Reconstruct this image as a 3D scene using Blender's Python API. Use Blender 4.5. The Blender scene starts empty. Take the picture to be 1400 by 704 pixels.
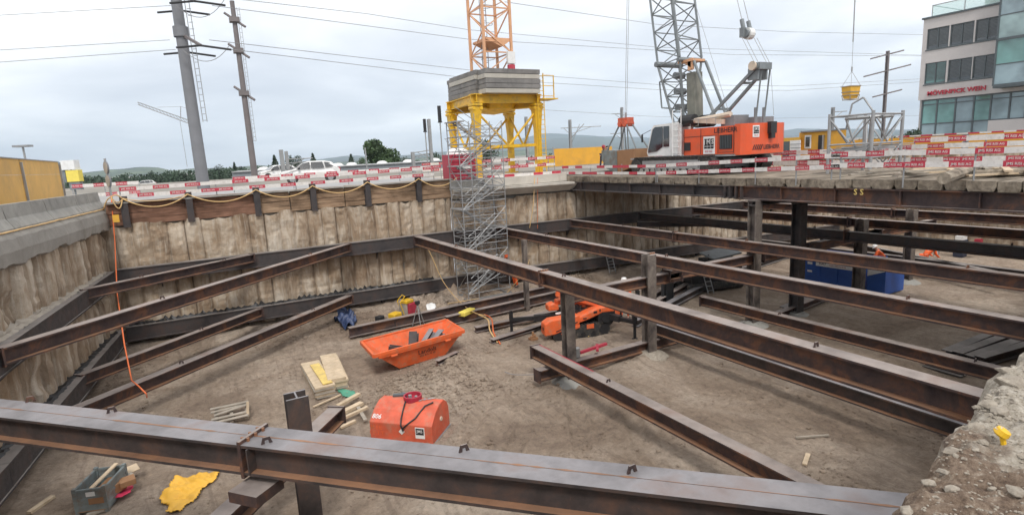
import bpy, bmesh, math, random
from mathutils import Vector, Matrix, noise, Euler
random.seed(7)
R=math.radians
scene=bpy.context.scene
COL=scene.collection
V=Vector
# ---------------------------------------------------------------- camera numbers
F=775.;W=1400.;H=704.;ROLL=R(3.0);PITCH=R(10.2);HC=7.2;YAW=R(28.98)
CAM=V((0,0,HC))
def ray(x,y):
    a=(x-W/2)/F; b=-(y-H/2)/F
    c,s=math.cos(ROLL),math.sin(ROLL); a2=a*c+b*s; b2=-a*s+b*c
    cp,sp=math.cos(PITCH),math.sin(PITCH); fw=cp+b2*sp; up=-sp+b2*cp
    c,s=math.cos(YAW),math.sin(YAW)
    return V((a2*c+fw*s,-a2*s+fw*c,up))
def Z(x,y,z): r=ray(x,y); return CAM+r*((z-HC)/r.z)
def Yp(x,y,yy): r=ray(x,y); return CAM+r*(yy/r.y)
def Xp(x,y,xx): r=ray(x,y); return CAM+r*(xx/r.x)
def Dp(x,y,d):
    r=ray(x,y); return CAM+r*(d/math.hypot(r.x,r.y))
# ---------------------------------------------------------------- materials
MAT={}
def nodes(name):
    m=bpy.data.materials.new(name); m.use_nodes=True
    nt=m.node_tree; b=nt.nodes['Principled BSDF']; MAT[name]=m
    return m,nt,b
def N(nt,t,**k):
    n=nt.nodes.new(t)
    for a,v in k.items():
        if a in n.inputs.keys() if isinstance(a,str) else False: n.inputs[a].default_value=v
        else: setattr(n,a,v)
    return n
def ramp(nt,fac,stops):
    r=nt.nodes.new('ShaderNodeValToRGB'); e=r.color_ramp.elements
    while len(e)<len(stops): e.new(0.5)
    for i,(p,c) in enumerate(stops):
        e[i].position=p; e[i].color=(*c,1) if len(c)==3 else c
    nt.links.new(fac,r.inputs[0]); return r.outputs[0]
def tex(nt,scale,stretch=(1,1,1),detail=6,rough=.6,dist=0,off=(0,0,0),coord='Object'):
    tc=nt.nodes.new('ShaderNodeTexCoord'); mp=nt.nodes.new('ShaderNodeMapping')
    mp.inputs['Scale'].default_value=stretch; mp.inputs['Location'].default_value=off
    n=nt.nodes.new('ShaderNodeTexNoise'); n.inputs['Scale'].default_value=scale
    n.inputs['Detail'].default_value=detail; n.inputs['Roughness'].default_value=rough; n.inputs['Distortion'].default_value=dist
    nt.links.new(tc.outputs[coord],mp.inputs[0]); nt.links.new(mp.outputs[0],n.inputs['Vector'])
    return n.outputs['Fac']
def mix(nt,fac,a,b,mode='MIX'):
    n=nt.nodes.new('ShaderNodeMix'); n.data_type='RGBA'; n.blend_type=mode
    for s,v in ((n.inputs[0],fac),(n.inputs[6],a),(n.inputs[7],b)):
        if isinstance(v,(int,float)): s.default_value=v
        elif isinstance(v,tuple): s.default_value=(*v,1)
        else: nt.links.new(v,s)
    return n.outputs[2]
def bump(nt,b,h,strength=.4,dist=.02):
    n=nt.nodes.new('ShaderNodeBump'); n.inputs['Strength'].default_value=strength; n.inputs['Distance'].default_value=dist
    nt.links.new(h,n.inputs['Height']); nt.links.new(n.outputs[0],b.inputs['Normal'])
def plain(name,c,rough=.6,metal=0,var=.25,scale=3,dirt=None,dirtamt=.5,bumps=0):
    m,nt,b=nodes(name)
    f=tex(nt,scale,detail=5)
    lo=tuple(x*(1-var) for x in c); hi=tuple(min(1,x*(1+var)) for x in c)
    col=ramp(nt,f,[(.3,lo),(.7,hi)])
    if dirt:
        f2=tex(nt,scale*1.7,detail=8,rough=.7,off=(3,5,1))
        mask=ramp(nt,f2,[(.48,(0,0,0)),(.64,(dirtamt,)*3)])
        col=mix(nt,mask,col,dirt)
    nt.links.new(col,b.inputs['Base Color'])
    b.inputs['Roughness'].default_value=rough; b.inputs['Metallic'].default_value=metal
    if bumps: bump(nt,b,tex(nt,scale*8,detail=4),bumps,.01)
    return m
def steelmat(name,dark=(.036,.026,.029),mid=(.078,.05,.045),rust=(.21,.09,.045),dust_skylight=(.34,.29,.265),dust_skylight_amt=.95,rustpos=.59):
    m,nt,b=nodes(name)
    f=tex(nt,1.3,detail=10,rough=.7,dist=.5)
    col=ramp(nt,f,[(.34,dark),(.5,mid),(rustpos,tuple(.45*a+.55*c for a,c in zip(mid,rust))),(.74,rust)])
    fs_=tex(nt,5,stretch=(1,1,.35),detail=8,rough=.8,off=(6,6,6)); col=mix(nt,ramp(nt,fs_,[(.58,(0,0,0)),(.7,(.4,)*3)]),col,rust)
    fk=tex(nt,2.2,detail=11,rough=.85,dist=1.5,off=(1,4,8)); col=mix(nt,ramp(nt,fk,[(.64,(0,0,0)),(.69,(.6,)*3)]),col,tuple(min(1,x*.9+.12) for x in dust_skylight))
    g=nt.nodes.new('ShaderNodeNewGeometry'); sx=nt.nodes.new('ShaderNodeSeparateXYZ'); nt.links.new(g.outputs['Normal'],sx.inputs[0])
    up=ramp(nt,sx.outputs['Z'],[(.6,(0,0,0)),(.9,(1,1,1))])  # upward faces paler: dust plus overcast skylight painted into the colour
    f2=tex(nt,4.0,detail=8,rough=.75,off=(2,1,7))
    dm=ramp(nt,f2,[(.25,(.6,)*3),(.5,(dust_skylight_amt,)*3)])
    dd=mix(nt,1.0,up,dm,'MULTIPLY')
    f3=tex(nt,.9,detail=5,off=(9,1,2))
    dc=ramp(nt,f3,[(.35,tuple(x*.62 for x in dust_skylight)),(.55,dust_skylight),(.72,tuple(.55*a+.45*c for a,c in zip(dust_skylight,rust)))])
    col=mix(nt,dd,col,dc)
    nt.links.new(col,b.inputs['Base Color'])
    b.inputs['Metallic'].default_value=.15
    nt.links.new(ramp(nt,f2,[(.3,(.45,)*3),(.7,(.85,)*3)]),b.inputs['Roughness'])
    bump(nt,b,tex(nt,30,detail=6,rough=.7),.25,.004)
    return m
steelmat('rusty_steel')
steelmat('blue_steel',dark=(.035,.03,.03),mid=(.07,.055,.052),rust=(.2,.1,.06),dust_skylight=(.27,.258,.268),dust_skylight_amt=.97,rustpos=.7)
steelmat('dark_steel',dark=(.032,.03,.033),mid=(.06,.052,.052),rust=(.12,.06,.04),dust_skylight=(.33,.3,.28),dust_skylight_amt=.9,rustpos=.74)
steelmat('post_steel',dark=(.05,.042,.04),mid=(.15,.125,.11),rust=(.3,.26,.22),dust_skylight=(.3,.27,.24),rustpos=.6)
steelmat('lagging_steel',dark=(.08,.04,.03),mid=(.16,.085,.055),rust=(.3,.16,.09),dust_skylight=(.3,.25,.2),dust_skylight_amt=.3)
steelmat('rust_flange',dark=(.1,.05,.03),mid=(.22,.1,.055),rust=(.42,.19,.08),dust_skylight=(.32,.19,.12),dust_skylight_amt=.6)
def pilemat(name,a,b_,c,stain):
    m,nt,b=nodes(name)
    f=tex(nt,1.0,stretch=(1.3,1.3,.5),detail=9,rough=.62,dist=.8)
    col=ramp(nt,f,[(.3,a),(.47,b_),(.62,c)])
    at=nt.nodes.new('ShaderNodeAttribute'); at.attribute_name='col'
    at2=nt.nodes.new('ShaderNodeAttribute'); at2.attribute_name='joint'
    k=ramp(nt,at.outputs['Fac'],[(0,(.62,.58,.54)),(.5,(1,.97,.93)),(1,(1.0,1.0,1.0))])
    col=mix(nt,1.0,col,k,'MULTIPLY')
    f2=tex(nt,.35,stretch=(1,1,1.3),detail=8,rough=.7,off=(4,4,4))
    st=ramp(nt,f2,[(.44,(0,0,0)),(.62,(.7,)*3)])
    col=mix(nt,st,col,stain)
    f3=tex(nt,3.5,stretch=(3,3,.35),detail=5,rough=.6,off=(1,9,4))
    sk=ramp(nt,f3,[(.52,(0,0,0)),(.7,(.4,)*3)])
    col=mix(nt,sk,col,(.64,.6,.53))
    col=mix(nt,ramp(nt,at2.outputs['Fac'],[(0,(.85,)*3),(.45,(0,0,0))]),col,(.1,.075,.055))
    nt.links.new(col,b.inputs['Base Color']); b.inputs['Roughness'].default_value=.92
    bump(nt,b,tex(nt,5,stretch=(1,1,1.6),detail=10,rough=.75,dist=1.2),.7,.06)
    return m
pilemat('pile_wall_concrete',(.19,.13,.085),(.42,.335,.25),(.62,.55,.46),(.28,.19,.115))
def conc(name,lo,hi,scale=1.2,stain=(.12,.11,.1),b_=.5):
    m,nt,b=nodes(name)
    f=tex(nt,scale,detail=9,rough=.7,dist=.4)
    col=ramp(nt,f,[(.3,lo),(.68,hi)])
    f2=tex(nt,scale*1.4,stretch=(1.5,1.5,.3),detail=7,off=(3,2,1))
    st=ramp(nt,f2,[(.56,(0,0,0)),(.72,(.65,)*3)])
    col=mix(nt,st,col,stain)
    nt.links.new(col,b.inputs['Base Color']); b.inputs['Roughness'].default_value=.9
    bump(nt,b,tex(nt,18,detail=8,rough=.7),b_,.015)
    return m
conc('grey_concrete',(.22,.215,.2),(.38,.37,.34))
conc('cap_concrete',(.24,.225,.2),(.36,.34,.31),.8,(.2,.18,.15),.7)
conc('pale_concrete',(.42,.39,.34),(.6,.56,.5),.9,(.4,.34,.27),.2)
conc('ballast_concrete',(.14,.135,.13),(.26,.25,.24),1.0,(.07,.068,.066))
conc('ballast_light',(.4,.38,.33),(.5,.47,.42),1.0,(.2,.19,.17))
conc('rubble_concrete',(.2,.17,.14),(.43,.38,.31),14,(.2,.15,.11),1.0)
# ground of the pit
def sand(name,cols,scale=.3,b1=.6):
    m,nt,b=nodes(name)
    f=tex(nt,scale,detail=10,rough=.68,dist=.8)
    col=ramp(nt,f,cols)
    f2=tex(nt,6,detail=12,rough=.85,off=(3,1,1))
    sp=ramp(nt,f2,[(.34,(.5,.48,.46)),(.47,(.92,.92,.92)),(.56,(1.05,1.05,1.05)),(.66,(1.4,1.36,1.3))])
    col=mix(nt,1.0,col,sp,'MULTIPLY')
    f3=tex(nt,1.3,stretch=(1.5,.25,1),detail=8,rough=.7,dist=1.4,off=(5,2,0))
    tr=ramp(nt,f3,[(.53,(0,0,0)),(.62,(.34,)*3)])
    col=mix(nt,tr,col,(.14,.1,.075))
    nt.links.new(col,b.inputs['Base Color']); b.inputs['Roughness'].default_value=.95
    bump(nt,b,tex(nt,3.2,detail=13,rough=.84,dist=.6),b1,.2)
    return m
sand('pit_sand',[(.3,(.17,.125,.09)),(.45,(.26,.2,.148)),(.6,(.34,.27,.205)),(.75,(.42,.345,.27))],b1=.9)
sand('rubble_earth',[(.3,(.16,.11,.08)),(.5,(.27,.2,.15)),(.7,(.48,.41,.33))],1.6,1.0)
plain('asphalt',(.2,.2,.2),.9,var=.2,scale=.5)
plain('grade',(.24,.22,.19),.95,var=.35,scale=.2)
plain('road',(.33,.33,.33),.9,var=.12,scale=.6)
plain('orange',(.74,.13,.035),.5,var=.16,scale=3,dirt=(.42,.24,.15),dirtamt=.5)
plain('orange_red',(.62,.11,.055),.55,var=.18,scale=3,dirt=(.42,.22,.15),dirtamt=.5)
plain('crane_orange',(.72,.1,.03),.38,var=.06,scale=1.2,dirt=(.45,.13,.07),dirtamt=.4)
plain('yellow',(.75,.45,.02),.42,var=.1,scale=1.4,dirt=(.35,.24,.08),dirtamt=.55)
plain('hoarding',(.66,.38,.09),.65,var=.1,scale=.8,dirt=(.45,.27,.1),dirtamt=.4)
plain('hoarding_orange',(.74,.38,.04),.6,var=.08,scale=.8,dirt=(.5,.28,.08),dirtamt=.4)
plain('mast_orange',(.66,.36,.2),.5,var=.12,scale=2)
plain('red',(.38,.03,.055),.5,var=.12,scale=4)
plain('barrier_red',(.5,.04,.07),.5,var=.12,scale=4,dirt=(.45,.2,.2),dirtamt=.3)
plain('barrier_white',(.72,.69,.66),.5,var=.08,scale=4,dirt=(.4,.36,.32),dirtamt=.4)
plain('white',(.78,.78,.77),.4,var=.04,scale=2,dirt=(.5,.48,.44),dirtamt=.3)
plain('galvanised',(.33,.335,.34),.5,.4,var=.15,scale=3)
plain('pole_grey',(.19,.195,.21),.7,0,var=.1,scale=1)
plain('pole_brown',(.17,.15,.15),.7,0,var=.15,scale=1)
plain('crane_grey',(.2,.22,.23),.5,.2,var=.15,scale=3)
plain('tower_grey',(.2,.2,.17),.6,.1,var=.2,scale=1.2,dirt=(.12,.12,.1))
plain('black',(.02,.02,.022),.5,0,var=.3,scale=5)
plain('rubber',(.03,.03,.03),.8,0,var=.3,scale=5,dirt=(.15,.12,.09),dirtamt=.6)
plain('wire',(.25,.25,.26),.6)
plain('rope_steel',(.3,.3,.31),.5)
plain('tan_cover',(.6,.5,.4),.8,var=.15)
plain('hose_yellow',(.66,.44,.2),.7,var=.15)
plain('hose_orange',(.7,.16,.05),.6,var=.1)
plain('tarp_yellow',(.75,.42,.05),.65,var=.08,scale=2,dirt=(.5,.3,.08),dirtamt=.4)
plain('tarp_blue',(.03,.05,.12),.5,var=.3,scale=3)
plain('pink',(.66,.05,.12),.6,var=.12)
plain('blue',(.03,.1,.38),.45,var=.12,scale=2)
plain('crate_metal',(.2,.235,.24),.55,.2,var=.25,scale=3,dirt=(.2,.14,.1),dirtamt=.7)
plain('wood_pale',(.55,.44,.31),.75,var=.18,scale=3,dirt=(.38,.27,.16))
plain('wood_yellow',(.7,.52,.16),.6,var=.15,scale=3,dirt=(.45,.33,.17),dirtamt=.7)
plain('wood_grey',(.34,.3,.25),.85,var=.25,scale=3)
plain('green',(.08,.3,.2),.6)
plain('skin',(.5,.3,.22),.6,var=.05)
plain('hivis_orange',(.9,.14,.03),.6,var=.08)
plain('hivis_yellow',(.8,.65,.12),.6,var=.08)
plain('dark_cloth',(.03,.035,.06),.8,var=.2)
plain('helmet_white',(.8,.78,.76),.35,var=.03)
plain('stucco',(.56,.53,.52),.85,var=.05,scale=.4,dirt=(.47,.44,.43),dirtamt=.4)
plain('frame_grey',(.1,.12,.13),.5,.2,var=.1)
plain('roof_grey',(.22,.24,.26),.7,var=.1)
plain('bark',(.12,.09,.07),.9,var=.3)
plain('leaf',(.055,.095,.035),.7,var=.5,scale=.6)
plain('leaf_dark',(.045,.075,.045),.7,var=.5,scale=.3)
plain('hill_green',(.05,.075,.04),.95,var=.5,scale=.004)
plain('mountain_green',(.05,.07,.05),.95,var=.4,scale=.0015)
plain('brown_box',(.3,.16,.08),.8,var=.1)
plain('blind',(.13,.14,.14),.6,var=.1,scale=2)
# log timber, end grain weathered
def timber(name,lo,hi,st):
    m,nt,b=nodes(name)
    f=tex(nt,2.2,stretch=st,detail=9,rough=.7,dist=.5)
    col=ramp(nt,f,[(.3,lo),(.5,tuple((a+c)/2 for a,c in zip(lo,hi))),(.7,hi)])
    f2=tex(nt,1.1,detail=6,off=(7,3,1)); k=ramp(nt,f2,[(.35,(.5,.48,.45)),(.6,(1,1,1))])
    col=mix(nt,1.0,col,k,'MULTIPLY'); nt.links.new(col,b.inputs['Base Color']); b.inputs['Roughness'].default_value=.9
    bump(nt,b,tex(nt,9,stretch=st,detail=6),.5,.02)
timber('log_timber',(.1,.08,.06),(.44,.375,.295),(.3,2,2))
timber('lag_plank',(.2,.125,.075),(.46,.32,.21),(.35,3,6))
timber('lag_plank_red',(.16,.08,.05),(.33,.18,.12),(.35,3,6))
# glass
def glass(name,c,rough=.08):
    m,nt,b=nodes(name); b.inputs['Base Color'].default_value=(*c,1); b.inputs['Roughness'].default_value=rough
    f=tex(nt,.35,detail=3); nt.links.new(ramp(nt,f,[(.35,tuple(x*.6 for x in c)),(.65,tuple(min(1,x*1.35) for x in c))]),b.inputs['Base Color'])
    b.inputs['Specular IOR Level'].default_value=1.0; b.inputs['Coat Weight'].default_value=.6; b.inputs['Coat Roughness'].default_value=.03
    return m
glass('glass_dark',(.05,.06,.065)); glass('glass_teal',(.14,.3,.28)); glass('glass_pale',(.3,.42,.42)); glass('glass_grey',(.22,.3,.33)); glass('cab_glass',(.02,.022,.025))
# see-through balustrade glass
m,nt,b=nodes('balustrade_glass'); b.inputs['Base Color'].default_value=(.6,.85,.8,1); b.inputs['Alpha'].default_value=.35; b.inputs['Roughness'].default_value=.05
# hills: fields and woods
def hillmat(name,woods,fields,sc):
    m,nt,b=nodes(name)
    f=tex(nt,sc,detail=8,rough=.6); nt.links.new(ramp(nt,f,[(.45,woods),(.5,fields),(.56,woods)]),b.inputs['Base Color']); b.inputs['Roughness'].default_value=1
hillmat('hill_land',(.03,.05,.03),(.12,.16,.07),.004)
# ---------------------------------------------------------------- mesh builder
class MB:
    def __init__(s): s.v=[];s.f=[];s.m=[];s.sm=set()
    def add(s,vs,fs,mi=0):
        o=len(s.v); s.v+= [V(p) for p in vs]; s.f+=[tuple(i+o for i in f) for f in fs]; s.m+=[mi]*len(fs); return s
    def box(s,c,d,mi=0,rz=0,M=None):
        x,y,z=d[0]/2,d[1]/2,d[2]/2
        ps=[V((a*x,b*y,c2*z)) for a in(-1,1) for b in(-1,1) for c2 in(-1,1)]
        T=Matrix.Rotation(rz,3,'Z') if M is None else M
        ps=[T@p+V(c) for p in ps]
        return s.add(ps,[(0,1,3,2),(4,6,7,5),(0,4,5,1),(2,3,7,6),(0,2,6,4),(1,5,7,3)],mi)
    def bb(s,x0,x1,y0,y1,z0,z1,mi=0): return s.box(((x0+x1)/2,(y0+y1)/2,(z0+z1)/2),(x1-x0,y1-y0,z1-z0),mi)
    def ext(s,prof,p0,p1,up=V((0,0,1)),mi=0,cap=True,prof1=None):
        p0=V(p0);p1=V(p1);d=(p1-p0).normalized(); up=V(up)
        if abs(d.dot(up))>.99: up=V((0,1,0))
        sd=d.cross(up).normalized(); u=sd.cross(d)
        n=len(prof); q=prof1 or prof
        vs=[p0+sd*a+u*b for a,b in prof]+[p1+sd*a+u*b for a,b in q]
        fs=[(i,(i+1)%n,n+(i+1)%n,n+i) for i in range(n)]
        if cap: fs+=[tuple(range(n))[::-1],tuple(range(n,2*n))]
        return s.add(vs,fs,mi)
    def bar(s,p0,p1,w,h=None,mi=0,up=(0,0,1)):
        h=h or w; return s.ext([(-w/2,-h/2),(w/2,-h/2),(w/2,h/2),(-w/2,h/2)],p0,p1,up,mi)
    def tube(s,p0,p1,r,n=8,mi=0,r1=None):
        c=[(math.cos(2*math.pi*i/n),math.sin(2*math.pi*i/n)) for i in range(n)]
        r1=r if r1 is None else r1
        return s.ext([(a*r,b*r) for a,b in c],p0,p1,(0,0,1),mi,True,[(a*r1,b*r1) for a,b in c])
    def path(s,pts,r,n=5,mi=0):
        pts=[V(p) for p in pts]; P=[pts[0]]
        for p in pts[1:]:
            if (p-P[-1]).length>1e-4: P.append(p)
        up=V((0,0,1)); vs=[];m=len(P)
        for i,p in enumerate(P):
            d=(P[min(i+1,m-1)]-P[max(i-1,0)]).normalized()
            if abs(d.dot(up))>.95: up=V((0.3,1,0)).normalized()
            sd=d.cross(up).normalized(); up=sd.cross(d).normalized()
            for k in range(n):
                a=2*math.pi*k/n; vs.append(p+sd*(r*math.cos(a))+up*(r*math.sin(a)))
        fs=[(i*n+k,i*n+(k+1)%n,(i+1)*n+(k+1)%n,(i+1)*n+k) for i in range(m-1) for k in range(n)]
        return s.add(vs,fs+[tuple(range(n))[::-1],tuple(range((m-1)*n,m*n))],mi)
    def ibeam(s,p0,p1,h=.55,b=.3,tw=.03,tf=.045,flat=False,mi=0,up=(0,0,1),rustmi=None):
        # p0,p1: centre of the section
        P=[(-b/2,-h/2),(b/2,-h/2),(b/2,-h/2+tf),(tw/2,-h/2+tf),(tw/2,h/2-tf),(b/2,h/2-tf),(b/2,h/2),(-b/2,h/2),(-b/2,h/2-tf),(-tw/2,h/2-tf),(-tw/2,-h/2+tf),(-b/2,-h/2+tf)]
        if flat: P=[(q,-p) for p,q in P]
        p0=V(p0);p1=V(p1);d=(p1-p0).normalized(); up=V(up)
        if abs(d.dot(up))>.99: up=V((0,1,0))
        sd=d.cross(up).normalized(); u=sd.cross(d)
        vs=[q+sd*a+u*c for q in (p0,p1) for a,c in P]
        fs=[(i,(i+1)%12,12+(i+1)%12,12+i) for i in range(12)]
        for o,fl in((0,1),(12,0)):
            for qd in [(0,1,2,11),(2,3,10,11),(3,4,9,10),(4,5,8,9),(5,6,7,8)]:
                t=tuple(o+i for i in qd); fs.append(t[::-1] if fl else t)
        o_=len(s.m); s.add(vs,fs,mi)
        if rustmi is not None and not flat:
            for k in (2,10): s.m[o_+k]=rustmi
        return s
    def poly(s,pts,nrm,th,mi=0):
        # planar polygon (3-D points) thickened by th along nrm
        n=len(pts); nv=V(nrm)*th
        vs=[V(p) for p in pts]+[V(p)+nv for p in pts]
        return s.add(vs,[(i,(i+1)%n,n+(i+1)%n,n+i) for i in range(n)]+[tuple(range(n))[::-1],tuple(range(n,2*n))],mi)
    def lathe(s,prof,c,n=16,mi=0,M=None):
        vs=[];fs=[];k=len(prof)
        for i in range(n):
            a=2*math.pi*i/n
            for r,z in prof:
                p=V((r*math.cos(a),r*math.sin(a),z)); p=M@p if M else p; vs.append(p+V(c))
        for i in range(n):
            for j in range(k-1):
                a=i*k+j;b=((i+1)%n)*k+j; fs.append((a,b,b+1,a+1))
        return s.add(vs,fs,mi)
    def text(s,txt,org,xd,yd,size,mi=0,off=.004):
        xd=V(xd).normalized(); yd=V(yd).normalized(); zd=xd.cross(yd)
        vs,fs=textmesh(txt)
        return s.add([V(org)+xd*(p.x*size)+yd*(p.y*size)+zd*off for p in vs],fs,mi)
    def build(s,name,mats,parent=None,origin=None,smooth=False,recalc=True):
        me=bpy.data.meshes.new(name)
        root=parent; o=V((0,0,0))
        while root is not None and root.parent is not None: root=root.parent
        if root is not None: o=V(root.location)
        if parent is None and origin is not None: o=V(origin)
        me.from_pydata([p-o for p in s.v],[],s.f)
        if isinstance(mats,str): mats=[mats]
        for m_ in mats: me.materials.append(MAT[m_])
        me.polygons.foreach_set('material_index',s.m)
        if recalc:
            bm=bmesh.new(); bm.from_mesh(me); bmesh.ops.recalc_face_normals(bm,faces=bm.faces); bm.to_mesh(me); bm.free()
        if smooth: me.polygons.foreach_set('use_smooth',[True]*len(me.polygons))
        ob=bpy.data.objects.new(name,me); COL.objects.link(ob)
        if parent is not None: ob.parent=parent
        elif origin is not None: ob.location=o
        return ob
_tc={}
def textmesh(t):
    if t not in _tc:
        cu=bpy.data.curves.new('lettering','FONT'); cu.body=t; cu.align_x='CENTER'; cu.align_y='CENTER'; cu.resolution_u=2; cu.offset=.012
        ob=bpy.data.objects.new('lettering',cu); COL.objects.link(ob)
        dg=bpy.context.evaluated_depsgraph_get(); me=bpy.data.meshes.new_from_object(ob.evaluated_get(dg))
        _tc[t]=([v.co.copy() for v in me.vertices],[tuple(p.vertices) for p in me.polygons])
        bpy.data.objects.remove(ob); bpy.data.curves.remove(cu); bpy.data.meshes.remove(me)
    return _tc[t]
def tag(o,label=None,cat=None,group=None,kind=None):
    for k,v in(('label',label),('category',cat),('group',group),('kind',kind)):
        if v: o[k]=v
    return o
def thing(name,label,cat,loc,group=None):
    e=bpy.data.objects.new(name,None); COL.objects.link(e); e.location=V(loc); e.empty_display_size=.3
    return tag(e,label,cat,group)
def copy_tree(o,parent=None):
    c=o.copy(); COL.objects.link(c); c.parent=parent
    for ch in list(o.children): copy_tree(ch,c)
    return c
def structure(o): o['kind']='structure'; return o
# ================================================================ SETTING
def lerp(a,b,t): return a+(b-a)*t
# walls (plan): west (left), north (far), east
WN=V((-3.3,28.35,0)); WS=V((-6.75,1.0,0)); NM=V((11.0,27.95,0)); NE=V((41.4,24.6,0)); SE=V((41.4,7.6,0))
def wall_y(x):  # face of the far wall
    return lerp(WN.y,NM.y,(x-WN.x)/(NM.x-WN.x)) if x<NM.x else lerp(NM.y,NE.y,(x-NM.x)/(NE.x-NM.x))
def west_x(y): return lerp(WS.x,WN.x,(y-WS.y)/(WN.y-WS.y))
# --- pit floor
def floor_z(x,y):
    z=.10*noise.noise(V((x*.35,y*.35,1)))+.05*noise.noise(V((x*1.3,y*1.3,3)))
    z+=.03*noise.fractal(V((x*4,y*4,5)),.8,2,4)
    # churned soil near the skip and wheel ruts to the right of it
    for cx,cy,r,a in((5.9,16.9,1.0,.13),(6.9,17.6,1.1,.12),(4.9,16.2,.9,.08),(7.8,18.2,.9,.13),(9,25.8,2.2,.35),(12.5,27.2,2.5,.3),(12.8,14.4,.6,.1)):
        d=math.hypot(x-cx,y-cy)/r
        if d<1.6: z+=a*math.exp(-d*d*1.6)*(1+1.3*noise.noise(V((x*3,y*3,8))))
    t=(x-7.2)*.8-(y-14.5)*.6
    if 10<y<19 and abs(t)<1.8: z+=.035*math.sin(t*7+noise.noise(V((x,y,0)))*2)*(1-abs(t)/1.8)
    for (tx,ty,ta) in ((9.0,11.5,1.15),(5.5,12.0,.9),(2.0,22.0,.3),(14.5,20.0,.5)):
        u=(x-tx)*math.cos(ta)+(y-ty)*math.sin(ta); w=-(x-tx)*math.sin(ta)+(y-ty)*math.cos(ta)+.25*math.sin(u*.5)
        if abs(u)<5:
            for o in(-.75,.75):
                d=abs(w-o)
                if d<.24: z-=.05*(1-abs(u)/5)*(1+.5*math.sin(u*24))
                elif d<.4: z+=.045*(1-abs(u)/5)
    e=min(wall_y(x)-y, x-west_x(y))
    if e<1.6: z+=.22*max(0,1.6-e)/1.6*(1+.6*noise.noise(V((x,y,4))))
    return z-.05
def grid(name,x0,x1,y0,y1,st,fz,mat,origin=None):
    nx=int((x1-x0)/st)+1; ny=int((y1-y0)/st)+1
    vs=[(x0+i*st,y0+j*st,fz(x0+i*st,y0+j*st)) for j in range(ny) for i in range(nx)]
    fs=[(j*nx+i,j*nx+i+1,(j+1)*nx+i+1,(j+1)*nx+i) for j in range(ny-1) for i in range(nx-1)]
    mb=MB(); mb.v=[V(p) for p in vs]; mb.f=fs; mb.m=[0]*len(fs)
    return mb.build(name,mat,smooth=True,recalc=False)
sand('pit_soil',[(.3,(.24,.175,.13)),(.43,(.36,.275,.205)),(.56,(.46,.365,.285)),(.72,(.62,.52,.42))],b1=.9)
structure(grid('pit_floor',-7.6,42.2,-.6,29.2,.085,floor_z,'pit_soil'))
# --- ground round the pit
GZ=6.0
def ring():
    # inner corners of the excavation, outer to the horizon
    inner=[(-3.7,28.6),(11,28.2),(41.6,24.85),(41.6,7.6),(41.6,-2),(-7.1,-2),(-7.0,1)]
    outer=[(-1,1),(0,1),(1,1),(1,.17),(1,-1),(-1,-1),(-1,0)]
    n=len(inner); rings=[[(x,y,GZ) for x,y in inner]]
    for rad,z in((88,GZ),(190,3.0),(9000,3.0)):
        row=[]
        for a,b in outer: l=max(abs(a),abs(b)); row.append((a/l*rad,b/l*rad,z))
        rings.append(row)
    vs=[p for r_ in rings for p in r_]; mb=MB()
    mb.add(vs,[(k*n+i,k*n+(i+1)%n,(k+1)*n+(i+1)%n,(k+1)*n+i) for k in range(len(rings)-1) for i in range(n)])
    return mb.build('ground','grade')
structure(ring())
# road running past the far side (parallel to the far wall)
mb=MB(); mb.add([(-60,33,6.012),(14,31.5,6.012),(14,44,6.012),(-60,47,6.012)],[(0,1,2,3)]); structure(mb.build('road','road'))
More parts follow.
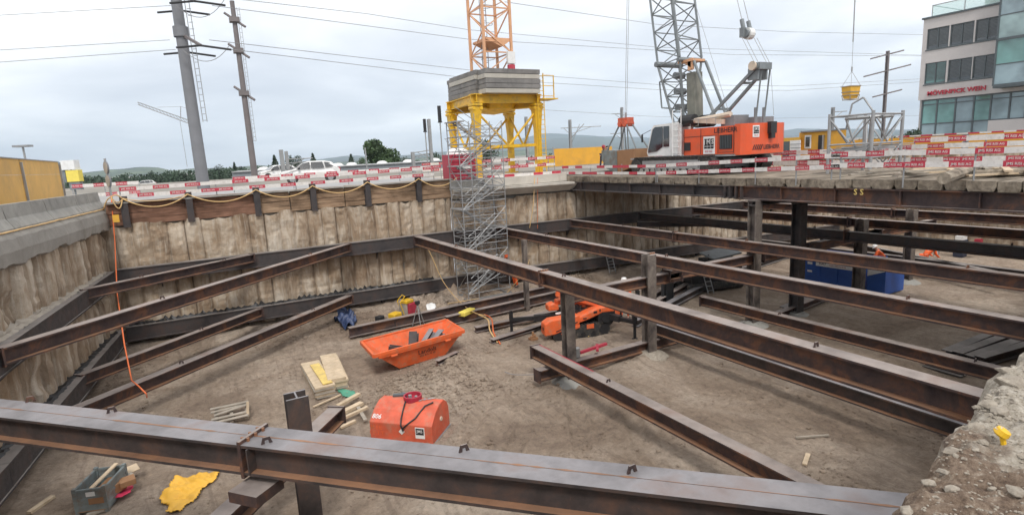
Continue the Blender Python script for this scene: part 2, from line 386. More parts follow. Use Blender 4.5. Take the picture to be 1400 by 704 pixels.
# --- secant pile walls
def pile_wall(name,A,B,z0,z1,label,ragged=.18,pitch=.64,step=.05,groove=.16,seed=1,flip=1,low_top=None):
    A=V(A);B=V(B);d=B-A;L=d.length;d.normalize(); nrm=V((d.y,-d.x,0))*flip   # towards the pit
    nx=int(L/step)+1; nz=34
    rs=random.Random(seed); K=int(L/pitch)+2
    bul=[rs.uniform(-.06,.06) for _ in range(K)]; colr=[rs.random() for _ in range(K)]; jit=[rs.uniform(-.08,.08) for _ in range(K)]; top=[rs.uniform(-ragged,ragged*.3) for _ in range(K)]
    vs=[];cv=[];jv=[]
    for i in range(nx):
        s=i*L/(nx-1); k=min(K-1,int(s/pitch)); t=(s/pitch-k)
        prof=min(1,(min(t,1-t))*4.2); prof=math.sqrt(max(0,prof))
        zt=(z1 if low_top is None else low_top(s))+top[k]*(.4+.6*math.sin(t*3.14))+.05*noise.noise(V((s*3,seed,0)))
        for j in range(nz):
            z=z0+(zt-z0)*j/(nz-1)
            w=groove*(prof-1)+bul[k]*.8+.045*noise.fractal(V((s*1.2,z*2.2,seed)),.7,2,4)
            w+=.02*math.sin(z*16+noise.noise(V((s*2,z,seed)))*5)*max(0,noise.noise(V((k*3.1,z*.4,2)))+.25)
            w-=max(0,noise.noise(V((s*.8,z*.9,seed+7)))-.32)*.4
            p=A+d*s+nrm*w; vs.append(V((p.x,p.y,z))); cv.append(colr[k]); jv.append(prof)
    fs=[(i*nz+j,(i+1)*nz+j,(i+1)*nz+j+1,i*nz+j+1) for i in range(nx-1) for j in range(nz-1)]
    # top ledge and back
    base=len(vs)
    for i in range(nx):
        q=vs[i*nz+nz-1]-nrm*.75; vs.append(V((q.x,q.y,q.z-.02+.04*noise.noise(V((i*.3,1,1)))))); cv.append(colr[0]); jv.append(1)
    fs+=[(i*nz+nz-1,(i+1)*nz+nz-1,base+i+1,base+i) for i in range(nx-1)]
    mb=MB(); mb.v=vs; mb.f=fs; mb.m=[0]*len(fs)
    o=mb.build(name,'pile_wall_concrete',recalc=False)
    a=o.data.attributes.new('col','FLOAT','POINT'); a.data.foreach_set('value',cv); a=o.data.attributes.new('joint','FLOAT','POINT'); a.data.foreach_set('value',jv)
    tag(o,label,'retaining wall'); return o
west=pile_wall('pile_wall',WS,WN,-.2,5.25,'stained concrete pile wall along the left side of the pit, under the grey spray-concrete beam',seed=3,ragged=.05,groove=.36,pitch=.72)
north=pile_wall('pile_wall',WN+V((-.35,0,0)),NM+V((.9,0,0)),-.2,5.2,'long far concrete pile wall below the brown timber lagging',seed=11)
north2=pile_wall('pile_wall',NM+V((.9,-.08,0)),V((24.4,wall_y(24.4),0)),-.2,4.95,'concrete pile wall under the pale slab of the yellow portal and the tip of the timber deck',seed=23,ragged=.12)
north3=pile_wall('pile_wall',V((24.4,wall_y(24.4)-.02,0)),NE+V((.3,-.03,0)),-.2,5.9,'smooth buff wall deep under the timber deck, behind the orange crawler crane',seed=31,pitch=.5,ragged=.02)
east=pile_wall('pile_wall',NE+V((0,.3,0)),SE,-.2,5.9,'pile wall at the far right end of the pit, seen between the struts',seed=41,pitch=.7,ragged=.05)
def near_y(x): return .42+.185*x
SW2=V((-6.8,near_y(-6.8),0)); SE2=V((41.4,near_y(41.4),0))
south=pile_wall('pile_wall',SE2,SW2,-.2,5.2,'near pile wall below the rubble ledge at bottom right',seed=51,step=.2)
# behind the pile walls: earth faces closing the gap up to grade
mb=MB(); mb.add([(-7.0,1,-.3),(-3.65,28.6,-.3),(-3.65,28.6,6.0),(-7.0,1,6.0)],[(0,1,2,3)])
mb.add([(-3.7,28.58,-.3),(11,28.2,-.3),(11,28.2,6),(-3.7,28.58,6)],[(0,1,2,3)])
mb.add([(11,28.2,4.6),(41.6,24.85,4.6),(41.6,24.85,6),(11,28.2,6)],[(0,1,2,3)])
structure(mb.build('earth_bank','grade'))
# --- spray-concrete cap beam on the west wall
def cap_west():
    L=29; st=.1; n=int(L/st); vs=[];fs=[]
    d=(WN-WS).normalized(); nr=V((d.y,-d.x,0))
    for i in range(n+1):
        s=i*st; p=WS+d*(s-.6) ; p=V((p.x,p.y,0))
        low=5.02+.10*noise.noise(V((s*.9,3,1)))+.10*abs(noise.noise(V((s*3.2,5,1))))-.14*max(0,noise.noise(V((s*1.7,1,9))))
        b=.16+.02*noise.noise(V((s*1.5,0,2)))
        row=[(-.7,5.85),(.05,5.86),(b,5.72+.04*noise.noise(V((s*2,8,1)))),(b+.06,5.4+.03*noise.noise(V((s*3,7,1)))),(b+.02,low+.05),(.02,low-.02),(-.02,low+.03)]
        for k,(o,z) in enumerate(row):
            vs.append(p+nr*(o+.01*noise.noise(V((s*3,k,1))))+V((0,0,z)))
    m=7
    for i in range(n):
        for k in range(m-1): fs.append((i*m+k,(i+1)*m+k,(i+1)*m+k+1,i*m+k+1))
    mb=MB(); mb.add(vs,fs); return tag(mb.build('cap_beam','cap_concrete'),'ragged grey spray-concrete beam capping the left pile wall','concrete beam')
cap_west()
# --- jersey barriers on it
d=(WN-WS).normalized(); nr=V((d.y,-d.x,0))
jp=[(-.28,0),(.28,0),(.28,.08),(.13,.34),(.08,.72),(-.08,.72),(-.13,.34),(-.28,.08)]
names=['nearest concrete jersey barrier at the left picture edge','second concrete jersey barrier from the left picture edge on the left wall','third concrete jersey barrier from the left, middle of the left wall','fourth concrete jersey barrier from the left on the left wall','last concrete jersey barrier of the left wall, by the pit corner']
s=13.2
for i in range(5):
    a=WS+d*s-nr*.22+V((0,0,5.87)); b_=WS+d*(s+2.95)-nr*.22+V((0,0,5.87)); s+=3.0
    mb=MB(); mb.ext(jp,a,b_)
    tag(mb.build('jersey_barrier','grey_concrete'),names[i],'barrier','concrete jersey barriers on the left wall')
# --- walers
def lug(p,parent,mat='rusty_steel'):
    m_=MB(); q_=[V(p)+V(o) for o in((-.075,0,0),(.075,0,0),(.045,0,.095),(-.045,0,.095),(-.03,0,0),(.03,0,0),(.022,0,.05),(-.022,0,.05))]; th_=V((0,.022,0)); m_.add(q_+[k+th_ for k in q_],[(0,4,7,3),(3,7,6,2),(2,6,5,1),(8,11,15,12),(11,10,14,15),(10,9,13,14),(0,3,11,8),(3,2,10,11),(2,1,9,10),(4,12,15,7),(7,15,14,6),(6,14,13,5)]); m_.build('lifting_lug',mat,parent)
def waler(pts,zc,label,off=.3,depth=.44,h=.62,mat='dark_steel'):
    pts=[V(p) for p in pts]
    t=thing('waler_beam',label,'steel beam',(pts[0].x,pts[0].y,zc-h/2),'wall beams of the pit')
    for a,b in zip(pts,pts[1:]):
        dd=(b-a).normalized(); nn=V((dd.y,-dd.x,0))
        mb=MB(); mb.ibeam(V((a.x,a.y,zc))+nn*off,V((b.x,b.y,zc))+nn*off,h,depth,.035,.05,flat=False)
        # flange facing the pit (box-like closed face)
        mb.bar(V((a.x,a.y,zc))+nn*(off+depth/2-.06),V((b.x,b.y,zc))+nn*(off+depth/2-.06),.05,h-.1)
        mb.build('beam',mat,t)
    # brackets under
    m2=MB()
    for a,b in zip(pts,pts[1:]):
        L=(b-a).length; dd=(b-a).normalized(); nn=V((dd.y,-dd.x,0)); k=1.5
        while k<L:
            p=a+dd*k+nn*.02; c=V((p.x,p.y,zc-h/2)); m2.poly([c,c+nn*.45,c-V((0,0,.4))],dd,.03); k+=3.1
    m2.build('bracket',mat,t)
    return t
eps=V((0,0,0))
waler([(west_x(3),3,0),(west_x(16),16,0),(-3.62,27.6,0)],3.12,'upper dark steel waler along the left wall')
waler([(-3.1,28.3,0),(11,27.9,0)],3.12,'upper dark steel waler across the far wall left of the scaffold stair')
waler([(11.02,27.9,0),(23.5,wall_y(23.5),0),(30,wall_y(30),0),(41,24.7,0)],3.12,'upper dark steel waler of the far wall right of the scaffold stair')
waler([(west_x(3),3,0),(west_x(16),16,0),(-3.62,27.6,0)],.68,'lower dark steel waler along the left wall')
waler([(-3.1,28.3,0),(11,27.9,0)],.68,'lower dark steel waler across the far wall left of the scaffold stair')
waler([(11.02,27.9,0),(23.5,wall_y(23.5),0),(41,24.7,0)],.68,'lower dark steel waler of the far wall right of the scaffold stair')
waler([(41.35,24.5,0),(41.35,8,0)],3.12,'upper steel waler on the far right end wall')
waler([SE2+V((0,0,0)),V((4,near_y(4),0))],3.12,'near steel waler under the rubble ledge')
# black sheeting crumpled on the walers
def debris(name,label,a,b,z,w,mat,cat='sheeting',amp=.14):
    n=int((b-a).length/.12); dd=(b-a).normalized(); nn=V((dd.y,-dd.x,0)); vs=[];fs=[]
    for i in range(n+1):
        for k in range(4):
            p=a+dd*(i*.12)+nn*(.04+w*k/3); vs.append(V((p.x,p.y,z+amp*abs(noise.noise(V((i*.5,k*1.7,z))))*(1.6 if k==0 else 1)-(.06 if k==3 else 0))))
    for i in range(n):
        for k in range(3): fs.append((i*4+k,(i+1)*4+k,(i+1)*4+k+1,i*4+k+1))
    mb=MB(); mb.add(vs,fs)
    return tag(mb.build(name,mat),label,cat)
debris('wood_debris','strip of dusty boards and rubble behind the upper left waler',V((west_x(10),10,0)),V((-3.6,27.4,0)),3.45,.3,'wood_grey','debris')
debris('plastic_sheeting','crumpled black sheeting behind the lower left waler',V((west_x(10),10,0)),V((-3.6,27.4,0)),1.0,.3,'black')
debris('plastic_sheeting','crumpled black sheeting on the lower far waler',V((-3,28.3,0)),V((10.6,27.9,0)),1.0,.3,'black',amp=.2)
# --- struts
def strut(label,p0,p1,ztop,h=.56,b=.36,n=1,mat='rusty_steel',name='steel_strut',lugs=0,splice=None,group='horizontal steel struts',double=False,gap=None):
    """p0,p1: plan points of the centre line"""
    zc=ztop-h/2; a=V((p0[0],p0[1],zc)); c=V((p1[0],p1[1],zc))
    t=thing(name,label,'steel beam',a-V((0,0,h/2)),group)
    dd=(c-a).normalized(); sd=V((dd.y,-dd.x,0))
    offs=[0] if not double else [-b/2-.004,b/2+.004]
    cuts=[0]+(splice or [])+[1]
    for i,(u,v) in enumerate(zip(cuts,cuts[1:])):
        for o in offs:
            dz=.0
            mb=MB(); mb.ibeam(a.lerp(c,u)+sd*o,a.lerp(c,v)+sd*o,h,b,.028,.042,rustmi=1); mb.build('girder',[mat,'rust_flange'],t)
    W_=b*(2 if double else 1)
    for u in (splice or []):
        p=a.lerp(c,u); mb=MB(); mb.bar(p-dd*.025,p+dd*.025,W_+.03,h+.1); mb.build('joint_plate','rusty_steel',t)
        mb=MB(); 
        for o in offs:
            for side in(-1,1): mb.bar(p+sd*(o+side*.09)+dd*.12-V((0,0,0)),p+sd*(o+side*.09)+dd*.14,.14,h-.1)
        mb.build('stiffener',mat,t)
        for k in(-1,1):
            for j in(-1,0,1): mb=MB(); q_=p+dd*(.05*k)+sd*(W_/2*.55*j)+V((0,0,h/2+.03)); mb.lathe([(.022,-.03),(.022,.02),(0,.02)],q_,6); mb.build('bolt','rust_flange',t)
    for u,e in((0,1),(1,-1)):
        p=a.lerp(c,u); mb=MB(); mb.bar(p-dd*.03,p+dd*.02,W_+.06,h+.06); mb.build('end_plate',mat,t)
    L=(c-a).length
    if double:
        mb=MB(); r_=random.Random(2); vs=[]; n_=int(L/.12)
        for k in range(n_+1):
            w_=r_.uniform(.002,.016)*(1.6 if noise.noise(V((k*.06,1,1)))>0 else .4); pc=a+dd*(L*k/n_)+V((0,0,h/2+.0035)); vs+=[pc-sd*w_,pc+sd*w_]
        mb.add(vs,[(2*k,2*k+2,2*k+3,2*k+1) for k in range(n_)])
        mb.build('weld_seam','rust_flange',t)
        for px_,py_ in((42,549),(153,564),(365,606),(635,617),(865,646)): lug(Z(px_,py_,ztop),t)
    for i in range(0 if double else lugs):
        p=a+dd*(L*(i+.6)/lugs)+V((0,0,h/2)); lug(p,t)
    return t
# upper level, running away from the camera (top at 3.45)
B=[(9.62,27.15,1.0,'big rusty middle strut carried by the post beside the orange spider crane',[.485]),
   (14.12,26.7,1.4,'second long strut from the left, carried by the pale post',[.5,]),
   (18.55,26.2,1.4,'long rusty strut passing just above the blue container, third from the left',[.36]),
   (23.1,25.6,1.4,'dark strut beginning under the crawler crane, fourth long strut from the left',[.6]),
   (27.1,25.2,1.4,'fifth long strut from the left, seen just under the timber deck girder',[.5]),
   (31.4,24.9,1.4,'farthest long strut, the highest one seen below the timber deck girder',[.5])]
for x,y1,y0,l,sp in B:
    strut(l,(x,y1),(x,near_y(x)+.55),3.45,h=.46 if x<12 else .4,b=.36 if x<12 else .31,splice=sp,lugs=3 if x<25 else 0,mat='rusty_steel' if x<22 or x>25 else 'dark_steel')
# lower level
strut('lower beam running from the middle post down to the foreground double girder',(9.2,15.35),(9.2,near_y(9)+.6),1.0,h=.4,b=.33,lugs=2)
strut('lower strut just below the big middle strut, grey shiny top',(13.95,15.1),(13.95,near_y(14)+.6),1.0,h=.4,b=.33,mat='blue_steel',lugs=3)
strut('lower strut with a square end plate beside the black machine',(18.05,16.3),(18.05,near_y(18)+.6),1.0,h=.38,b=.32,lugs=2)
strut('far lower strut seen between the upper struts at right',(31.7,24.5),(31.7,near_y(31)+.6),1.0,h=.36,b=.3,mat='dark_steel')
# red paint stripe on the foreground lower beam
p=Z(752,469,1.003); 
# corner braces at the left
strut('upper rusty corner brace, the long one across the left corner',(-4.35,16.75),(6.2,27.35),3.45,h=.4,b=.32,lugs=2)
strut('upper short corner brace close to the left corner, over the left wall waler',(-3.75,23.75),(2.0,27.65),3.45,h=.36,b=.3,lugs=2)
strut('lower long corner brace over the sand, reached by the orange hose',(-4.0,18.4),(5.95,27.0),1.02,h=.38,b=.36,lugs=2)
strut('lower short corner brace in the left corner',(-3.9,21.9),(2.0,27.3),1.02,h=.36,b=.3,lugs=1)
# near double girder: centre line
a=V((-5.75,14.74)); c=V((6.75,1.84))
u0=.485
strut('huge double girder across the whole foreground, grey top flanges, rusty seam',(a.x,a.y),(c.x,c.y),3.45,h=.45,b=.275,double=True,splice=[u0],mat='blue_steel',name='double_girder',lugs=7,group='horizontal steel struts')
strut('rusty brace low under the joint of the double girder, running to bottom left',(-3.1,7.6),(2.55,14.45),1.0,h=.4,b=.4)
mb=MB(); mb.box((.25,8.15,2.8),(.5,.5,.16),0,R(40)); mb.build  # (packing block is part of the girder support below)
tag(mb.build('packing_block','rusty_steel'),'short rusty steel packing block under the joint of the double girder','steel block')
# diagonal far brace
strut('thin dark brace running diagonally low behind the fourth strut',(35.0,21.8),(30.6,10.6),1.0,h=.3,b=.26,mat='dark_steel')
a1=Z(866,297,2.75); b1=V((26.9,17.5,0))
strut('thin dark brace leaving the far corner under the crane end of the deck',(23.2,26.0),(27.0,21.8),2.85,h=.3,b=.26,mat='dark_steel')
# cross beams on the post line
for x0,x1,zt,l in((9.95,14.9,2.83,'cross beam on the post line between the middle strut and the second strut'),(14.3,19.4,2.9,'cross beam on the post line between the second and third long struts'),
    (18.9,22.3,2.9,'cross beam on the post line between the two black-topped deck posts'),(22.2,27.7,2.9,'cross beam on the post line in front of the blue container'),(26.6,32.6,2.9,'far cross beam on the post line near the farthest strut'),
    (8.75,15.5,.5,'low cross beam resting on the sand under the lower struts')):
    strut(l,(x0,14.55),(x1,14.55),zt,h=.36,b=.3,group='cross beams on the post line')
# --- posts
def post(label,x,y,top,b=.42,mat='post_steel',base=True,name='steel_post',h=None):
    z0=floor_z(x,y)
    t=thing(name,label,'steel post',(x,y,z0-.05),'vertical steel posts in the pit')
    mb=MB(); mb.ibeam((x,y,z0-.3),(x,y,top),h or b,b,.03,.045,up=(0,1,0)); mb.build('column',mat,t)
    if base:
        mb=MB(); r0=random.Random(int(x*10)); prof=[(.02,.16),(.3,.14),(.42,.08),(.62,0),(.7,-.1)]
        mb.lathe(prof,(x,y,z0),14); 
        for i,vv in enumerate(mb.v): vv.x+=r0.uniform(-.05,.05); vv.y+=r0.uniform(-.05,.05)
        mb.build('concrete_collar','rubble_concrete' if x<14.6 and x>12 else 'grey_concrete',t)
    return t
post('brown steel post with a worn front face in front of the orange spider crane',9.86,14.35,2.95,b=.32)
post('pale concrete-caked post with a lump of concrete at its foot, right of the spider crane',13.33,14.42,3.62,b=.36)
post('tall deck post under the girder joint, left one of the two under the deck edge',18.95,14.55,5.0,b=.38)
post('tall dark deck post right of the girder joint, widening at its head',21.65,14.5,5.0,b=.42,mat='dark_steel')
post('post rising through the struts in front of the blue container',26.2,14.5,3.55,b=.4)
post('farthest post, pale concrete lump at its foot, right of the blue container',30.45,14.5,3.6,b=.38)
post('cut-off steel post standing behind the double girder with its upper end open',1.17,10.5,3.12,b=.38,mat='blue_steel',base=False)
post('slim short post between the scaffold stair and the middle post',13.2,22.6,3.3,b=.2,base=False)
# shoring head of dark deck post
# ================================================================ FAR EDGE: lagging, posts, slab, deck
# --- timber lagging along the far wall with H posts
def lagging(a_px,b_px,i):
    pass
post_x=[Yp(x,275,28.2).x for x in (168,258,351,428,502,571)]
edges=[-3.15]+post_x+[12.15]
t=thing('lagging_wall','long wall of stacked brown planks on top of the far pile wall','timber wall',(-3.1,28.2,5.2))
rs=random.Random(5)
for i,(x0,x1) in enumerate(zip(edges,edges[1:])):
    zb=5.17;
    segs=[(x0,x1)] if i not in(3,4) else [(x0,(x0+x1)/2+.2),((x0+x1)/2+.2,x1)]
    for (s0,s1) in segs:
        for k in range(4):
            z0=zb+k*.248; hgt=.238
            y0=wall_y(s0)+.14+rs.uniform(-.03,.03);y1=wall_y(s1)+.14+rs.uniform(-.03,.03)
            mb=MB(); dz=rs.uniform(-.015,.015); mb.bar((s0+.02,y0,z0+hgt/2+dz),(s1-.02,y1,z0+hgt/2-dz),.12,hgt)
            mb.build('plank','lag_plank_red' if (i<3) else 'lag_plank',t)
for j,x in enumerate(post_x):
    y=wall_y(x)-.02; mb=MB(); mb.ibeam((x,y,5.08),(x+.02,y,6.36),.26,.26,.03,.04,up=(0,1,0)); mb.build('lagging_post','dark_steel',t)
mb=MB(); mb.bar((-3.1,28.35,6.1),(12.1,wall_y(12)+.15,6.12),.35,.05); mb.build('top_board','grey_concrete',t)
# fine earth strip on top of the piles
# --- yellow hoses in swags
def swag(pts,sag,r,name,label,mat,segs=10,cat='hose',n=6):
    P_=[]
    for a,b in zip(pts,pts[1:]):
        a=V(a);b=V(b)
        for k in range(segs):
            t_=k/segs; p=a.lerp(b,t_); p=p-V((0,0,sag*4*t_*(1-t_))); P_.append(p)
    P_.append(V(pts[-1])); mb=MB(); mb.path(P_,r,n); return tag(mb.build(name,mat,smooth=True),label,cat)
hp=[Yp(152,270,28.0)]+[V((x,wall_y(x)-.2,6.27)) for x in post_x]+[V((12.3,27.7,6.2))]
swag(hp,.42,.024,'hose','thick yellow hose hanging in swags along the lagging posts of the far edge','hose_yellow',14)
swag([p+V((0,.03,.02)) for p in hp[:3]],.2,.015,'cable','thin cable hanging above the yellow hose near the left corner','hose_yellow',12,'cable')
# hose lying along the west cap
d=(WN-WS).normalized(); nr=V((d.y,-d.x,0))
pts=[]
for k in range(60):
    s=8+k*.33; p=WS+d*s+nr*(.14+.05*noise.noise(V((s,2,2)))); pts.append(V((p.x,p.y,5.9+.02*noise.noise(V((s*2,1,1))))))
mb=MB(); mb.path(pts,.024,6); tag(mb.build('hose','hose_yellow',smooth=True),'yellow hose lying along the top of the grey concrete beam at left','hose')
mb=MB()
swag([pts[-1],hp[0],hp[1]],-.12,.024,'hose','loop of yellow hose in the pit corner linking beam and lagging','hose_yellow',8)
# vertical orange hose dropping into the corner
oh=[Xp(152,268,-2.9),Xp(157,330,-2.95),Xp(160,400,-2.9),Xp(170,470,-2.5),Z(180,520,1.15),Z(190,528,1.1),Z(200,538,1.05),Z(201,543,.9)]
mb=MB(); mb.path(oh,.022,6); tag(mb.build('hose','hose_orange',smooth=True),'thin orange hose dropping down the left corner to the lower brace','hose')
# --- barrier with red and white boards
def board(mb,a,b,h=.15,seg=.62,k0=0,txt=None,face=None,th=.025):
    a=V(a);b=V(b);L=(b-a).length;n=max(1,round(L/seg)); d=(b-a)/n; dn=d.normalized()
    fy=V((dn.y,-dn.x,0)).normalized()
    if face is not None and fy.dot(V(face))<0: fy=-fy
    for i in range(n):
        p=a+d*i;q=a+d*(i+1); red=(i+k0)%2==0
        mb.bar(p,q,th,h,mi=0 if red else 1)
        if txt and red:
            c=(p+q)/2; xd=V((-fy.y,fy.x,0)); up=V((0,0,1)); up=(up-xd*0)
            dirx=dn if dn.dot(xd)>0 else -dn
            mb.text(txt,c+fy*(th/2),dirx,fy.cross(dirx)*(1 if fy.cross(dirx).z>0 else -1),h*.62,mi=1,off=0.004)
            # make sure the letters sit on the outside
            for v in mb.v[-len(textmesh(txt)[0]):]:
                o=(v-(c+fy*(th/2))).dot(fy); v+=fy*(.004-o)
def barrier(pts,zs,label,posts=True,group='red and white barriers',h=.15,txt='JMS RISI AG',face=(0,-1,0),post_h=None,base=5.85,name='safety_barrier',k0=0,pm='galvanised'):
    """pts plan points of the posts; zs rail heights"""
    t=thing(name,label,'barrier',(pts[0][0],pts[0][1],base),group)
    for j,z in enumerate(zs):
        mb=MB()
        for i,(a,b) in enumerate(zip(pts,pts[1:])):
            za=z(a) if callable(z) else z; zb_=z(b) if callable(z) else z
            board(mb,(a[0],a[1],za),(b[0],b[1],zb_),h,k0=k0+j+i,txt=txt,face=face)
        mb.build('rail',['barrier_red','barrier_white'],t)
    if posts:
        fv=V(face)*-.05
        for a in pts:
            top=(zs[0](a) if callable(zs[0]) else zs[0])+.12
            mb=MB(); mb.tube((a[0]+fv.x,a[1]+fv.y,base-.25),(a[0]+fv.x,a[1]+fv.y,top),.024,6); mb.build('post',pm,t)
    return t
def run(px0,px1,n,yy):  # n+1 plan points between two pixel columns on plane y
    a=Yp(px0,240,yy).x;b=Yp(px1,240,yy).x
    return [(lerp(a,b,i/n),yy) for i in range(n+1)]
# along the lagging: rails measured in the photo
barrier([( -2.6,28.9),(1,28.9),(4.4,28.85),(7.8,28.8),(11.4,28.7)],[lambda a:6.66+.008*a[0],lambda a:6.36+.004*a[0]],'red and white barrier behind the brown lagging, left part up to the scaffold stair',base=6.0)
barrier([(-6.2,43.0),(-4.6,43.0),(-2.8,43.0)],[6.72,6.12],'short red and white barrier between the plywood hoarding and the round signs',base=6.0,h=.2)
barrier([(2.0,33.5),(5,33.5),(8,33.4),(11,33.2),(13.6,33.0)],[6.75],'second red and white barrier behind the white car lane, nearer the portal',base=6.0,h=.14)
# on the pale slab
barrier([(13.9,27.75),(16.4,27.7),(18.85,27.65)],[6.1],'low red and white board on the edge of the pale slab',base=6.03,txt=None)
barrier([(14.2,28.4),(16.5,28.4),(18.9,28.3)],[6.95,6.55],'red and white barrier at the feet of the yellow portal',base=6.03)
barrier([(13.5,36),(16.5,36),(19.5,36),(23.5,36)],[6.9,6.5],'red and white barrier behind the yellow portal',base=6.0)
# front edge of the deck
def zt(a): return lerp(6.36,6.64,max(0,min(1,(20-a[1])/9)))
def zl(a): return lerp(6.03,6.27,max(0,min(1,(20-a[1])/9)))
DX=18.93
barrier([(DX,27.6),(DX,25),(DX,22.4),(DX,20)],[zt,zl],'thin red and white barrier on the deck edge in front of the grab',face=(-1,0,0),h=.13,txt=None)
barrier([(DX,19.9),(DX,17.4),(DX,14.6),(DX,12.9),(DX,11.3)],[zt,zl],'red and white barrier on the deck edge in front of the orange crane',face=(-1,0,0),h=.15,txt='JMS RISI AG')
barrier([(DX,11.6),(DX,9.35),(DX,7.55),(DX,5.6)],[6.66,6.30],'lettered red and white barrier on stout posts at the right end of the deck edge',face=(-1,0,0),h=.16)
# far edge of the deck and yard barriers
FX=25.6
barrier([(FX,27),(FX,22),(FX,18),(FX,14.5),(FX,12)],[6.62,6.12],'red and white barrier along the far side of the deck behind the crane',face=(-1,0,0),h=.2)
barrier([(FX+.2,12.4),(FX+.2,10),(FX+.2,7.8)],[6.95,6.45],'red and white barrier along the far side of the deck at the right picture edge',face=(-1,0,0),h=.2)
barrier([(24.5,12.4),(24.5,10.2),(24.5,8.2),(24.5,6.5)],[6.72,6.22],'red and white barrier in the middle of the deck, right of the lattice scaffold',face=(-1,0,0),h=.17,base=5.9)
# --- pale slab with corbel
t=thing('concrete_slab','pale concrete slab on the far edge that carries the yellow portal','concrete slab',(16,29,5.0))
mb=MB(); mb.poly([(13.8,27.45,5.58),(18.95,27.2,5.58),(18.95,36,5.58),(13.8,36,5.58)],(0,0,1),.45); mb.build('slab','pale_concrete',t)
mb=MB(); mb.poly([(11.9,27.62,5.55),(14.2,27.55,5.55),(14.2,27.55,6.0),(11.9,27.62,6.0)],(0,1,0),6); mb.build('side_slab','grey_concrete',t)
mb=MB()
mb.ext([(0,0),(.62,0),(.62,-.12),(.1,-.5),(0,-.5)],(12,27.98,5.56),(19.6,27.0,5.56)); mb.build('corbel','pale_concrete',t)
# --- timber deck
t=thing('timber_deck','timber log deck on steel girders carrying the orange crawler crane','deck',(19,27,5.0))
def girder(x,y0,y1,mat,zt=5.535,h=.5):
    mb=MB(); mb.ibeam((x,y0,zt-h/2),(x,y1,zt-h/2),h,.34,.03,.045); g=mb.build('deck_girder',mat,t)
    mb=MB(); y=y0
    while y>y1: mb.box((x-.09,y,zt-h/2),(.13,.03,h-.1)); y-=2.05
    mb.build('web_stiffener',mat,g)
girder(19.15,28.0,15.6,'dark_steel'); girder(19.17,15.58,2.5,'rusty_steel',5.54,.54)
girder(23.8,27.5,4.8,'dark_steel'); girder(25.5,27.0,5.6,'dark_steel')
for zz_ in (15.2,15.45,15.75,16.0):
    mb=MB(); mb.box((18.97,zz_,5.27),(.16,.035,.5)); mb.build('joint_rib','dark_steel',t)
mb=MB(); mb.ibeam((18.7,14.55,4.9),(25.7,14.55,4.9),.22,.3); mb.build('headstock','dark_steel',t)
mb=MB(); mb.ext([(-.32,0),(.32,0),(.2,-.4),(-.2,-.4)],(21.4,14.5,5.02),(21.9,14.5,5.02),(0,0,1)); mb.build('bracket','dark_steel',t)
rs=random.Random(9); y=27.75; k=0
while y>3.4:
    w_=rs.uniform(.5,.74); hh=.29; x0=18.98+rs.uniform(-.08,.08); x1=25.8+rs.uniform(-.1,.1)
    if 8.0<y-w_/2<8.6: y-=w_; continue      # the missing log
    z1=5.84+rs.uniform(-.02,.015); c=rs.uniform(.025,.09)
    prof=[(-w_/2+.012,z1),(w_/2-.012,z1),(w_/2-.012,z1-.17),(w_/2-c,z1-hh+.0),(-w_/2+c,z1-hh),(-w_/2+.012,z1-.17)]
    tilt=rs.uniform(-.01,.01); yc=y-w_/2
    mb=MB(); n=len(prof)
    vs=[V((x0,yc+a,b)) for a,b in prof]+[V((x1,yc+a,b+tilt)) for a,b in prof]
    mb.add(vs,[(i,(i+1)%n,n+(i+1)%n,n+i) for i in range(n)]+[tuple(range(n))[::-1],tuple(range(n,2*n))])
    mb.build('log','log_timber',t); y-=w_; k+=1
# loose logs near the gap
for (p,q,r_,l) in ((Z(1290,244,6.0),Z(1345,226,6.05),.16,'loose log lying across the deck gap below the lettered barrier'),(Z(1330,238,5.95),Z(1400,236,5.95),.12,'loose log at the right picture edge on the deck')):
    mb=MB(); mb.tube(p,q,r_,9,r1=r_*.9); tag(mb.build('loose_log','log_timber'),l,'log')
# SS chalk mark on the girder
mb=MB(); p=Xp(1174,263,18.97); mb.text('S S',p,(0,-1,0),(0,0,1),.27,off=.0); 
for v in mb.v: v.x=18.962-.0
mb.build('chalk_mark','wood_yellow',t)
# ================================================================ YELLOW PORTAL with ballast and tower mast
t=thing('crane_portal','yellow steel portal on four legs carrying grey ballast blocks','portal',(16.9,32,6.03))
LG=[(14.75,30.0),(18.85,30.0),(19.3,34.2),(15.1,34.2)]; PT=10.05
for (x,y) in LG:
    mb=MB()
    cx_,cy_=17,32.1
    q=.26
    prof0=[(-.17,-.17),(.17,-.17),(.17,.17),(-.17,.17)]; prof1=[(-.28,-.24),(.28,-.24),(.28,.24),(-.28,.24)]
    mb.ext(prof0,(x,y,6.03),(x,y,8.6),(0,1,0)); mb.ext(prof0,(x,y,8.6),(x,y,PT),(0,1,0),prof1=prof1)
    mb.box((x,y,6.06),(.7,.7,.07))
    lg=mb.build('leg','yellow',t)
    mb=MB(); mb.box((x,y,PT+.08),(.62,.6,.12)); mb.tube((x-.24,y-.28,PT-.12),(x-.24,y+.28,PT-.12),.1,10); mb.tube((x+.24,y-.28,PT-.12),(x+.24,y+.28,PT-.12),.1,10); mb.build('flange','yellow',lg)
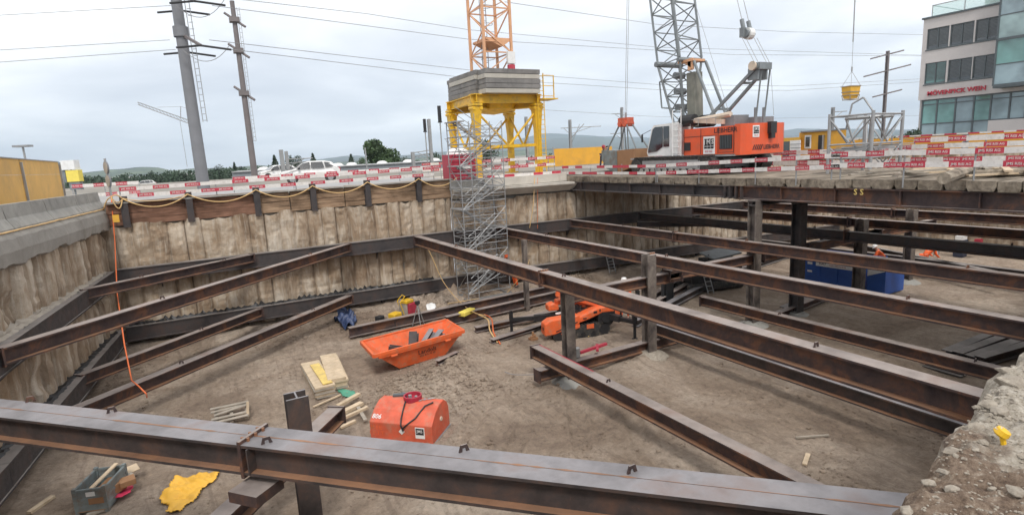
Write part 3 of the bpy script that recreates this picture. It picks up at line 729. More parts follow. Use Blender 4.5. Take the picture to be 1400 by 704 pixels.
for i in range(4):
    a=V((*LG[i],7.75));b=V((*LG[(i+1)%4],7.75)); mb=MB(); mb.bar(a,b,.14,.16); mb.build('tie_bar','yellow',t)
    m_=(a+b)/2
    mb=MB(); mb.tube(V((*LG[i],PT-.25)),m_,.07,8); mb.build('brace','yellow',t)
    mb=MB(); mb.tube(V((*LG[(i+1)%4],PT-.25)),m_,.07,8); mb.build('brace','yellow',t)
    a=V((*LG[i],PT+.42));b=V((*LG[(i+1)%4],PT+.42)); dd=(b-a).normalized(); mb=MB(); mb.ibeam(a-dd*.3,b+dd*.3,.5,.3,.04,.05); mb.build('ring_beam','yellow',t)
for i in range(2):
    a=V((*LG[i],PT+.28));b=V((*LG[i+2],PT+.28)); mb=MB(); mb.ibeam(a,b,.75,.45,.1,.06); mb.build('cross_beam','yellow',t)
# rounded belly of the undercarriage cross
mb=MB(); mb.lathe([(0,9.72),(.9,9.85),(1.4,10.0),(1.6,10.3)],(17,32.1,0),20); mb.build('belly_plate','yellow',t)
# ladder with cage
mb=MB(); lx,ly=18.9,29.55
for dx in(-.22,.22): mb.tube((lx+dx,ly,6.1),(lx+dx,ly,11.9),.03,6)
z=6.4
while z<11.8: mb.tube((lx-.22,ly,z),(lx+.22,ly,z),.018,5); z+=.28
mb.build('ladder','yellow',t)
mb=MB()
for zz_ in (10.6,11.2,11.8): mb.bar((19.2,29.7,zz_),(19.95,29.7,zz_),.04); 
mb.bar((19.95,29.7,10.4),(19.95,29.7,11.8),.05); mb.bar((19.2,29.7,10.4),(19.2,29.7,11.9),.05); mb.box((19.5,30,10.42),(1.1,1.2,.06))
mb.build('guardrail','yellow',t)
# ballast: four stacks of slabs around the mast
def ballast(x0,x1,y0,y1,z0,n,h,label,light):
    t_=thing('ballast_stack',label,'concrete ballast',((x0+x1)/2,(y0+y1)/2,z0),'ballast stacks on the yellow portal')
    r_=random.Random(int(x0*10+y0))
    for i in range(n):
        j=r_.uniform(-.03,.03); mb=MB(); mb.bb(x0+j,x1+j,y0-j,y1-j,z0+i*h,z0+i*h+h-.025); mb.build('ballast_block','ballast_light' if i in light else 'ballast_concrete',t_)
bz=10.78
ballast(15.15,18.75,29.3,30.25,bz-.05,5,.27,'front stack of five long grey ballast slabs, bottom slab paler',(0,3))
ballast(15.0,16.1,30.3,34.0,bz,5,.27,'left stack of grey ballast slabs with one pale slab',(3,))
ballast(18.0,19.1,30.3,34.0,bz,5,.27,'right stack of ballast slabs half hidden behind the front slabs',())
ballast(15.3,18.8,34.1,35.0,bz,5,.27,'rear stack of ballast slabs behind the tower mast',())
# tower mast
t=thing('tower_crane_mast','salmon orange lattice tower crane mast rising from the ballast','crane mast',(17.05,31.9,bz))
MX,MY,HW=17.0,32.0,.92
ch=[(MX-HW,MY-HW),(MX+HW,MY-HW),(MX+HW,MY+HW),(MX-HW,MY+HW)]; z0=bz; ZT=30.0
for x,y in ch:
    mb=MB(); mb.bar((x,y,z0),(x,y,ZT),.14); mb.build('chord','mast_orange',t)
lvl=[z0+i*1.25 for i in range(int((ZT-z0)/1.25)+1)]
mb=MB(); md=MB()
for i,z in enumerate(lvl):
    for k in range(4):
        a=ch[k];b=ch[(k+1)%4]
        if i%2==0: mb.bar((*a,z),(*b,z),.07)
        if i+1<len(lvl):
            p,q=(a,b) if (i+k)%2 else (b,a)
            md.bar((*p,z),(*q,lvl[i+1]),.06)
            if i%2==0: md.bar((*q,z+.6),((p[0]+q[0])/2,(p[1]+q[1])/2,z+.6),.04)
mb.build('horizontal_bracing','mast_orange',t); md.build('diagonal_bracing','mast_orange',t)
mb=MB(); mb.bb(MX-.75,MX+.95,MY-.9,MY+.9,14.0,14.1); mb.poly([(MX-.75,MY-.9,14.0),(MX+.95,MY-.9,14.0),(MX+.3,MY-.9,13.6)],(0,1,0),1.8); mb.build('landing','mast_orange',t)
mb=MB()
for dx in(-.2,.2): mb.tube((MX+dx-.25,MY+.3,z0),(MX+dx-.25,MY+.3,ZT),.025,5)
z=z0
while z<18: mb.tube((MX-.45,MY+.3,z),(MX-.05,MY+.3,z),.02,4); z+=.3
for z in (12,13,15,16,17):
    for k in range(8): a=k*math.pi/4; b_=a+math.pi/4; mb.tube((MX-.25+.42*math.cos(a),MY-.05+.42*math.sin(a),z),(MX-.25+.42*math.cos(b_),MY-.05+.42*math.sin(b_),z),.015,4)
mb.build('ladder','rope_steel',t)
mb=MB(); mb.box((MX+.75,MY-1.1,12.95),(.5,.2,.7)); mb.build('switch_box','white',t)
mb=MB(); mb.box((MX+.75,MY-1.1,12.3),(.42,.2,.5)); mb.build('fuse_box','barrier_red',t)
# ================================================================ SCAFFOLD STAIR TOWER
SX0,SX1,SY0,SY1=11.35,13.72,25.15,26.45
t=thing('scaffold_stair','tall galvanised scaffold stair tower rising from the pit floor against the far wall','scaffolding',(12.5,25.8,.1))
for x in (SX0,SX1,(SX0+SX1)/2-.6):
    for y in (SY0,SY1):
        mb=MB(); mb.tube((x,y,.15),(x,y,8.9),.026,6); mb.build('standard','galvanised',t)
lv=[.5+i*1.05 for i in range(9)]
for i,z in enumerate(lv[:-1]):
    mb=MB()
    for zz_ in (z,z+.35,z+.7) if z>1 else (z,):
        for y in(SY0,SY1): mb.tube((SX0,y,zz_),(SX1,y,zz_),.019,5)
        for x in(SX0,SX1): mb.tube((x,SY0,zz_),(x,SY1,zz_),.019,5)
    mb.build('ledger_frame','galvanised',t)
    # stair flight: alternating
    a,b_=(SX0+.25,SX1-.55) if i%2==0 else (SX1-.55,SX0+.25)
    ya=SY0+.12+(.6 if i%2 else 0)
    mb=MB()
    for yy in (ya,ya+.42): mb.bar((a,yy,z),(b_,yy,z+1.05),.025,.07)
    for k in range(6): u=(k+.5)/6; mb.box((lerp(a,b_,u),ya+.21,z+1.05*u+.02),(.17,.42,.025))
    fl=mb.build('stair_flight','galvanised',t)
    mb=MB(); mb.tube((a,ya,z+.75),(b_,ya,z+1.8),.018,5); mb.tube((a,ya,z+.4),(b_,ya,z+1.45),.015,5); mb.build('handrail','galvanised',fl)
    mb=MB(); e=SX1-.28 if i%2==0 else SX0+.14; mb.box((e,(SY0+SY1)/2,z+1.06),(.5,SY1-SY0,.05)); mb.build('landing','galvanised',t)
    mb=MB(); s_=1 if i%2 else -1
    mb.tube((SX0 if s_>0 else SX1,SY1,z),(SX1 if s_>0 else SX0,SY1,z+1.05),.018,5)
    mb.tube((SX0 if s_<0 else (SX0+SX1)/2,SY0,z),((SX0+SX1)/2 if s_<0 else SX1,SY0,z+1.05),.018,5)
    mb.tube((SX0,SY0 if s_>0 else SY1,z),(SX0,SY1 if s_>0 else SY0,z+1.05),.018,5); mb.build('brace','galvanised',t)
    mb=MB(); mb.tube((SX1 if s_>0 else SX0,SY0,z),(SX0 if s_>0 else SX1,SY0,z+1.05),.017,5); mb.tube((SX1,SY0 if s_>0 else SY1,z),(SX1,SY1 if s_>0 else SY0,z+1.05),.017,5); mb.tube((SX0,SY0+.35,z+.52),(SX1,SY0+.35,z+.52),.017,5); mb.tube((SX0,SY1-.35,z+.9),(SX1,SY1-.35,z+.9),.017,5); mb.tube((SX0+.9,SY0,z+.35),(SX0+.9,SY0,z+1.4),.017,5); mb.tube((SX1-.45,SY0+.4,z),(SX1-.45,SY0+.4,z+1.05),.017,5); mb.build('guard_tube','galvanised',t)
mb=MB()
for y in(SY0,SY1): mb.bar((SX0-.1,y,.18),(SX1+.1,y,.18),.05,.12)
for x in(SX0,SX1): mb.bar((x,SY0-.3,.15),(x,SY1+.2,.15),.05,.1)
mb.build('base_frame','galvanised',t)
# red site cabinet behind it
t=thing('site_cabinet','tall crimson cabinet with white domed top behind the scaffold stair','cabinet',(13,28.9,6.02))
mb=MB(); mb.bb(12.3,13.75,28.4,29.6,6.02,7.4); mb.build('body','red',t)
mb=MB(); 
for z in(6.5,7.0,7.32): mb.bb(12.26,13.79,28.36,28.4,z,z+.05)
for x in (12.32,12.78,13.26,13.7): mb.bb(x-.03,x+.03,28.35,28.4,6.02,7.4)
mb.build('panel_rib','red',t)
mb=MB(); mb.lathe([(.62,0),(.55,.2),(.3,.34),(0,.38)],(13.0,29.0,7.4),16); mb.build('dome','white',t)
mb=MB(); mb.bb(12.6,13.5,28.33,28.36,6.62,6.8); mb.build('sign','barrier_white',t)
# ================================================================ CRAWLER CRANE
t=thing('crawler_crane','big orange and white crawler crane standing on the timber deck','crane',(22.6,19,5.86))
CG='crane_grey'
CX0,CX1=21.0,24.2
def track(x0,x1,y0,y1):
    zb=5.87;r_=.42
    mb=MB(); pr=[]
    for k in range(9): a=-math.pi/2-k*math.pi/8; pr.append((y1+.42+r_*math.cos(a),zb+r_+r_*math.sin(a)))
    for k in range(9): a=math.pi/2-k*math.pi/8; pr.append((y0-.42+r_*math.cos(a),zb+r_+r_*math.sin(a)))
    n=len(pr); vs=[(x0,a,b) for a,b in pr]+[(x1,a,b) for a,b in pr]
    mb.add(vs,[(i,(i+1)%n,n+(i+1)%n,n+i) for i in range(n)]+[tuple(range(n))[::-1],tuple(range(n,2*n))])
    yy=y1+.3
    while yy<y0-.2: mb.box(((x0+x1)/2,yy,zb+.02),(x1-x0+.12,.16,.06)); mb.box(((x0+x1)/2,yy,zb+2*r_),(x1-x0+.12,.16,.05)); yy+=.24
    tr=mb.build('track','rubber',t)
    yy=y1+.5
    while yy<y0-.4: mb=MB(); mb.tube((x0-.05,yy,zb+.17),(x0+.02,yy,zb+.17),.14,10); mb.build('roller','grey_concrete',tr); yy+=.42
    for yy in(y1+.45,y0-.45): mb=MB(); mb.tube((x0-.07,yy,zb+r_),(x0+.02,yy,zb+r_),.33,14); mb.build('sprocket','rubber',tr)
    mb=MB(); mb.bb(x0-.03,x0+.02,y1+.9,y0-.9,zb+.28,zb+.68); mb.build('track_frame','galvanised',tr)
track(20.55,21.3,23.5,18.0); track(23.9,24.65,23.5,18.0)
mb=MB(); mb.bb(21.35,23.85,18.7,22.5,6.1,6.55); mb.build('chassis','crane_grey',t)
mb=MB(); mb.lathe([(1.2,6.5),(1.2,6.72),(0,6.72)],(22.6,20.3,0),20); mb.build('slew_ring','black',t)
mb=MB(); mb.bb(20.9,24.3,17.2,23.0,6.66,6.74); mb.bb(20.6,21.3,20.9,23.6,6.62,6.7); mb.build('platform','galvanised',t)
# house
mb=MB()
mb.bb(21.0,24.2,17.27,20.22,6.76,7.98); mb.build('engine_housing','crane_orange',t)
mb=MB(); pr=[(21.0,17.25),(21.03,16.98),(21.2,16.82),(21.5,16.76),(23.3,16.8),(23.8,16.9),(24.15,17.1),(24.2,17.25)]
mb.poly([(x,y,6.7) for x,y in pr],(0,0,1),1.33); mb.build('counterweight','crane_orange',t)
X_=20.994
mb=MB()
for y in (17.3,18.15,19.15,20.18): mb.bb(X_-.004,X_+.02,y-.012,y+.012,6.8,7.96)
mb.bb(X_-.004,X_+.02,18.2,20.15,7.6,7.62); mb.bb(X_-.004,X_+.02,17.32,18.1,6.83,6.85); mb.build('panel_seam','black',t)
mb=MB(); mb.bb(X_-.03,X_+.02,17.38,18.05,6.98,7.6); gr=mb.build('grille','black',t)
mb=MB(); 
for k in range(7): mb.bb(X_-.04,X_-.03,17.42+k*.09,17.44+k*.09,7.0,7.58)
mb.build('louvre','frame_grey',gr)
mb=MB(); mb.bb(X_-.03,X_+.02,19.78,20.14,6.98,7.36); mb.build('vent','black',t)
# JMS signs
def jms(c,xd,nrm,s,parent):
    c=V(c);xd=V(xd);nrm=V(nrm);up=V((0,0,1))
    mb=MB(); mb.box(c,(.02 if abs(nrm.x)>.5 else s,s if abs(nrm.x)>.5 else .02,s*1.2)); sg=mb.build('sign_plate','white',parent)
    mb=MB(); 
    for k in(-1,0,1):
        q=c+xd*(k*s*.29)+nrm*.014+up*(s*.2); mb.box(q,(.01 if abs(nrm.x)>.5 else s*.25,s*.25 if abs(nrm.x)>.5 else .01,s*.5))
        mb.box(q-up*(s*.36),(.01 if abs(nrm.x)>.5 else s*.25,s*.25 if abs(nrm.x)>.5 else .01,s*.14))
    mb.build('sign_field','black',sg)
    mb=MB(); mb.text('J M S',c+up*(s*.22)+nrm*.0,xd,up,s*.42); 
    mb.text('RISI AG',c-up*(s*.42),xd,up,s*.2,mi=1)
    for v in mb.v: v+=nrm*(.026-(v-c).dot(nrm))
    mb.build('lettering',['white','barrier_red'],sg)
jms((X_-.012,18.65,7.18),(0,-1,0),(-1,0,0),.66,t)
def letters(txt,c,xd,nrm,size,mat,parent):
    c=V(c);nrm=V(nrm); mb=MB(); mb.text(txt,c,V(xd),(0,0,1),size)
    for v in mb.v: v+=nrm*(.006-(v-c).dot(nrm))
    mb.build('lettering',mat,parent)
letters('LIEBHERR',(X_-.002,17.75,7.8),(0,-1,0),(-1,0,0),.3,'black',t)
letters('LIEBHERR',(22.85,16.775,6.98),(1,.02,0),(.02,-1,0),.27,'black',t)
jms((21.75,16.75,7.68),V((1,.02,0)).normalized(),V((.02,-1,0)).normalized(),.42,t)
mb=MB()
for k in range(5): x=21.55+k*.13; mb.poly([(x,16.77,6.88),(x+.06,16.77,6.88),(x+.17,16.77,7.1),(x+.11,16.77,7.1)],(0,-1,0),.02)
mb.build('hazard_stripes','black',t)
mb=MB(); mb.box((22.75,16.7,7.82),(.4,.2,.5)); mb.box((22.75,16.7,7.48),(.26,.16,.26)); mb.build('lamp_bracket','black',t)
# cab
cb_=MB(); pr=[(20.55,6.78),(22.62,6.78),(22.72,6.95),(22.35,8.18),(22.2,8.32),(20.55,8.36)]
n=len(pr); vs=[(20.95,y,z) for y,z in pr]+[(22.0,y,z) for y,z in pr]; cb_.add(vs,[(i,(i+1)%n,n+(i+1)%n,n+i) for i in range(n)]+[tuple(range(n))[::-1],tuple(range(n,2*n))]); cab=cb_.build('cab','white',t)
mb=MB(); mb.poly([(20.94,21.12,7.22),(20.94,21.5,7.22),(20.94,21.5,8.22),(20.94,21.12,8.22)],(-1,0,0),.02); mb.poly([(20.94,21.56,7.22),(20.94,22.0,7.0),(20.94,22.6,6.95),(20.94,22.6,7.1),(20.94,22.25,8.12),(20.94,22.1,8.22),(20.94,21.56,8.22)],(-1,0,0),.02)
mb.add([(21.02,22.7,7.05),(21.95,22.7,7.05),(21.95,22.38,8.12),(21.02,22.38,8.12)],[(0,1,2,3)])
mb.build('window','cab_glass',cab)
mb=MB(); mb.bar((20.8,22.9,7.5),(20.8,22.9,7.9),.1,.03); mb.tube((20.8,22.9,7.9),(20.95,22.4,8.1),.015,5); mb.build('mirror','black',cab)
mb=MB()
for y in(20.25,20.8): mb.tube((20.85,y,6.75),(20.85,y,8.95),.022,5)
z=6.9
while z<8.3: mb.tube((20.85,20.25,z),(20.85,20.8,z),.018,5); z+=.27
mb.build('ladder','white',t)
# things on the roof
mb=MB(); mb.tube((21.3,20.6,8.4),(21.3,19.8,8.4),.28,12); mb.tube((22.3,20.6,8.35),(22.3,19.6,8.35),.3,14); mb.build('winch_drum','black',t)
mb=MB(); mb.box((21.8,18.9,8.28),(1.2,1.6,.22),M=Euler((R(6),0,0)).to_matrix()); mb.tube((21.3,19.9,8.35),(21.4,17.8,8.5),.12,8); mb.build('cover','tan_cover',t)
mb=MB(); mb.box((21.9,18.0,8.2),(1.0,.7,.5)); mb.box((23.0,17.6,8.15),(1.2,.7,.36)); mb.build('winch_box','crane_grey',t)
mb=MB()
for k in range(6): mb.tube((21.1,20.9-k*.5,8.12),(21.1,20.9-k*.5,8.4),.015,4)
mb.tube((21.1,21,8.4),(21.1,18.3,8.4),.015,4); mb.build('handrail','galvanised',t)
# boom
def lattice(base,top,w0,w1,nseg,cr,br,parent,mat,name='boom_section',sx=V((1,0,0))):
    base=V(base);top=V(top);d_=(top-base); dn=d_.normalized(); sy=dn.cross(sx).normalized()
    mc=MB();ml=MB()
    cs=lambda u,w:[base+d_*u+sx*(a*w/2)+sy*(b*w/2) for a,b in((-1,-1),(1,-1),(1,1),(-1,1))]
    A=cs(0,w0);B_=cs(1,w1)
    for k in range(4): mc.tube(A[k],B_[k],cr,6)
    o=mc.build(name,mat,parent)
    for i in range(nseg):
        P=cs(i/nseg,lerp(w0,w1,i/nseg));Q=cs((i+1)/nseg,lerp(w0,w1,(i+1)/nseg))
        for k in range(4):
            if i%2: ml.tube(P[k],Q[(k+1)%4],br,5)
            else: ml.tube(P[(k+1)%4],Q[k],br,5)
            ml.tube(Q[k],Q[(k+1)%4],br,5)
    ml.build('lacing',mat,o); return o
bf=V((22.2,21.35,8.2)); bm_=V((22.3,21.75,11.35)); bt=V((22.6,24.2,24.5))
lattice(bf,bm_,.62,1.5,4,.06,.03,t,CG); lattice(bm_,bt,1.5,1.5,15,.06,.03,t,CG)
for dy_,r_ in((.75,.14),(-.75,.1)): mb2=MB(); mb2.tube(bm_+V((-.9,dy_,.0)),bm_+V((.9,dy_,.0)),r_,8); mb2.build('cross_tube','crane_grey',t)
for k in range(3): c=bf.lerp(bm_,.3+k*.25); mb2=MB(); mb2.tube(c+V((-.3,.1,0)),c+V((.3,.1,0)),.17,10); mb2.build('boom_pulley','crane_grey',t)
# upright grey housing behind the boom with orange-brown head
mb=MB(); mb.box((22.1,20.55,9.4),(.55,.5,2.6),M=Euler((R(-2),0,0)).to_matrix()); mb.box((22.1,20.5,9.4),(.5,.25,2.3)); mb.build('boom_tower','tower_grey',t)
mb=MB(); mb.poly([(21.75,20.35,10.8),(21.75,21.1,11.3),(21.75,20.4,11.35)],(1,0,0),.08); mb.bb(21.7,22.5,20.3,21.3,11.2,11.3); mb.bb(21.75,21.9,20.5,20.7,10.8,11.2); mb.build('tower_head','mast_orange',t)
mb=MB(); mb.tube((21.8,20.35,11.2),(21.8,18.95,8.3),.07,8); mb.tube((22.6,20.35,11.2),(22.6,18.95,8.3),.07,8); mb.build('stay_strut','crane_grey',t)
mb=MB(); mb.tube((21.7,22.55,10.5),(21.7,22.4,9.2),.04,6); mb.tube((21.7,22.55,10.5),(21.9,22.1,10.6),.04,6); mb.tube((21.7,22.4,9.2),(22,21.8,9.1),.04,6); mb.build('side_step','crane_grey',t)
# A-frame
h1,h2=V((21.7,16.85,10.3)),V((22.35,16.85,10.3))
mb=MB(); f1_,f2_=V((21.55,19.4,8.3)),V((22.55,19.4,8.3))
for a,b_ in((f1_,h1),(f2_,h2)): mb.bar(a,b_,.1,.13)
for u in(.25,.75): mb.bar(f1_.lerp(h1,u),f2_.lerp(h2,u),.1)
mb.build('a_frame','crane_grey',t)
mb=MB(); mb.tube((21.6,16.75,10.4),(22.4,16.75,10.4),.15,14); mb.box((22.05,16.65,10.4),(.8,.16,.28)); mb.box((21.75,16.95,10.1),(.1,.5,.5)); mb.box((22.3,16.95,10.1),(.1,.5,.5)); mb.build('sheave_head','crane_grey',t)
mb=MB(); mb.tube((21.5,16.85,10.42),(21.58,16.85,10.42),.19,14); mb.build('sheave','tan_cover',t)
mb=MB()
for x,y in((21.95,16.95),(22.5,16.95)):
    mb.tube((x,16.7,10.3),(x,y,7.95),.035,6); mb.tube((x,y,8.7),(x,y,8.0),.07,8)
mb.build('back_stay','crane_grey',t)
ph=V((21.8,17.4,11.85))
mb=MB(); mb.tube(ph+V((-.1,0,0)),ph+V((.4,0,0)),.17,14); mb.box(ph+V((-.12,.08,.05)),(.2,.2,.4)); mb.box(ph+V((.35,.08,.05)),(.08,.2,.4)); mb.tube(ph+V((-.12,.05,.2)),ph+V((-.12,.15,.6)),.09,8); mb.tube(ph+V((.3,.05,.2)),ph+V((.3,.15,.55)),.09,8); mb.build('bridle_block','crane_grey',t)
mb=MB(); mb.tube(ph+V((.02,0,0)),ph+V((.3,0,0)),.24,14); mb.build('bridle_sheave','white',t)
mb=MB()
for x in(21.5,21.75,22.3,22.5): mb.tube((x,17.4,11.7),(x,16.7,10.5),.012,4)
for x in (21.68,22.1): mb.tube((x,17.5,12.3),(x+.2,20.6,22.0),.018,4)
mb.tube((22.2,20.9,14.5),(22.0,18.3,8.3),.012,4); mb.tube((22.0,21.5,18),(22.2,20.9,14.5),.012,4)
mb.tube((22.4,16.6,10.3),(22.3,16.3,8.3),.01,4); mb.build('rope','rope_steel',t)
# grab bucket
t=thing('clamshell_grab','rusty clamshell grab hanging on ropes over the deck left of the crane cab','grab',(21.6,25.0,5.9))
hc=V((21.6,25.1,8.75))
mb=MB(); mb.box(hc,(.5,.75,.34)); mb.tube(hc+V((-.3,-.2,-.15)),hc+V((.3,-.2,-.15)),.17,8); mb.tube(hc+V((-.3,.2,-.15)),hc+V((.3,.2,-.15)),.17,8); mb.build('head_block','orange_red',t)
for sx_ in(-1,1):
    for sy_ in(-1,1):
        mb=MB(); mb.tube(hc+V((sx_*.2,sy_*.3,-.2)),(21.6+sx_*.45,25.0+sy_*1.25,7.15),.045,6); mb.build('arm','crane_grey',t)
mb=MB(); mb.tube(hc+V((.0,.12,-.2)),(21.6,25.1,7.0),.04,6); mb.tube(hc+V((0,-.12,-.2)),(21.6,24.9,7.0),.04,6); mb.build('closing_rope','crane_grey',t)
for s_ in(-1,1):
    mb=MB(); y0=25.0+s_*.02; pr=[(y0,7.15),(y0+s_*1.35,7.2),(y0+s_*1.35,6.7),(y0+s_*.9,6.15),(y0,5.92)]
    mb.poly([(20.85,a,b) for a,b in pr],(1,0,0),1.5); mb.build('shell','crate_metal' if s_>0 else 'brown_box',t)
mb=MB(); mb.tube(hc+V((0,.05,.15)),hc+V((.4,-.3,16)),.018,4); mb.tube(hc+V((0,-.08,.15)),hc+V((.5,-.35,16)),.018,4); mb.tube(hc+V((0,0,.1)),hc+V((0,0,.45)),.06,6); mb.build('rope','rope_steel',t)
# dragged cable from grab to crane
# ================================================================ BACKGROUND
def hyp(p): return math.hypot(p.x,p.y)
# hills from ridge pixels
def ridge(name,pts,D,mat,depth,base=-10,nx=160,amp=6,seed=0):
    xs=[p[0] for p in pts]
    def ytop(x):
        for (x0,y0),(x1,y1) in zip(pts,pts[1:]):
            if x0<=x<=x1: return lerp(y0,y1,(x-x0)/(x1-x0))
        return pts[-1][1]
    rows=9; vs=[]
    for i in range(nx+1):
        x=lerp(xs[0],xs[-1],i/nx); top=Dp(x,ytop(x),D)
        dirn=V((top.x,top.y,0)).normalized()
        for j in range(rows):
            t_=j/(rows-1)*2-1            # -1 front foot .. 0 crest .. 1 back foot
            prof=(1-abs(t_))**1.0*(1-.25*math.sin(abs(t_)*3.14))
            hh=(top.z-base)*max(0,prof)
            p=dirn*(D+t_*depth); n_=amp*noise.fractal(V((p.x/400,p.y/400,seed)),.8,2,4)*(1 if prof>0 else 0)
            vs.append(V((p.x,p.y,base+hh+(n_ if j not in(0,rows-1) else 0))))
    fs=[(i*rows+j,(i+1)*rows+j,(i+1)*rows+j+1,i*rows+j+1) for i in range(nx) for j in range(rows-1)]
    mb=MB(); mb.add(vs,fs); return structure(mb.build(name,mat,smooth=True))
ridge('hills',[(-250,252),(0,244),(60,240),(110,238),(150,232),(185,229),(215,229),(235,233),(250,231),(275,229),(300,232),(330,228),(355,226),(385,229),(415,223),(450,222),(480,219),(520,219),(560,216),(600,213),(640,211),(700,206),(800,202)],3000,'hill_land',1300,seed=1)
ridge('hills',[(380,228),(430,219),(470,214),(490,213),(510,215),(560,212),(600,208),(640,206),(690,199),(730,192),(760,188),(790,188),(815,187),(850,192),(880,193),(940,192),(1000,192),(1080,186),(1150,183),(1200,180),(1255,178),(1330,176)],6200,'mountain_green',2000,amp=12,seed=5,base=4.6)
ridge('hills',[(560,214),(620,206),(680,196),(720,188),(745,183),(780,184),(820,186),(860,187),(900,190),(960,189),(1040,183),(1090,176),(1140,177),(1180,175),(1230,178),(1290,174),(1400,168),(1500,162)],8000,'mountain_green',900,amp=10,seed=9,base=4.6)
# leaves
def leaves(mb,c,r,n,s,rnd,squash=1):
    for _ in range(n):
        while True:
            q=V((rnd.uniform(-1,1),rnd.uniform(-1,1),rnd.uniform(-1,1)))
            if q.length<1 and (q.length>.45 or rnd.random()<.25): break
        p=V(c)+V((q.x*r[0],q.y*r[1],q.z*r[2])); a=Euler((rnd.uniform(0,6),rnd.uniform(0,6),rnd.uniform(0,6))).to_matrix(); z=s*rnd.uniform(.6,1.3)
        mb.add([p+a@V((-z,-z*.5,0)),p+a@V((z,-z*.5,0)),p+a@V((z*.6,z*.6,0)),p+a@V((-z*.7,z*.5,0))],[(0,1,2,3)])
def tree(px,py,D,h,w,label,mat='leaf',conifer=False,dense=900,group='trees beyond the railway',base=6.0,seed=0,name='tree'):
    p=Dp(px,py,D); p=V((p.x,p.y,base)); rnd=random.Random(seed+int(px))
    t_=thing(name,label,'tree',p,group)
    mb=MB(); mb.tube(p,p+V((.1,0,h*.62)),h*.03,7,r1=h*.012)
    for k in range(5):
        a=rnd.uniform(0,6.3); z=h*(.25+.1*k); mb.tube(p+V((0,0,z)),p+V((math.cos(a)*w*.32,math.sin(a)*w*.32,z+h*.16)),h*.012,5,r1=h*.004)
    mb.build('trunk','bark',t_)
    mb=MB()
    if conifer:
        for k in range(12): u=k/12; leaves(mb,p+V((0,0,h*(.12+.85*u))),(w*.5*(1-u)+.1,w*.5*(1-u)+.1,h*.07),dense//12,h*.03,rnd)
    else:
        for k in range(11):
            a=rnd.uniform(0,6.3); q=rnd.uniform(.0,.3); z=rnd.uniform(.26,.78)
            rr=w*rnd.uniform(.2,.3)*(1.15-abs(z-.5)); leaves(mb,p+V((math.cos(a)*w*q,math.sin(a)*w*q,h*z)),(rr,rr,h*.2),dense//10,h*.028,rnd)
    mb.build('crown',mat,t_); return t_
tree(522,236,112,7.6,7.2,'big round dense green tree standing alone beyond the railway',dense=8000,seed=3,base=4.6)
tree(378,240,150,5.8,3.4,'small dark conifer left of the white car roof',mat='leaf_dark',conifer=True,dense=900,seed=4,base=4.6)
tree(404,238,150,5.6,4.5,'dark bushy tree directly behind the white car',mat='leaf_dark',dense=1200,seed=5,base=4.6)
tree(430,237,160,6.0,3.6,'slender dark tree behind the rear of the white car',mat='leaf_dark',conifer=True,dense=900,seed=6,base=4.6)
tree(482,236,140,5.0,3,'small pointed conifer left of the big round tree',mat='leaf_dark',conifer=True,dense=700,seed=7,base=4.6)
tree(494,236,150,4.2,4,'low bush between the pointed conifer and the big round tree',dense=600,seed=8,base=4.6)
tree(551,234,140,4.5,5,'low dark tree right of the big round tree',mat='leaf_dark',dense=700,seed=9,base=4.6)
tree(595,232,110,4.3,4,'low tree behind the catenary gantry',mat='leaf_dark',dense=700,seed=11,base=4.6)
tree(665,232,75,3.6,3.6,'dark green tree seen under the yellow portal',mat='leaf_dark',dense=1300,seed=12)
tree(205,243,200,5.6,5,'rounded tree rising above the left wood edge',mat='leaf_dark',dense=900,seed=13,base=3)
tree(297,240,200,6.4,4.6,'tallest crown of the wood right of the big grey pole',mat='leaf_dark',dense=900,seed=14,base=3)
tree(322,238,190,6.6,2.6,'pointed conifer above the wood left of the brown pole',mat='leaf_dark',conifer=True,dense=800,seed=15,base=3)
tree(128,245,210,5.2,4,'small rounded tree at the left end of the far wood',mat='leaf_dark',dense=700,seed=16,base=3)
rnd=random.Random(77); mb=MB()
for k in range(260):
    x=rnd.uniform(95,620) if k<200 else rnd.uniform(620,1250)
    D=rnd.uniform(185,240); p=Dp(x,240,D); hgt=rnd.uniform(3.2,5.2)*(1 if x<400 else .8)
    leaves(mb,(p.x,p.y,3+hgt*.5),(rnd.uniform(1.6,3.4),rnd.uniform(1.6,3.4),hgt*.52),150,.33,rnd)
o=tag(mb.build('wood','leaf_dark'),'far dark green wood edge along the horizon at left','wood'); o['kind']='stuff'
# --- big poles
def pole(px_t,py_t,px_b,D,r0,r1,name,label,mat,ztop=None):
    b=Dp(px_b,246,D); b.z=6.0
    top=Dp(px_t,py_t,D); zt_=top.z if ztop is None else ztop
    t_=thing(name,label,'power pole',b)
    mb=MB(); mb.tube(b,(b.x,b.y,zt_),r0,16,r1=r1); mb.build('shaft',mat,t_)
    return t_,b,zt_
camr=V((math.cos(YAW),-math.sin(YAW),0))   # direction roughly to the right in the picture
t,b,zt_=pole(243,0,277,45,.4,.29,'power_pole','thick tapering grey power pole with a ladder, left of the brown one','pole_grey',24)
POLE1=b.copy()
mb=MB(); lo=b+camr*.75; hi=V((b.x,b.y,0))+camr*.62
for k in(-.14,.14):
    mb.tube(V((lo.x+camr.x*k,lo.y+camr.y*k,10.5)),V((hi.x+camr.x*k,hi.y+camr.y*k,23.5)),.025,5)
z=10.6
while z<23.4: mb.tube(V((lo.x,lo.y,z))-camr*.14,V((lo.x,lo.y,z))+camr*.14,.018,4); z+=.42
mb.build('ladder','galvanised',t)
mb=MB(); mb.lathe([(.46,16.0),(.46,16.65),(.33,16.65)],(b.x,b.y,0),16); mb.build('collar','pole_grey',t)
away=V((math.sin(YAW+.5),math.cos(YAW+.5),0))
arms=[]
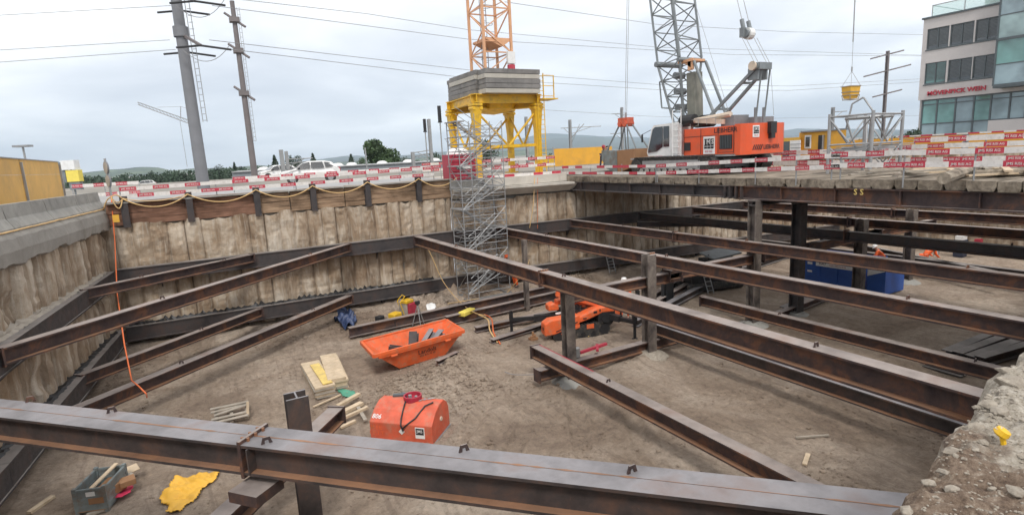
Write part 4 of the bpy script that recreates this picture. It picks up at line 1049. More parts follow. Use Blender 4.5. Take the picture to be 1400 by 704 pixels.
for z in (16.2,18.9,21.6):
    mb=MB(); e=V((b.x,b.y,z-1.0))+camr*2.3-away*1.2; mb.bar((b.x,b.y,z),e,.16); e2=V((b.x,b.y,z-.9))-camr*1.2+away*1.5; mb.bar((b.x,b.y,z-.2),e2,.16)
    mb.build('crossarm','pole_brown',t); arms.append((e,e2))
    mb=MB()
    for q,s_ in((e,1),(e2,1)):
        mb.tube(q,q+camr*1.9+V((0,0,-.35)),.07,7); mb.tube(q,q-camr*1.6+V((0,0,-.05)),.07,7)
    mb.build('insulator','black',t)
t,b2,z2=pole(320,2,349,65,.32,.21,'power_pole','slimmer brown power pole with a rung ladder, right of the thick grey one','pole_brown')
mb=MB(); hi=b2+camr*.5
for k in(-.12,.12): mb.tube(V((hi.x+camr.x*k,hi.y+camr.y*k,10)),V((hi.x+camr.x*k,hi.y+camr.y*k,z2-.6)),.022,5)
z=10
while z<z2-.7: mb.tube(V((hi.x,hi.y,z))-camr*.12,V((hi.x,hi.y,z))+camr*.12,.018,4); z+=.42
mb.build('ladder','galvanised',t)
for py,px_ in ((28,327),(70,331),(128,338)):
    c=Dp(px_,py,65); mb=MB(); mb.box((b2.x,b2.y,c.z),(.9,.9,.45)); mb.tube(V((b2.x,b2.y,c.z))-camr*.9+V((0,0,.7)),V((b2.x,b2.y,c.z))+camr*1.0-V((0,0,.7)),.13,6); mb.build('bracket','pole_brown',t)
# --- overhead wires
def wire(pts,label,r=.025,D=None):
    P_=[Dp(x,y,d) for x,y,d in pts]; Q=[]
    for i in range(len(P_)-1):
        for k in range(10): Q.append(P_[i].lerp(P_[i+1],k/10))
    Q.append(P_[-1]); mb=MB(); mb.path(Q,r,4); tag(mb.build('overhead_wire','wire'),label,'wire','overhead wires')
wr=.017
wire([(-120,28,52),(236,8,45)],'uppermost overhead wire left of the thick grey pole',wr)
wire([(-120,76,52),(232,55,45)],'middle overhead wire left of the thick grey pole',wr)
wire([(-120,94,52),(240,68,45)],'lowest overhead wire left of the thick grey pole',wr)
wire([(290,8,46),(640,54,60),(1000,75,85),(1262,77,110)],'overhead wire passing right behind the lower crane boom, third from top',wr*1.3)
wire([(330,0,50),(500,19,55),(640,41,62),(900,65,80),(1262,76,110)],'overhead wire from the upper picture edge, second from top',wr*1.3)
wire([(690,3,50),(900,34,70),(1080,44,85),(1262,48,110)],'uppermost overhead wire above the orange crane',wr*1.3)
wire([(286,55,46),(640,96,62),(900,116,80),(1080,118,90),(1262,108,112)],'overhead wire passing behind the ballast blocks, second from below',wr*1.3)
wire([(300,66,46),(630,106,62),(900,123,80),(1080,124,90),(1262,112,112)],'lowest long overhead wire, passing behind the ballast blocks',wr*1.3)
wire([(735,150,60),(900,160,80),(1060,162,100),(1262,158,120)],'low thin wire above the hills right of the yellow portal',wr)
mb=MB()
for e,e2 in arms:
    a=V(e)+camr*1.9; c=V(e)-camr*1.4
    for i in range(12):
        u0=i/12;u1=(i+1)/12
        f=lambda u:a.lerp(c,u)-V((0,0,1.1*4*u*(1-u)*.9))
        mb.tube(f(u0),f(u1),.02,4)
tag(mb.build('jumper_cable','wire'),'looping jumper cables hanging at the arms of the thick grey pole','cable')
# --- railway masts
def mast(px,py_t,D,w,label,mat='galvanised',arms=(),base=6.0,name='railway_mast',cat='mast'):
    top=Dp(px,py_t,D); b=V((top.x,top.y,base)); t_=thing(name,label,cat,b)
    mb=MB(); mb.ibeam(b,(b.x,b.y,top.z),w,w,.04,.05,up=(0,1,0)); mb.build('shaft',mat,t_)
    for (z,l,dz) in arms:
        mb=MB(); p=V((b.x,b.y,top.z-z)); mb.tube(p,p+camr*l+V((0,0,dz)),.05,5); mb.tube(p-V((0,0,.8)),p+camr*l*.7+V((0,0,dz)),.035,5)
        mb.build('arm',mat,t_)
    return t_
mast(384,205,60,.35,'left of two close railway masts behind the white car')
mast(391,207,62,.3,'right of two close railway masts, arm reaching right over the white car',arms=((.8,2.6,0),(1.2,2.4,.1)))
mast(499,202,70,.12,'thin lamp-like post in front of the big round tree')
mast(586,163,58,.28,'tall railway mast left of the portal with a sloping arm to the left',arms=((3.0,-1.9,-.2),(3.3,-1.9,-.3)))
mast(564,208,58,.3,'short railway mast carrying the left end of the gantry arm')
mast(719,160,70,.3,'railway mast seen through the yellow portal',arms=((1.2,.8,.5),))
mast(779,164,75,.3,'railway mast right of the portal above the orange hoarding',arms=((1.0,-1.2,0),(1.0,4,0),(2.4,1.8,1.8)))
mast(850,147,80,.3,'railway mast behind the ropes of the grab',arms=((.8,-1.4,0),(3.4,-1.6,0)))
mast(1139,147,75,.3,'slim mast at the left of the lattice scaffold on the deck',arms=((.5,1.6,0),))
mast(612,190,90,.12,'thin distant lamp post left of the crimson cabinet',arms=((0,.5,0),(0,-.5,0)))
def siglamp(px,py_t,py_m,D,label,r):
    a=Dp(px,py_t,D); m_=Dp(px+1,py_m,D); t_=thing('signal_post',label,'signal post',(a.x,a.y,6))
    mb=MB(); mb.tube((a.x,a.y,6),(a.x,a.y,m_.z),.05,6); mb.build('shaft','galvanised',t_)
    mb=MB(); mb.tube((a.x,a.y,m_.z),(a.x,a.y,a.z),r,10); mb.lathe([(r*1.3,0),(r*1.3,.06),(0,.1)],(a.x,a.y,m_.z-.05),8); mb.build('dark_sleeve','black',t_)
siglamp(600,145,167,44,'slender post with a long black sleeve on top, right one near the portal',.14)
siglamp(580,163,180,48,'slender post with a shorter black sleeve on top, left one near the portal',.13)
# pylon at right
t=mast(1214,70,110,.4,'tall pylon with three crossarms behind the lattice scaffold',mat='pole_brown',name='pylon',cat='pylon')
top=Dp(1214,70,110)
for py,l in((75,2.6),(97,3.7),(128,2.3)):
    c=Dp(1213,py,110); ar=(camr*.9+V((0,0,.18))).normalized(); mb=MB(); mb.bar(c-ar*l,c+ar*l,.22,.2); mb.build('crossarm','pole_brown',t)
# distant jib at left
a=Dp(188,140,140);b=Dp(262,166,140); t=thing('distant_crane','distant grey crane jib reaching left from behind the thick pole','crane',(b.x,b.y,6))
mb=MB()
for off in(V((0,0,0)),V((0,0,-.45))): mb.bar(a+off,b+off*1.6,.16)
for k in range(16): mb.bar(a.lerp(b,k/16)+V((0,0,0)),a.lerp(b,(k+1)/16)+V((0,0,-.6)),.08)
mb.build('jib','galvanised',t)
q=Dp(247,146,140); mb=MB(); mb.bar(Dp(247,162,140),q,.14); mb.tube(q,Dp(215,147,140),.03,4); mb.tube(q,Dp(262,150,140),.03,4); mb.tube(Dp(246,165,140),Dp(256,228,140),.04,4); mb.build('rope','wire',t)
mb=MB(); mb.bar((b.x,b.y,6),b+V((0,0,.8)),.6); mb.build('tower','pole_grey',t)
# lamp post far left
p=Dp(31,200,48); t=thing('flood_light','small flat floodlight on a thin post above the plywood hoarding','lamp',(p.x,p.y,6))
mb=MB(); mb.tube((p.x,p.y,6),p,.06,6); mb.build('shaft','galvanised',t); mb=MB(); mb.box(p+V((0,0,0)),(.95,.5,.12),rz=-YAW); mb.build('lamp_head','galvanised',t)
# --- plywood hoarding at left
t=thing('plywood_hoarding','tall tan plywood hoarding at the left picture edge behind the jersey barriers','hoarding',(-6,30,6))
for (y0,y1) in((14,20.2),(20.3,26.6),(26.7,31.9),(32,40.4)):
    mb=MB(); mb.bb(-6.35,-6.25,y0,y1,6.0,7.45); mb.bb(-6.36,-6.25,y0,y1,7.46,8.12); mb.build('panel','hoarding',t)
for y in(20.25,26.65,31.95,40.45): mb=MB(); mb.bb(-6.24,-6.16,y-.06,y+.06,5.9,8.0); mb.build('batten','galvanised',t)
mb=MB(); mb.bb(-6.5,-6.2,14,40.4,8.12,8.16); mb.build('coping','galvanised',t)
# construction sign/machine at hoarding end
p=Dp(103,262,47); t=thing('site_notice','white and yellow notice boards on a stand at the end of the plywood hoarding','sign',(p.x,p.y,6))
c=V((p.x,p.y,0)); 
mb=MB(); mb.box(c+V((0,0,8.05)),(.85,.5,.6),rz=-YAW); mb.build('white_board','white',t); mb=MB(); mb.box(c+camr*.15+V((0,0,7.35)),(.8,.4,.75),rz=-YAW); mb.build('yellow_board','hivis_yellow',t)
mb=MB(); mb.box(c+camr*.15+V((0,0,6.7)),(.7,.3,.5),rz=-YAW); mb.bar(c+V((0,0,6)),c+V((0,0,7.8)),.1); mb.box(c-camr*.5+V((0,0,7.6)),(.35,.3,1.3),rz=-YAW); mb.build('stand','crane_grey',t)
# two round signs seen edge-on
p=Dp(151,262,34); t=thing('road_sign','pair of round road signs on one post, seen from the back','sign',(p.x,p.y,6))
mb=MB(); mb.tube((p.x,p.y,6.0),(p.x,p.y,8.05),.05,8); mb.build('post','galvanised',t)
fw=V((math.sin(YAW-.9),math.cos(YAW-.9),0)); 
for z in(7.62,6.98):
    mb=MB(); Mz=Matrix.Rotation(math.pi/2,3,fw); c=V((p.x,p.y,z)); ax=fw.cross(V((0,0,1)))
    mb.tube(c-ax*.03+fw*0,c+ax*.03,.31,18); mb.build('disc','pole_grey',t)
    mb=MB(); mb.tube(c-ax*.045,c-ax*.03,.27,18); mb.build('sign_face','wood_grey',t)
# yellow plate at the corner
mb=MB(); mb.box((-2.8,28.02,5.5),(.22,.06,.3)); tag(mb.build('yellow_plate','tarp_yellow'),'small yellow plate behind the hose in the pit corner','plate')
# --- long low grey roof with domes beyond the road
a=Dp(318,243,78);b=Dp(612,238,78); t=thing('platform_roof','long low grey roof with white skylight domes beyond the road','roof',(a.x,a.y,6))
dn=(V((b.x,b.y,0))-V((a.x,a.y,0))).normalized(); nn=V((-dn.y,dn.x,0))
mb=MB(); mb.poly([(a.x,a.y,6.0),(b.x,b.y,6.0),(b.x+nn.x*5,b.y+nn.y*5,6.0),(a.x+nn.x*5,a.y+nn.y*5,6.0)],(0,0,1),.85); mb.build('wall','roof_grey',t)
mb=MB(); mb.poly([(a.x-nn.x*.2,a.y-nn.y*.2,6.86),(b.x-nn.x*.2,b.y-nn.y*.2,6.86),(b.x+nn.x*5,b.y+nn.y*5,6.95),(a.x+nn.x*5,a.y+nn.y*5,6.95)],(0,0,1),.1); mb.build('roof','galvanised',t)
for px_ in(360,463,482,524,560,597):
    c=Dp(px_,236,79); mb=MB(); mb.lathe([(.75,0),(.7,.2),(.4,.38),(0,.42)],(c.x+nn.x*.8,c.y+nn.y*.8,6.95),12); mb.build('dome','white',t)
# --- white hatchback
def hatchback(name,label,loc,rot,mat='white'):
    t_=thing(name,label,'car',(0,0,0))
    side=[(-2.0,.3),(-2.02,.62),(-1.9,.86),(-1.05,.98),(-.55,1.36),(-.1,1.5),(.9,1.5),(1.45,1.4),(1.85,1.0),(1.98,.9),(2.0,.45),(1.95,.3)]
    mb=MB(); n=len(side)
    def yw(z): return .82 if z<1.0 else .82-.28*(z-1.0)/.5
    vs=[(x,-yw(z),z) for x,z in side]+[(x,yw(z),z) for x,z in side]
    mb.add(vs,[(i,(i+1)%n,n+(i+1)%n,n+i) for i in range(n)]+[tuple(range(n))[::-1],tuple(range(n,2*n))]); body=mb.build('body',mat,t_)
    bv=body.modifiers.new('b','BEVEL'); bv.width=.05; bv.segments=2; bv.angle_limit=R(25)
    for s_ in(-1,1):
        f=lambda x,z:(x,s_*(yw(z)+.012),z)
        for pts_ in([(-.95,1.02),(-.5,1.36),(-.1,1.44),(0,1.44),(0,1.02)],[(.06,1.02),(.06,1.44),(.85,1.43),(.95,1.02)],[(1.02,1.04),(.95,1.42),(1.3,1.36),(1.6,1.1)]):
            mb=MB(); mb.poly([f(x,z) for x,z in pts_],(0,s_,0),.004); mb.build('side_window','cab_glass',t_)
        for x in(-1.25,1.3):
            mb=MB(); mb.tube((x,s_*.62,.32),(x,s_*.85,.32),.32,18); w_=mb.build('wheel','rubber',t_)
            mb=MB(); mb.tube((x,s_*.852,.32),(x,s_*.86,.32),.2,14); mb.build('rim','galvanised',w_)
            mb=MB(); mb.tube((x,s_*.81,.34),(x,s_*.826,.34),.38,18); mb.build('wheel_arch','black',t_)
    mb=MB(); mb.poly([(-1.06,-.72,1.0),(-1.06,.72,1.0),(-.56,.6,1.385),(-.56,-.6,1.385)],(-.5,0,.8),.012); mb.build('windscreen','cab_glass',t_)
    mb=MB(); mb.box((1.99,.68,.85),(.06,.2,.3)); mb.box((1.99,-.68,.85),(.06,.2,.3)); mb.build('tail_light','red',t_)
    mb=MB(); mb.box((-1.93,.6,.72),(.12,.3,.14)); mb.build('headlight','galvanised',t_); mb=MB(); mb.box((-1.93,-.6,.72),(.12,.3,.14)); mb.build('headlight','galvanised',t_)
    mb=MB(); mb.box((-.75,-.93,1.02),(.15,.16,.12)); mb.build('mirror','black',t_)
    t_.location=loc; t_.rotation_euler=(0,0,rot); return t_
D=45
a=Dp(402,250,43.5); b=Dp(450,247,43.5); c=(a+b)/2
hatchback('parked_car','white hatchback facing left on the road behind the barrier',(c.x,c.y,6.02),math.atan2((b-a).y,(b-a).x))
c=Dp(380,242,66); hatchback('parked_car','second white car, only its roof showing left of the white hatchback',(c.x,c.y,5.95),.2)
c=Dp(197,246,140); hatchback('parked_car','small pale car far away left of the thick grey pole',(c.x,c.y,4.5),.1)
# --- orange hoardings
def hoard(pts,z0,z1,label,seg=4.0,mat='hoarding_orange'):
    a=V((*pts[0],0));b=V((*pts[1],0)); L=(b-a).length; n=max(1,int(L/seg)); t_=thing('orange_hoarding',label,'hoarding',(a.x,a.y,z0),'orange hoardings around the site'); d_=(b-a)/n
    for i in range(n):
        p=a+d_*i;q=a+d_*(i+.985); mb=MB(); mb.bar((p.x,p.y,(z0+z1)/2),(q.x,q.y,(z0+z1)/2),.06,z1-z0); mb.build('panel',mat,t_)
        mb=MB(); mb.bar((p.x,p.y,z0),(p.x,p.y,z1+.15),.1); mb.build('post','galvanised',t_)
    return t_
p0=Dp(757,222,52);p1=Dp(838,220,56); hoard([(p0.x,p0.y),(p1.x,p1.y)],6,7.55,'orange hoarding between the yellow portal and the grab',5.5)
p0=Dp(733,226,50);p1=Dp(758,224,52); hoard([(p0.x,p0.y),(p1.x,p1.y)],6,7.0,'lower yellow hoarding right beside the portal leg',4,'yellow')
hoard([(41.6,25.5),(41.6,17.2)],6.0,7.0,'orange hoarding at the right, its part behind the lattice scaffold',3.4)
hoard([(41.6,17.0),(41.6,6.0)],6.02,7.06,'orange hoarding at the right picture edge in front of the office building',3.2)
barrier([(41.3,20.8),(41.3,17.5),(41.3,14),(41.3,10),(41.3,7)],[7.08],'red and white boards along the top of the right orange hoarding',face=(-1,0,0),h=.09,posts=False,base=6,txt=None)
swag([(41.45,20.6,6.98),(41.45,17.2,6.98),(41.45,13.8,6.98),(41.45,10.6,6.98)],.3,.02,'cable','dark cable hanging in swags on the right orange hoarding','wire',10,'cable')
# --- site hut
p=Dp(1072,214,46)
t=thing('site_hut','orange-yellow site hut with grey flat roof, window and door, right of the crane','hut',(p.x,p.y,6))
c0=Dp(1068,205,46); c1=Dp(1092,205,45);c2=Dp(1156,200,43)
def quadwall(a,b,z0,z1,th,mat,parent,name):
    a=V((a.x,a.y,0));b=V((b.x,b.y,0)); mb=MB(); mb.bar((a.x,a.y,(z0+z1)/2),(b.x,b.y,(z0+z1)/2),th,z1-z0); return mb.build(name,mat,parent)
back=V((math.sin(YAW+.5),math.cos(YAW+.5),0))
b1,b2=c1,c2; dd=(V((b2.x,b2.y,0))-V((b1.x,b1.y,0)))
mb=MB(); mb.poly([(b1.x,b1.y,5.95),(b2.x,b2.y,5.95),(b2.x+back.x*3,b2.y+back.y*3,5.95),(b1.x+back.x*3,b1.y+back.y*3,5.95)],(0,0,1),1.75); mb.build('wall','hoarding_orange',t)
mb=MB(); mb.poly([(b1.x-.3,b1.y-.3,7.7),(b2.x,b2.y-.2,7.7),(b2.x+back.x*3,b2.y+back.y*3,7.7),(b1.x+back.x*3,b1.y+back.y*3,7.7)],(0,0,1),.1); mb.build('roof','roof_grey',t)
fr=V((dd.y,-dd.x,0)).normalized(); fr=fr if fr.dot(V((-1,-1,0)))>0 else -fr
for u0,u1,z0,z1,mt,nm in((.14,.28,6.6,7.5,'white','window'),(.44,.56,6.0,7.45,'black','door')):
    a=V((b1.x,b1.y,0))+dd*u0+fr*.03; b_=V((b1.x,b1.y,0))+dd*u1+fr*.03; w_=quadwall(a,b_,z0,z1,.05,mt,t,nm)
    if nm=='window':
        a=V((b1.x,b1.y,0))+dd*(u0+.025)+fr*.06; b_=V((b1.x,b1.y,0))+dd*(u1-.025)+fr*.06; quadwall(a,b_,z0+.12,z1-.12,.03,'cab_glass',w_,'pane')
    else:
        quadwall(V((b1.x,b1.y,0))+dd*.56+fr*.05,V((b1.x,b1.y,0))+dd*.585+fr*.3,z0,z1,.05,'galvanised',w_,'door_leaf')
t=thing('site_hut','low hut with a white corrugated shutter between the crane and the orange hut','hut',(c0.x,c0.y,6))
mb=MB(); e=c1+V((0,0,0)); mb.poly([(c0.x,c0.y,5.95),(e.x-.3,e.y-.3,5.95),(e.x-.3+back.x*2,e.y-.3+back.y*2,5.95),(c0.x+back.x*2,c0.y+back.y*2,5.95)],(0,0,1),1.45); mb.build('wall','tarp_yellow',t)
a=Dp(1080,210,44.3);b_=Dp(1094,208,43.6); s_=quadwall(a,b_,6.0,7.2,.05,'white',t,'shutter')
mb=MB()
for z in(6.2,6.45,6.7,6.95): mb.bar((a.x-.05,a.y-.05,z),(b_.x-.05,b_.y-.05,z),.04)
mb.build('rib','galvanised',s_)
a=Dp(1070,211,44.8);b_=Dp(1079,210,44.5); quadwall(a,b_,6.0,7.15,.05,'frame_grey',t,'opening')
# --- lattice scaffold standing on the deck
nc=Z(1189,238,5.87); lc=V((nc.x+.0,nc.y+2.75,5.87)); 
lc=Xp(1131,240,nc.x); lc.z=5.87; rc=Yp(1226,205,nc.y+.6); rc=V((nc.x+2.35,nc.y+.2,5.87)); bc=V((rc.x,lc.y,5.87))
t=thing('lattice_scaffold','square galvanised lattice scaffold on the deck below the hanging bucket','scaffolding',nc)
HT=8.02; cs_=[nc,lc,bc,rc]
for c in cs_: mb=MB(); mb.tube((c.x,c.y,5.87),(c.x,c.y,HT+.08),.06,10); mb.build('corner_post','galvanised',t)
for i in range(4):
    a=cs_[i];b_=cs_[(i+1)%4]
    mb=MB()
    for z in(6.45,6.95,HT-.03): mb.tube((a.x,a.y,z),(b_.x,b_.y,z),.035,6)
    mb.build('rail','galvanised',t)
    mb=MB(); m_=(a+b_)/2
    mb.tube((a.x,a.y,HT-.1),(m_.x,m_.y,7.0),.03,6); mb.tube((b_.x,b_.y,HT-.1),(m_.x,m_.y,7.0),.03,6); mb.tube((a.x,a.y,6.9),(m_.x,m_.y,6.1),.025,6); mb.tube((b_.x,b_.y,6.9),(m_.x,m_.y,6.1),.025,6); mb.build('brace','galvanised',t)
cc_=(nc+bc)/2
mb=MB(); 
for k in range(12): a=k*math.pi/6;b_=a+math.pi/6; mb.tube((cc_.x+.75*math.cos(a),cc_.y+.75*math.sin(a),HT-.12),(cc_.x+.75*math.cos(b_),cc_.y+.75*math.sin(b_),HT-.12),.05,6)
for k in range(4):
    a=k*math.pi/2+.6; mb.tube((cc_.x+.75*math.cos(a),cc_.y+.75*math.sin(a),HT-.12),(cc_.x+.25*math.cos(a),cc_.y+.25*math.sin(a),6.4),.04,6)
mb.build('inner_cone','galvanised',t)
mb=MB(); q=Xp(1180,143,(nc.x+1.0)); top=V((q.x,q.y,8.65)); mb.tube(top+V((-.15,.5,-1.1)),top+V((-.1,.35,-.2)),.035,6); mb.tube(top+V((-.1,.35,-.2)),top,.035,6); mb.tube(top,top+V((.2,-.6,-1.0)),.035,6); mb.build('lifting_bow','galvanised',t)
mb=MB()
for k in range(6): mb.box((cc_.x-.6+k*.25,cc_.y+.2*((-1)**k),6.72+.03*k),(.18,2.2,.03),rz=.2*k)
mb.build('deck_board','galvanised',t)
rnd=random.Random(3); 
# --- bucket on its rope
bp=Dp(1163,128,56); t=thing('concrete_bucket','yellow concrete bucket hanging from a crane rope above the lattice scaffold','bucket',bp)
mb=MB(); M3=Euler((0,0,-YAW+.3)).to_matrix()
def ring4(z,a,b): return [M3@V((x*a,y*b,0))+V((bp.x,bp.y,bp.z+z)) for x,y in((-1,-1),(1,-1),(1,1),(-1,1))]
P_=ring4(.55,.52,.45)+ring4(-.1,.46,.4)+ring4(-.42,.38,.3)
mb.add(P_,[(0,1,5,4),(1,2,6,5),(2,3,7,6),(3,0,4,7),(4,5,9,8),(5,6,10,9),(6,7,11,10),(7,4,8,11),(8,9,10,11)]); mb.build('tub','tarp_yellow',t)
mb=MB()
for z,a,b_ in((.56,.55,.48),(.1,.5,.44),(-.15,.48,.42),(-.5,.42,.34)):
    q=ring4(z,a,b_)
    for k in range(4): mb.bar(q[k],q[(k+1)%4],.06)
for k in range(4): mb.bar(ring4(-.15,.48,.42)[k],ring4(-.55,.42,.34)[k],.05)
mb.build('frame','wood_grey',t)
mb=MB(); hk=V((bp.x,bp.y,bp.z+1.75))
for q in ring4(.55,.5,.45): mb.tube(q,hk,.015,4)
mb.tube(hk,hk+V((0,0,.35)),.06,6); mb.tube(hk,hk+V((.3,.3,14)),.02,4); mb.tube(hk+V((.05,.05,2.3)),hk+V((.3,.3,14)),.05,5); mb.build('rope','rope_steel',t)
# ================================================================ OFFICE BUILDING
BX=60.0; YC=28.75; YG=23.4
t=thing('office_building','pale grey office building with glass bay and red sign at the right picture edge','building',(BX,25,6))
mb=MB()
def wallrects(x,y0,y1,z0,z1,holes,th=.35):
    """wall in plane x, thickness to +x, with rectangular holes (ya,yb,za,zb)"""
    ys=sorted({y0,y1}|{h[0] for h in holes}|{h[1] for h in holes}); zs=sorted({z0,z1}|{h[2] for h in holes}|{h[3] for h in holes})
    for a,b in zip(ys,ys[1:]):
        for c,d_ in zip(zs,zs[1:]):
            if any(h[0]<=a and b<=h[1] and h[2]<=c and d_<=h[3] for h in holes): continue
            mb.bb(x,x+th,a,b,c,d_)
wy=[]
def yb(px,py): return Xp(px,py,BX)
def wr_(p): # px rect (x0,ytop0,x1,ybot1)
    a=yb(p[0],p[1]);b=yb(p[2],p[3]); return (b.y,a.y,b.z,a.z)
W3=[wr_((1268,42,1296,65)),wr_((1300,34,1330,59)),wr_((1335,27,1365,51))]
W2=[wr_((1265,89,1292,113)),wr_((1297,82,1327,109)),wr_((1331,77,1361,104))]
def norm(Ws):
    zt=sum(w[3] for w in Ws)/3; zb=sum(w[2] for w in Ws)/3; return [(w[0],w[1],zb,zt) for w in Ws]
W3=norm(W3);W2=norm(W2)
ZR=17.35; ZS=10.25
wallrects(BX,14,YC,ZS,ZR,W3+W2); mb.bb(BX+.35,BX+14,YC-.35,YC,6,ZR); mb.bb(BX+.35,BX+14,14,YC-.35,ZS,ZS+.3); mb.bb(BX+.35,BX+14,14,YC-.35,13.7,13.9)
mb.bb(BX,BX+.35,14,23.2,6,8.0)
mb.build('wall','stucco',t)
mb=MB(); mb.bb(BX-.12,BX+14,14,YC+.12,ZR,ZR+.15); mb.build('roof','frame_grey',t)
for ws in(W3,W2):
    for w_ in ws:
        mb=MB(); y0,y1,z0,z1=w_
        for a,b_,c,d_ in((y0,y0+.08,z0,z1),(y1-.08,y1,z0,z1),(y0+.08,y1-.08,z0,z0+.1),(y0+.08,y1-.08,z1-.08,z1),((y0+y1)/2-.04,(y0+y1)/2+.04,z0+.1,z1-.08)): mb.bb(BX+.06,BX+.16,a,b_,c,d_)
        mb.bb(BX-.06,BX+.1,y0-.05,y1+.05,z0-.1,z0-.01)
        win=mb.build('window','frame_grey',t)
        mb=MB(); mb.bb(BX+.13,BX+.15,y0+.08,y1-.08,z0+.1,z1-.08); mb.build('pane','glass_teal' if ws is W2 and w_ is W2[0] else 'glass_dark',win)
        mb=MB(); k=z0+.3
        zz0=z0+.35
        while zz0<z1-.1:
            mb.box((BX+.09,(y0+y1)/2,zz0),(.05,y1-y0-.2,.03)); zz0+=.11
        mb.build('blind','blind',win)
# ground floor glazing
gy=[YC-.15]
xs_=[1259,1279,1304,1329,1352,1378,1400,1425]
yy=[yb(x,150).y for x in xs_]
for i,(a,b_) in enumerate(zip(yy,yy[1:])):
    mb=MB(); mb.bb(BX+.1,BX+.25,a-.1,a+.02,7.0,ZS); mb.bb(BX+.1,BX+.25,b_,a-.1,ZS-.12,ZS); mb.bb(BX+.1,BX+.25,b_,a-.1,9.75,9.82); mb.bb(BX+.1,BX+.25,b_,a-.1,8.0,8.1); win=mb.build('shopfront','frame_grey',t)
    mb=MB(); mb.bb(BX+.17,BX+.19,b_,a-.1,8.1,ZS-.12); mb.build('pane','glass_teal' if i in(0,1,3) else 'glass_grey',win)
    mb=MB(); mb.bb(BX+.16,BX+.19,b_,a-.1,7.0,8.0); mb.build('lower_pane','glass_grey',win)
# glazed bay
mb=MB(); bx=BX-1.6; zl_=[ZS+.55,12.2,14.7,17.1,19.6]; 
ys_=[22.5,20.2,17.9,15.6,13.3]
for y in ys_: mb.bb(bx,bx+.12,y-.06,y+.06,ZS+.5,19.6)
for z in(ZS+.5,14.35,18.0,19.6): mb.bb(bx-.02,bx+.14,13.3,22.5,z-.1,z+.1)
for z in(12.4,16.2): mb.bb(bx+.02,bx+.1,13.3,22.5,z-.04,z+.04)
mb.bb(bx,BX-.01,13.3,22.5,ZS+.3,ZS+.42); mb.bb(bx,BX-.01,13.3,22.5,19.6,19.75)
bay=mb.build('glass_bay','frame_grey',t)
k=0
for a,b_ in zip(ys_,ys_[1:]):
    for z0,z1,mt in((ZS+.6,12.36,'glass_grey'),(12.44,14.25,'glass_teal'),(14.45,16.16,'glass_pale'),(16.24,17.9,'glass_grey'),(18.1,19.5,'glass_teal')):
        mb=MB(); mb.bb(bx+.05,bx+.08,b_+.06,a-.06,z0,z1); mb.build('pane',mt,bay)
for z0,z1,mt in((ZS+.6,14.25,'glass_grey'),(14.45,17.9,'glass_dark'),(18.1,19.5,'glass_grey')): mb=MB(); mb.bb(bx+.15,BX-.02,22.44,22.48,z0,z1); mb.build('pane',mt,bay)
# rooftop balustrade
mb=MB()
for y in(28.3,25.8,23.2,20.5): mb.tube((BX+.4,y,ZR+.15),(BX+.4,y,ZR+1.15),.04,6)
mb.tube((BX+.4,28.3,ZR+1.15),(BX+.4,18,ZR+1.15),.04,6); mb.tube((BX+.4,28.3,ZR+1.15),(BX+6,28.3,ZR+1.15),.04,6); bl=mb.build('balustrade','galvanised',t)
mb=MB(); mb.bb(BX+.38,BX+.4,18,28.3,ZR+.2,ZR+1.1); mb.build('pane','balustrade_glass',bl)
mb=MB(); mb.bb(BX+1,BX+8,15,24.6,ZR+.15,ZR+3); mb.build('roof_storey','stucco',t)
# sign
s0=yb(1268,129);s1=yb(1349,121); zc=(s0.z+s1.z)/2
mb=MB(); tv,tf=textmesh('MÖVENPICK WEIN'); wt=max(v.x for v in tv)-min(v.x for v in tv); L=abs(s0.y-s1.y); sz=L/wt
mb.text('MÖVENPICK WEIN',(BX-.03,(s0.y+s1.y)/2,10.75),(0,-1,0),(0,0,1),sz*.98,off=0)
tv=[v.copy() for v in mb.v]; mb2=MB(); 
for v in tv: v.x=BX-.03
n_=len(tv); fs=mb.f[:]; mb2.add(tv,fs)
for v in tv: pass
mb2.add([v+V((-.1,0,0)) for v in tv],fs)
from collections import Counter
ec=Counter(); 
for f in fs:
    for i in range(len(f)): ec[tuple(sorted((f[i],f[(i+1)%len(f)])))]+=1
mb2.f+= [(a,b_,b_+n_,a+n_) for (a,b_),c in ec.items() if c==1]; mb2.m+=[0]*(len(mb2.f)-len(mb2.m))
mb2.build('sign','barrier_red',t)
# ================================================================ OBJECTS IN THE PIT
def fz(p): return floor_z(p[0],p[1])
def place(t_,A,B,z=None):
    A=V(A);B=V(B); t_.location=V((A.x,A.y,fz(A)-.02 if z is None else z)); t_.rotation_euler=(0,0,math.atan2((B-A).y,(B-A).x)); return (V((B.x,B.y,0))-V((A.x,A.y,0))).length
# --- orange skip
TZ=.84
q=[Z(511,485,TZ),Z(634,451,TZ),Z(616,436,TZ),Z(499,461,TZ)]
b0=Z(548,500,.02);b1=Z(608,489,.02); L=(q[1]-q[0]); ax=L.normalized(); dp=((q[3]-q[0])+(q[2]-q[1]))/2; dpn=V((-ax.y,ax.x,0)); wd=dp.dot(dpn)*.86
q[2]=q[2].lerp(q[1]+dpn*wd,.4); q[3]=q[3].lerp(q[0]+dpn*wd,.4); sv_=((q[2]-q[1])+(q[3]-q[0]))/2; q[2]=q[1]+sv_; q[3]=q[0]+sv_; sdn=sv_.normalized()
fz0=floor_z(6.3,18.3)
b0=q[0]+ax*(L.length*.28)+dpn*.26; b1=q[0]+ax*(L.length*.80)+dpn*.26; b0.z=b1.z=fz0+.02
bb=[b0,b1,b1+sdn*(wd-.52),b0+sdn*(wd-.52)]
t=thing('skip','open orange skip with sloping ends, steel offcuts inside, on the sand','skip',(q[0].x,q[0].y,fz0))
